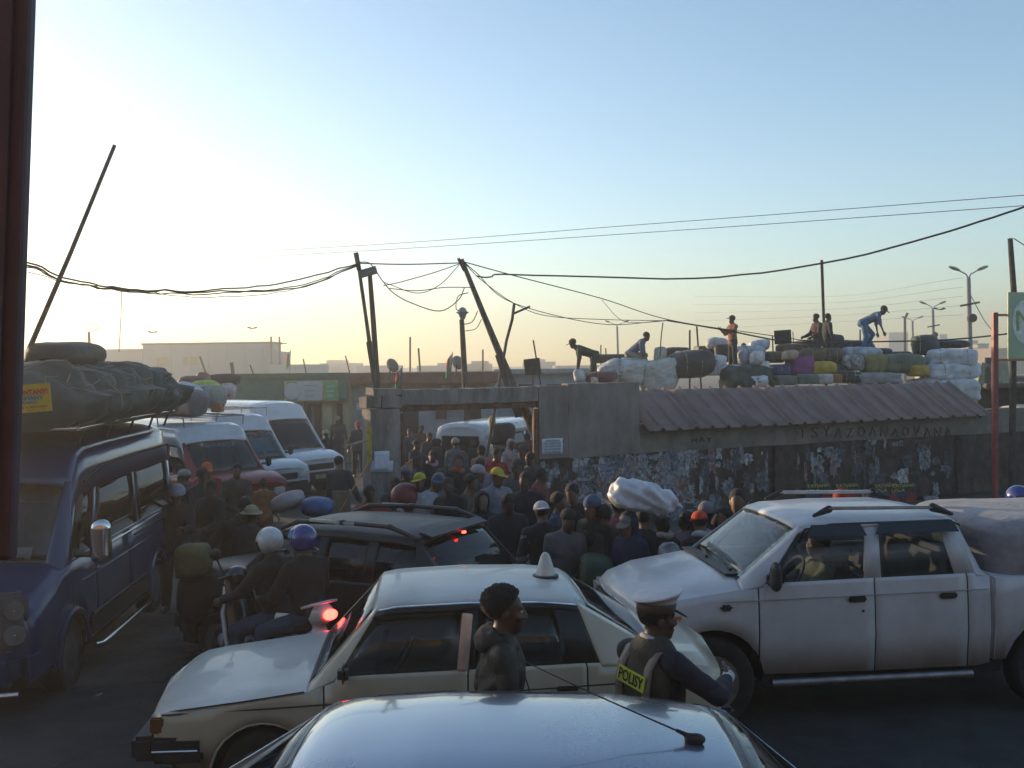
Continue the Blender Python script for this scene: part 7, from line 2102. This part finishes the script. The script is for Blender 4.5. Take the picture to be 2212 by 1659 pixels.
crowd(604, 1092, 1.60, 'person in a lime green top bending beside the bundles', (.30, .52, .05), 60, dict(lean=38, armL=(45, 12, 40), armR=(30, 14, 60), hpitch=10, legL=(20, 6, 30), legR=(6, 6, 14)))
crowd(539, 1094, 1.55, 'man in a beige felt hat and dark jacket', (.03, .028, .034), 165, STAND, hat='brim', hatc=(.34, .28, .17))
crowd(492, 1066, 1.66, 'person in a long dark coat leaning forward near the minibus', (.018, .016, .018), 70, dict(lean=22, armL=(20, 8, 10), armR=(-25, 10, 10)), hem=.3, topname='coat')
crowd(703, 927, 1.70, 'person in a pale cap and black jacket beside the white high roof van', (.018, .018, .022), 170, STAND, hat='cap', hatc=(.30, .30, .32), topname='jacket')
crowd(731, 897, 1.76, 'man in a tan cap standing at the shop pillars', (.05, .045, .045), 10, STAND, hat='cap', hatc=(.32, .25, .14))
crowd(667, 892, 1.70, 'person in dark clothes in the shop doorway', (.025, .024, .028), 10, STAND)
crowd(772, 908, 1.78, 'man in a red cap beside the gateway pillar', (.035, .04, .055), 30, STAND, hat='cap', hatc=(.32, .03, .03), fat=1.15)
crowd(733, 985, 1.70, 'person in a brown grey coat left of the gateway', (.055, .048, .045), 160, STAND, topname='coat')
for i, (px, py, c) in enumerate(((884, 925, (.04, .05, .09)), (906, 918, (.09, .03, .03)), (922, 934, (.06, .06, .07)), (893, 950, (.03, .03, .035)))):
    crowd(px, py, 1.68, ['person in blue deep inside the gateway', 'person in maroon deep inside the gateway', 'person in grey deep inside the gateway', 'person in black just inside the gateway'][i], c, 20 * i, res=.026)
for i, (px, py, c) in enumerate(((1122, 925, (.25, .24, .24)), (1140, 935, (.16, .04, .04)), (1155, 975, (.05, .05, .06)))):
    crowd(px, py, 1.68, ['person in pale grey right of the minivan', 'person in dark red right of the minivan', 'person in a dark top against the right gate post'][i], c, 150 * i, res=.026)

# the dense background of the crowd in the gateway
FILL = [(850, 1030, 'black jacket'), (872, 1004, 'brown coat'), (895, 985, 'dark blue coat'), (942, 1018, 'grey hood'), (975, 1030, 'black coat'), (1008, 1020, 'dark brown jacket'), (1022, 1004, 'navy top'), (1110, 1000, 'dark grey coat'), (1125, 985, 'black cap'), (1160, 1010, 'dark red jacket'),
        (1205, 1062, 'dark blue jacket'), (1282, 1070, 'black shirt'), (1300, 1090, 'dark brown coat'), (1365, 1096, 'navy hood'), (1560, 1094, 'dark olive coat'), (1612, 1090, 'black coat'), (1215, 1100, 'grey trousers and dark top'), (455, 1035, 'black T-shirt'), (405, 1010, 'navy coat'), (510, 1000, 'dark brown top')]
FCOL = [(.014, .014, .016), (.06, .04, .03), (.03, .045, .09), (.14, .14, .15), (.014, .014, .016), (.10, .06, .04), (.025, .03, .06), (.06, .06, .065), (.02, .02, .02), (.16, .03, .028), (.03, .045, .09), (.016, .016, .018), (.05, .036, .028), (.022, .027, .055), (.06, .065, .04), (.015, .015, .016), (.10, .10, .11), (.02, .02, .022), (.022, .027, .055), (.06, .045, .035)]
FC = {'black': (.014, .014, .016), 'brown': (.05, .034, .026), 'dark': (.03, .028, .03), 'grey': (.08, .08, .085), 'navy': (.018, .022, .045)}
for i, (px, py, w_) in enumerate(FILL):
    crowd(px, py, 1.62 + .02 * (i % 7), 'person in a %s in the %s' % (w_, ['crowd left of the minivan', 'crowd at the gateway', 'crowd before the poster wall', 'crowd by the minibus'][0 if i < 3 else 1 if i < 10 else 2 if i < 17 else 3]), FCOL[i], random.choice([10, -25, 35, 165, -60, 75]), random.choice([STAND, WALK, HOLD, POCK]), hood='up' if 'hood' in w_ else False, hat='cap' if 'cap' in w_ else (None, 'beanie', None, 'cap', None)[i % 5], hatc=((.02, .02, .02), (.16, .15, .14), (.3, .3, .3), (.05, .08, .16))[i % 4], fat=random.uniform(.95, 1.2), res=.025)

# ------------------------------------------------------------------ loaders on top of the loads
def loader(px, py_feet, Y, h, lab, top, botc, rz, pose, **k):
    q = P(px, py_feet, Y); k.setdefault('skin', 1)
    return person(0, 0, h, lab, pose, rz, top=cc(*top), bot=cc(*botc), at=(q.x, q.y, q.z), res=.022, **k)
loader(1283, 838, 27.4, 1.70, 'loader in a dark green jacket and cap bending over the wall top', (.035, .06, .04), (.035, .055, .04), -85, dict(lean=68, armL=(72, 8, 8), armR=(60, 8, 12), legL=(8, 6, 14), legR=(-4, 6, 10), hpitch=8, hcomp=.75), hat='cap', hatmat=cc(.10, .07, .06))
loader(1362, 786, 28.5, 1.70, 'loader in a blue T-shirt kneeling on the pale bundle', (.10, .125, .19), (.28, .24, .16), 80, dict(lean=48, armL=(58, 8, 10), armR=(50, 10, 12), legL=(85, 10, 130), legR=(70, 10, 130), pel=.30), sleeve=.45, shoes=True)
loader(1583, 800, 28.6, 1.56, 'loader in an orange shirt standing upright on the load', (.30, .13, .07), (.03, .03, .035), -70, dict(armL=(30, 8, 80, 20), armR=(30, 8, 95, 10), legL=(2, 6, 3)), hat='cap', hatmat=cc(.06, .05, .05), sleeve=.5)
loader(1768, 800, 28.5, 1.62, 'loader in a maroon jacket sitting upright on the brown sacks', (.07, .04, .038), (.045, .05, .06), -75, dict(lean=6, armL=(22, 8, 50, 10), armR=(25, 8, 50, 10), legL=(20, 8, 25), legR=(6, 8, 12)))
loader(1786, 795, 29.0, 1.58, 'loader in a dark shirt back to back behind the maroon jacket', (.035, .035, .035), (.04, .045, .05), 100, dict(lean=4))
loader(1866, 762, 28.9, 1.66, 'loader in blue overalls and cap bending over the bundles', (.11, .16, .24), (.055, .15, .26), 80, dict(lean=62, armL=(62, 8, 10), armR=(70, 8, 12), legL=(40, 8, 62), legR=(6, 8, 24), hpitch=12), hat='cap', hatmat=cc(.05, .045, .05), sleeve=.5)
loader(1607, 846, 31, 1.5, 'distant person half hidden behind the pale blue sack', (.04, .04, .045), (.03, .03, .03), 20, STAND)

# ------------------------------------------------------------------ things carried in the crowd
M_sackw = mat('white_plastic_sack', (.58, .58, .61), rough=.42, var=.1, scale=5, bump=.6, bscale=10)
def carried(name, px, py, ref, w, h, d, m, lab, cat='bag', **k):
    Y = ref; s = FPX / Y; c = P(px, py, Y)
    return sack(name, c, (w / s, d, h / s), m, lab, cat, **k)
Yc = stand(1393, 1100, 1.70)[1]
f = Field(.014, .05)
f.flat((-.30, 0, .02), (.22, 0, -.01), .17, .14, np.eye(3), 1.0); f.ell((-.06, 0, .07), (.24, .2, .13)); f.ell((-.34, 0, .05), (.09, .14, .11)); f.cap((.24, 0, -.03), (.42, 0, -.06), .10, .035); f.cap((.1, 0, -.08), (.16, -.02, -.17), .07, .03); f.ell((-.2, .0, -.08), (.14, .16, .08))
o = fast_mesh('white_sack', [(*f.build(folds=.008, ffreq=19, seed=2.0), 0)], [M_sackw])
for v in o.data.vertices:
    q = v.co; r_ = mnoise.noise(Vector((q.x * 3 + q.z * 5, q.y * 4, q.z * 3)) * 2.2); r2_ = abs(mnoise.noise(Vector((q.x * 9 - q.z * 6, q.y * 7, q.z * 5 + 3))))
    v.co += Vector((q.x * .15, q.y, q.z + .02)).normalized() * (r_ * .04 - r2_ * .028 + .006)
o.name = 'white_sack'; o.location = P(1397, 1076, 10.3); o.rotation_euler = (0, radians(8), radians(8)); o.scale = (.86, .9, .9)
tag(o, 'big crumpled white sack carried on a head above the crowd', 'sack')
Yc = stand(910, 1017, 1.7)[1] - .35
rb = carried('round_bag', 877, 1076, Yc, 66, 66, .42, mat('red_leatherette', (.17, .02, .022), rough=.45, var=.1), 'round red bag with white piping carried on a shoulder', e=2.2, amp=.02, seed=2)
lathe('piping', [(.14, -.02), (.155, 0), (.14, .02)], mat('white_piping', (.5, .5, .48), rough=.5), rb, n=28, axis='X', center=(-.10, 0, 0))
box('bag_handle', (0, 0, .17), (.14, .05, .06), mat('red_leatherette', (.17, .02, .022)), rb, bev=.02)
carried('net_bag', 1449, 1206, 10.05, 56, 70, .25, mat('clear_bag', (.28, .28, .28), rough=.25, var=.3, scale=9, bump=.6), 'pale net bag of goods hanging beside the dark dress', e=2.3, amp=.08, seed=5)
carried('grey_bundle', 622, 1082, 12.2, 72, 40, .5, mat('white_red_bundle', (.34, .32, .33), rough=.7, scale=2, col2=(.26, .14, .14)), 'greyish white bundle beside the lime green top', seed=3, ry=radians(-14))
carried('blue_bundle', 685, 1095, 12.0, 66, 42, .5, mat('blue_sack', (.035, .08, .22), rough=.6, var=.15), 'bright blue sack right of the lime green top', seed=6, ry=radians(12))
carried('yellow_sack', 418, 1210, 10.4, 72, 72, .35, mat('yellow_green_sack', (.10, .09, .025), rough=.7, var=.15), 'olive yellow sack standing by the minibus rear wheel', e=4, seed=7, amp=.04)
Yb = 14.5; q = P(738, 1092, Yb); o = box('cardboard_sheet', (q.x, Yb, q.z), (.26, .03, .42), mat('cardboard', (.26, .19, .13), rough=.85, var=.1), None); tag(o, 'upright cardboard sheet left of the gateway', 'cardboard')
o = tube('orange_cord', [P(722, 1125, Yb - .3), P(760, 1060, Yb), P(795, 1000, 17)], .008, mat('orange_cord', (.40, .17, .04), rough=.7)); tag(o, 'orange cord slanting to the gateway pillar', 'cord')
o = tube('pole', [P(742, 965, 18), P(796, 950, 18.3)], .02, mat('bare_bamboo', (.36, .27, .15), rough=.7)); tag(o, 'pale bamboo rod left of the yellow strip on the pillar', 'rod')
carried('dark_bag', 1085, 938, 24.4, 56, 50, .6, mat('black_bundle', (.03, .028, .025), rough=.7, var=.2), 'big black bundle carried beside the minivan', seed=9, e=3)
carried('tan_bag', 1063, 912, 24.3, 16, 26, .3, mat('tan_bag', (.36, .28, .12), rough=.7), 'small tan bag beside the big black bundle', seed=4)
carried('green_sack', 1290, 1240, 10.2, 70, 80, .5, mat('dark_green_sack', (.02, .05, .025), rough=.7), 'dark green sack on the ground behind the taxi', seed=8, e=4)
carried('white_bundle', 1285, 1210, 10.4, 60, 22, .4, mat('grey_bundle', (.24, .24, .25), rough=.7), 'grey white bundle lying on the dark green sack', seed=10)
# ------------------------------------------------------------------ unseen buildings round the street, added and sized to block sun and sky
def block(name, x0, x1, y0, y1, h, m, label, wins=0, storeys=2, face='N'):
    z0 = G(max(0, (y0 + y1) / 2)); root = empty(name, ((x0 + x1) / 2, (y0 + y1) / 2, z0), 0, label, 'building')
    w, d = x1 - x0, y1 - y0
    box('wall', (0, 0, h / 2), (w, d, h), m, root); box('roof', (0, 0, h + .1), (w + .6, d + .6, .2), M_rroof, root)
    for r in range(storeys):
        for k in range(wins):
            if face == 'N': box('window', (-w / 2 + w * (k + .5) / wins, d / 2, h * (r + .55) / storeys), (w / wins * .4, .12, h / storeys * .42), M_glass_dk, root)
            else: box('window', (w / 2, -d / 2 + d * (k + .5) / wins, h * (r + .55) / storeys), (.12, d / wins * .4, h / storeys * .42), M_glass_dk, root)
    return root
M_bk = mat('ochre_render', (.30, .20, .14), rough=.9, var=.15, scale=1, dirt=.4)
M_bk2 = mat('grey_render', (.20, .19, .18), rough=.9, var=.15, scale=1, dirt=.4)
block('sky_block_house', -34, -9, -15, -6.6, 7.5, M_bk2, 'unseen grey two storey house behind the camera to the left, put up to block sky light', 8)  # unseen row, made tall so less sky light reaches the near sides
block('sky_block_house', -8.6, 7, -15, -6.6, 9.5, M_bk, 'unseen ochre three storey house right behind the camera, made tall to block sky light', 5, 3)
block('sky_block_house', 7.4, 36, -15, -6.6, 8.0, M_bk2, 'unseen grey two storey house behind the camera to the right, put up to block sky light', 9)
block('sun_block_hall', -34, -18, 10, 31, 3.9, M_bk2, 'unseen long low hall added left of the street to keep low sun off the ground', 6, 1, 'E')  # added out of view; its height sets how far up the sun is blocked
# ------------------------------------------------------------------ dusty air
HZ = 0.0030
bm = bmesh.new(); box_bm(bm, (0, 230, 12.0), (700, 520, 27.0))
hz = bmobj('haze', bm, None, smooth=False); hz['kind'] = 'stuff'
hm_ = bpy.data.materials.new('dusty_air'); hm_.use_nodes = True
t = hm_.node_tree; t.nodes.clear(); o_ = t.nodes.new('ShaderNodeOutputMaterial'); v_ = t.nodes.new('ShaderNodeVolumePrincipled')
v_.inputs['Color'].default_value = (.96, .93, .88, 1); v_.inputs['Density'].default_value = HZ; v_.inputs['Anisotropy'].default_value = .6
t.links.new(v_.outputs[0], o_.inputs['Volume'])
hz.data.materials.append(hm_)
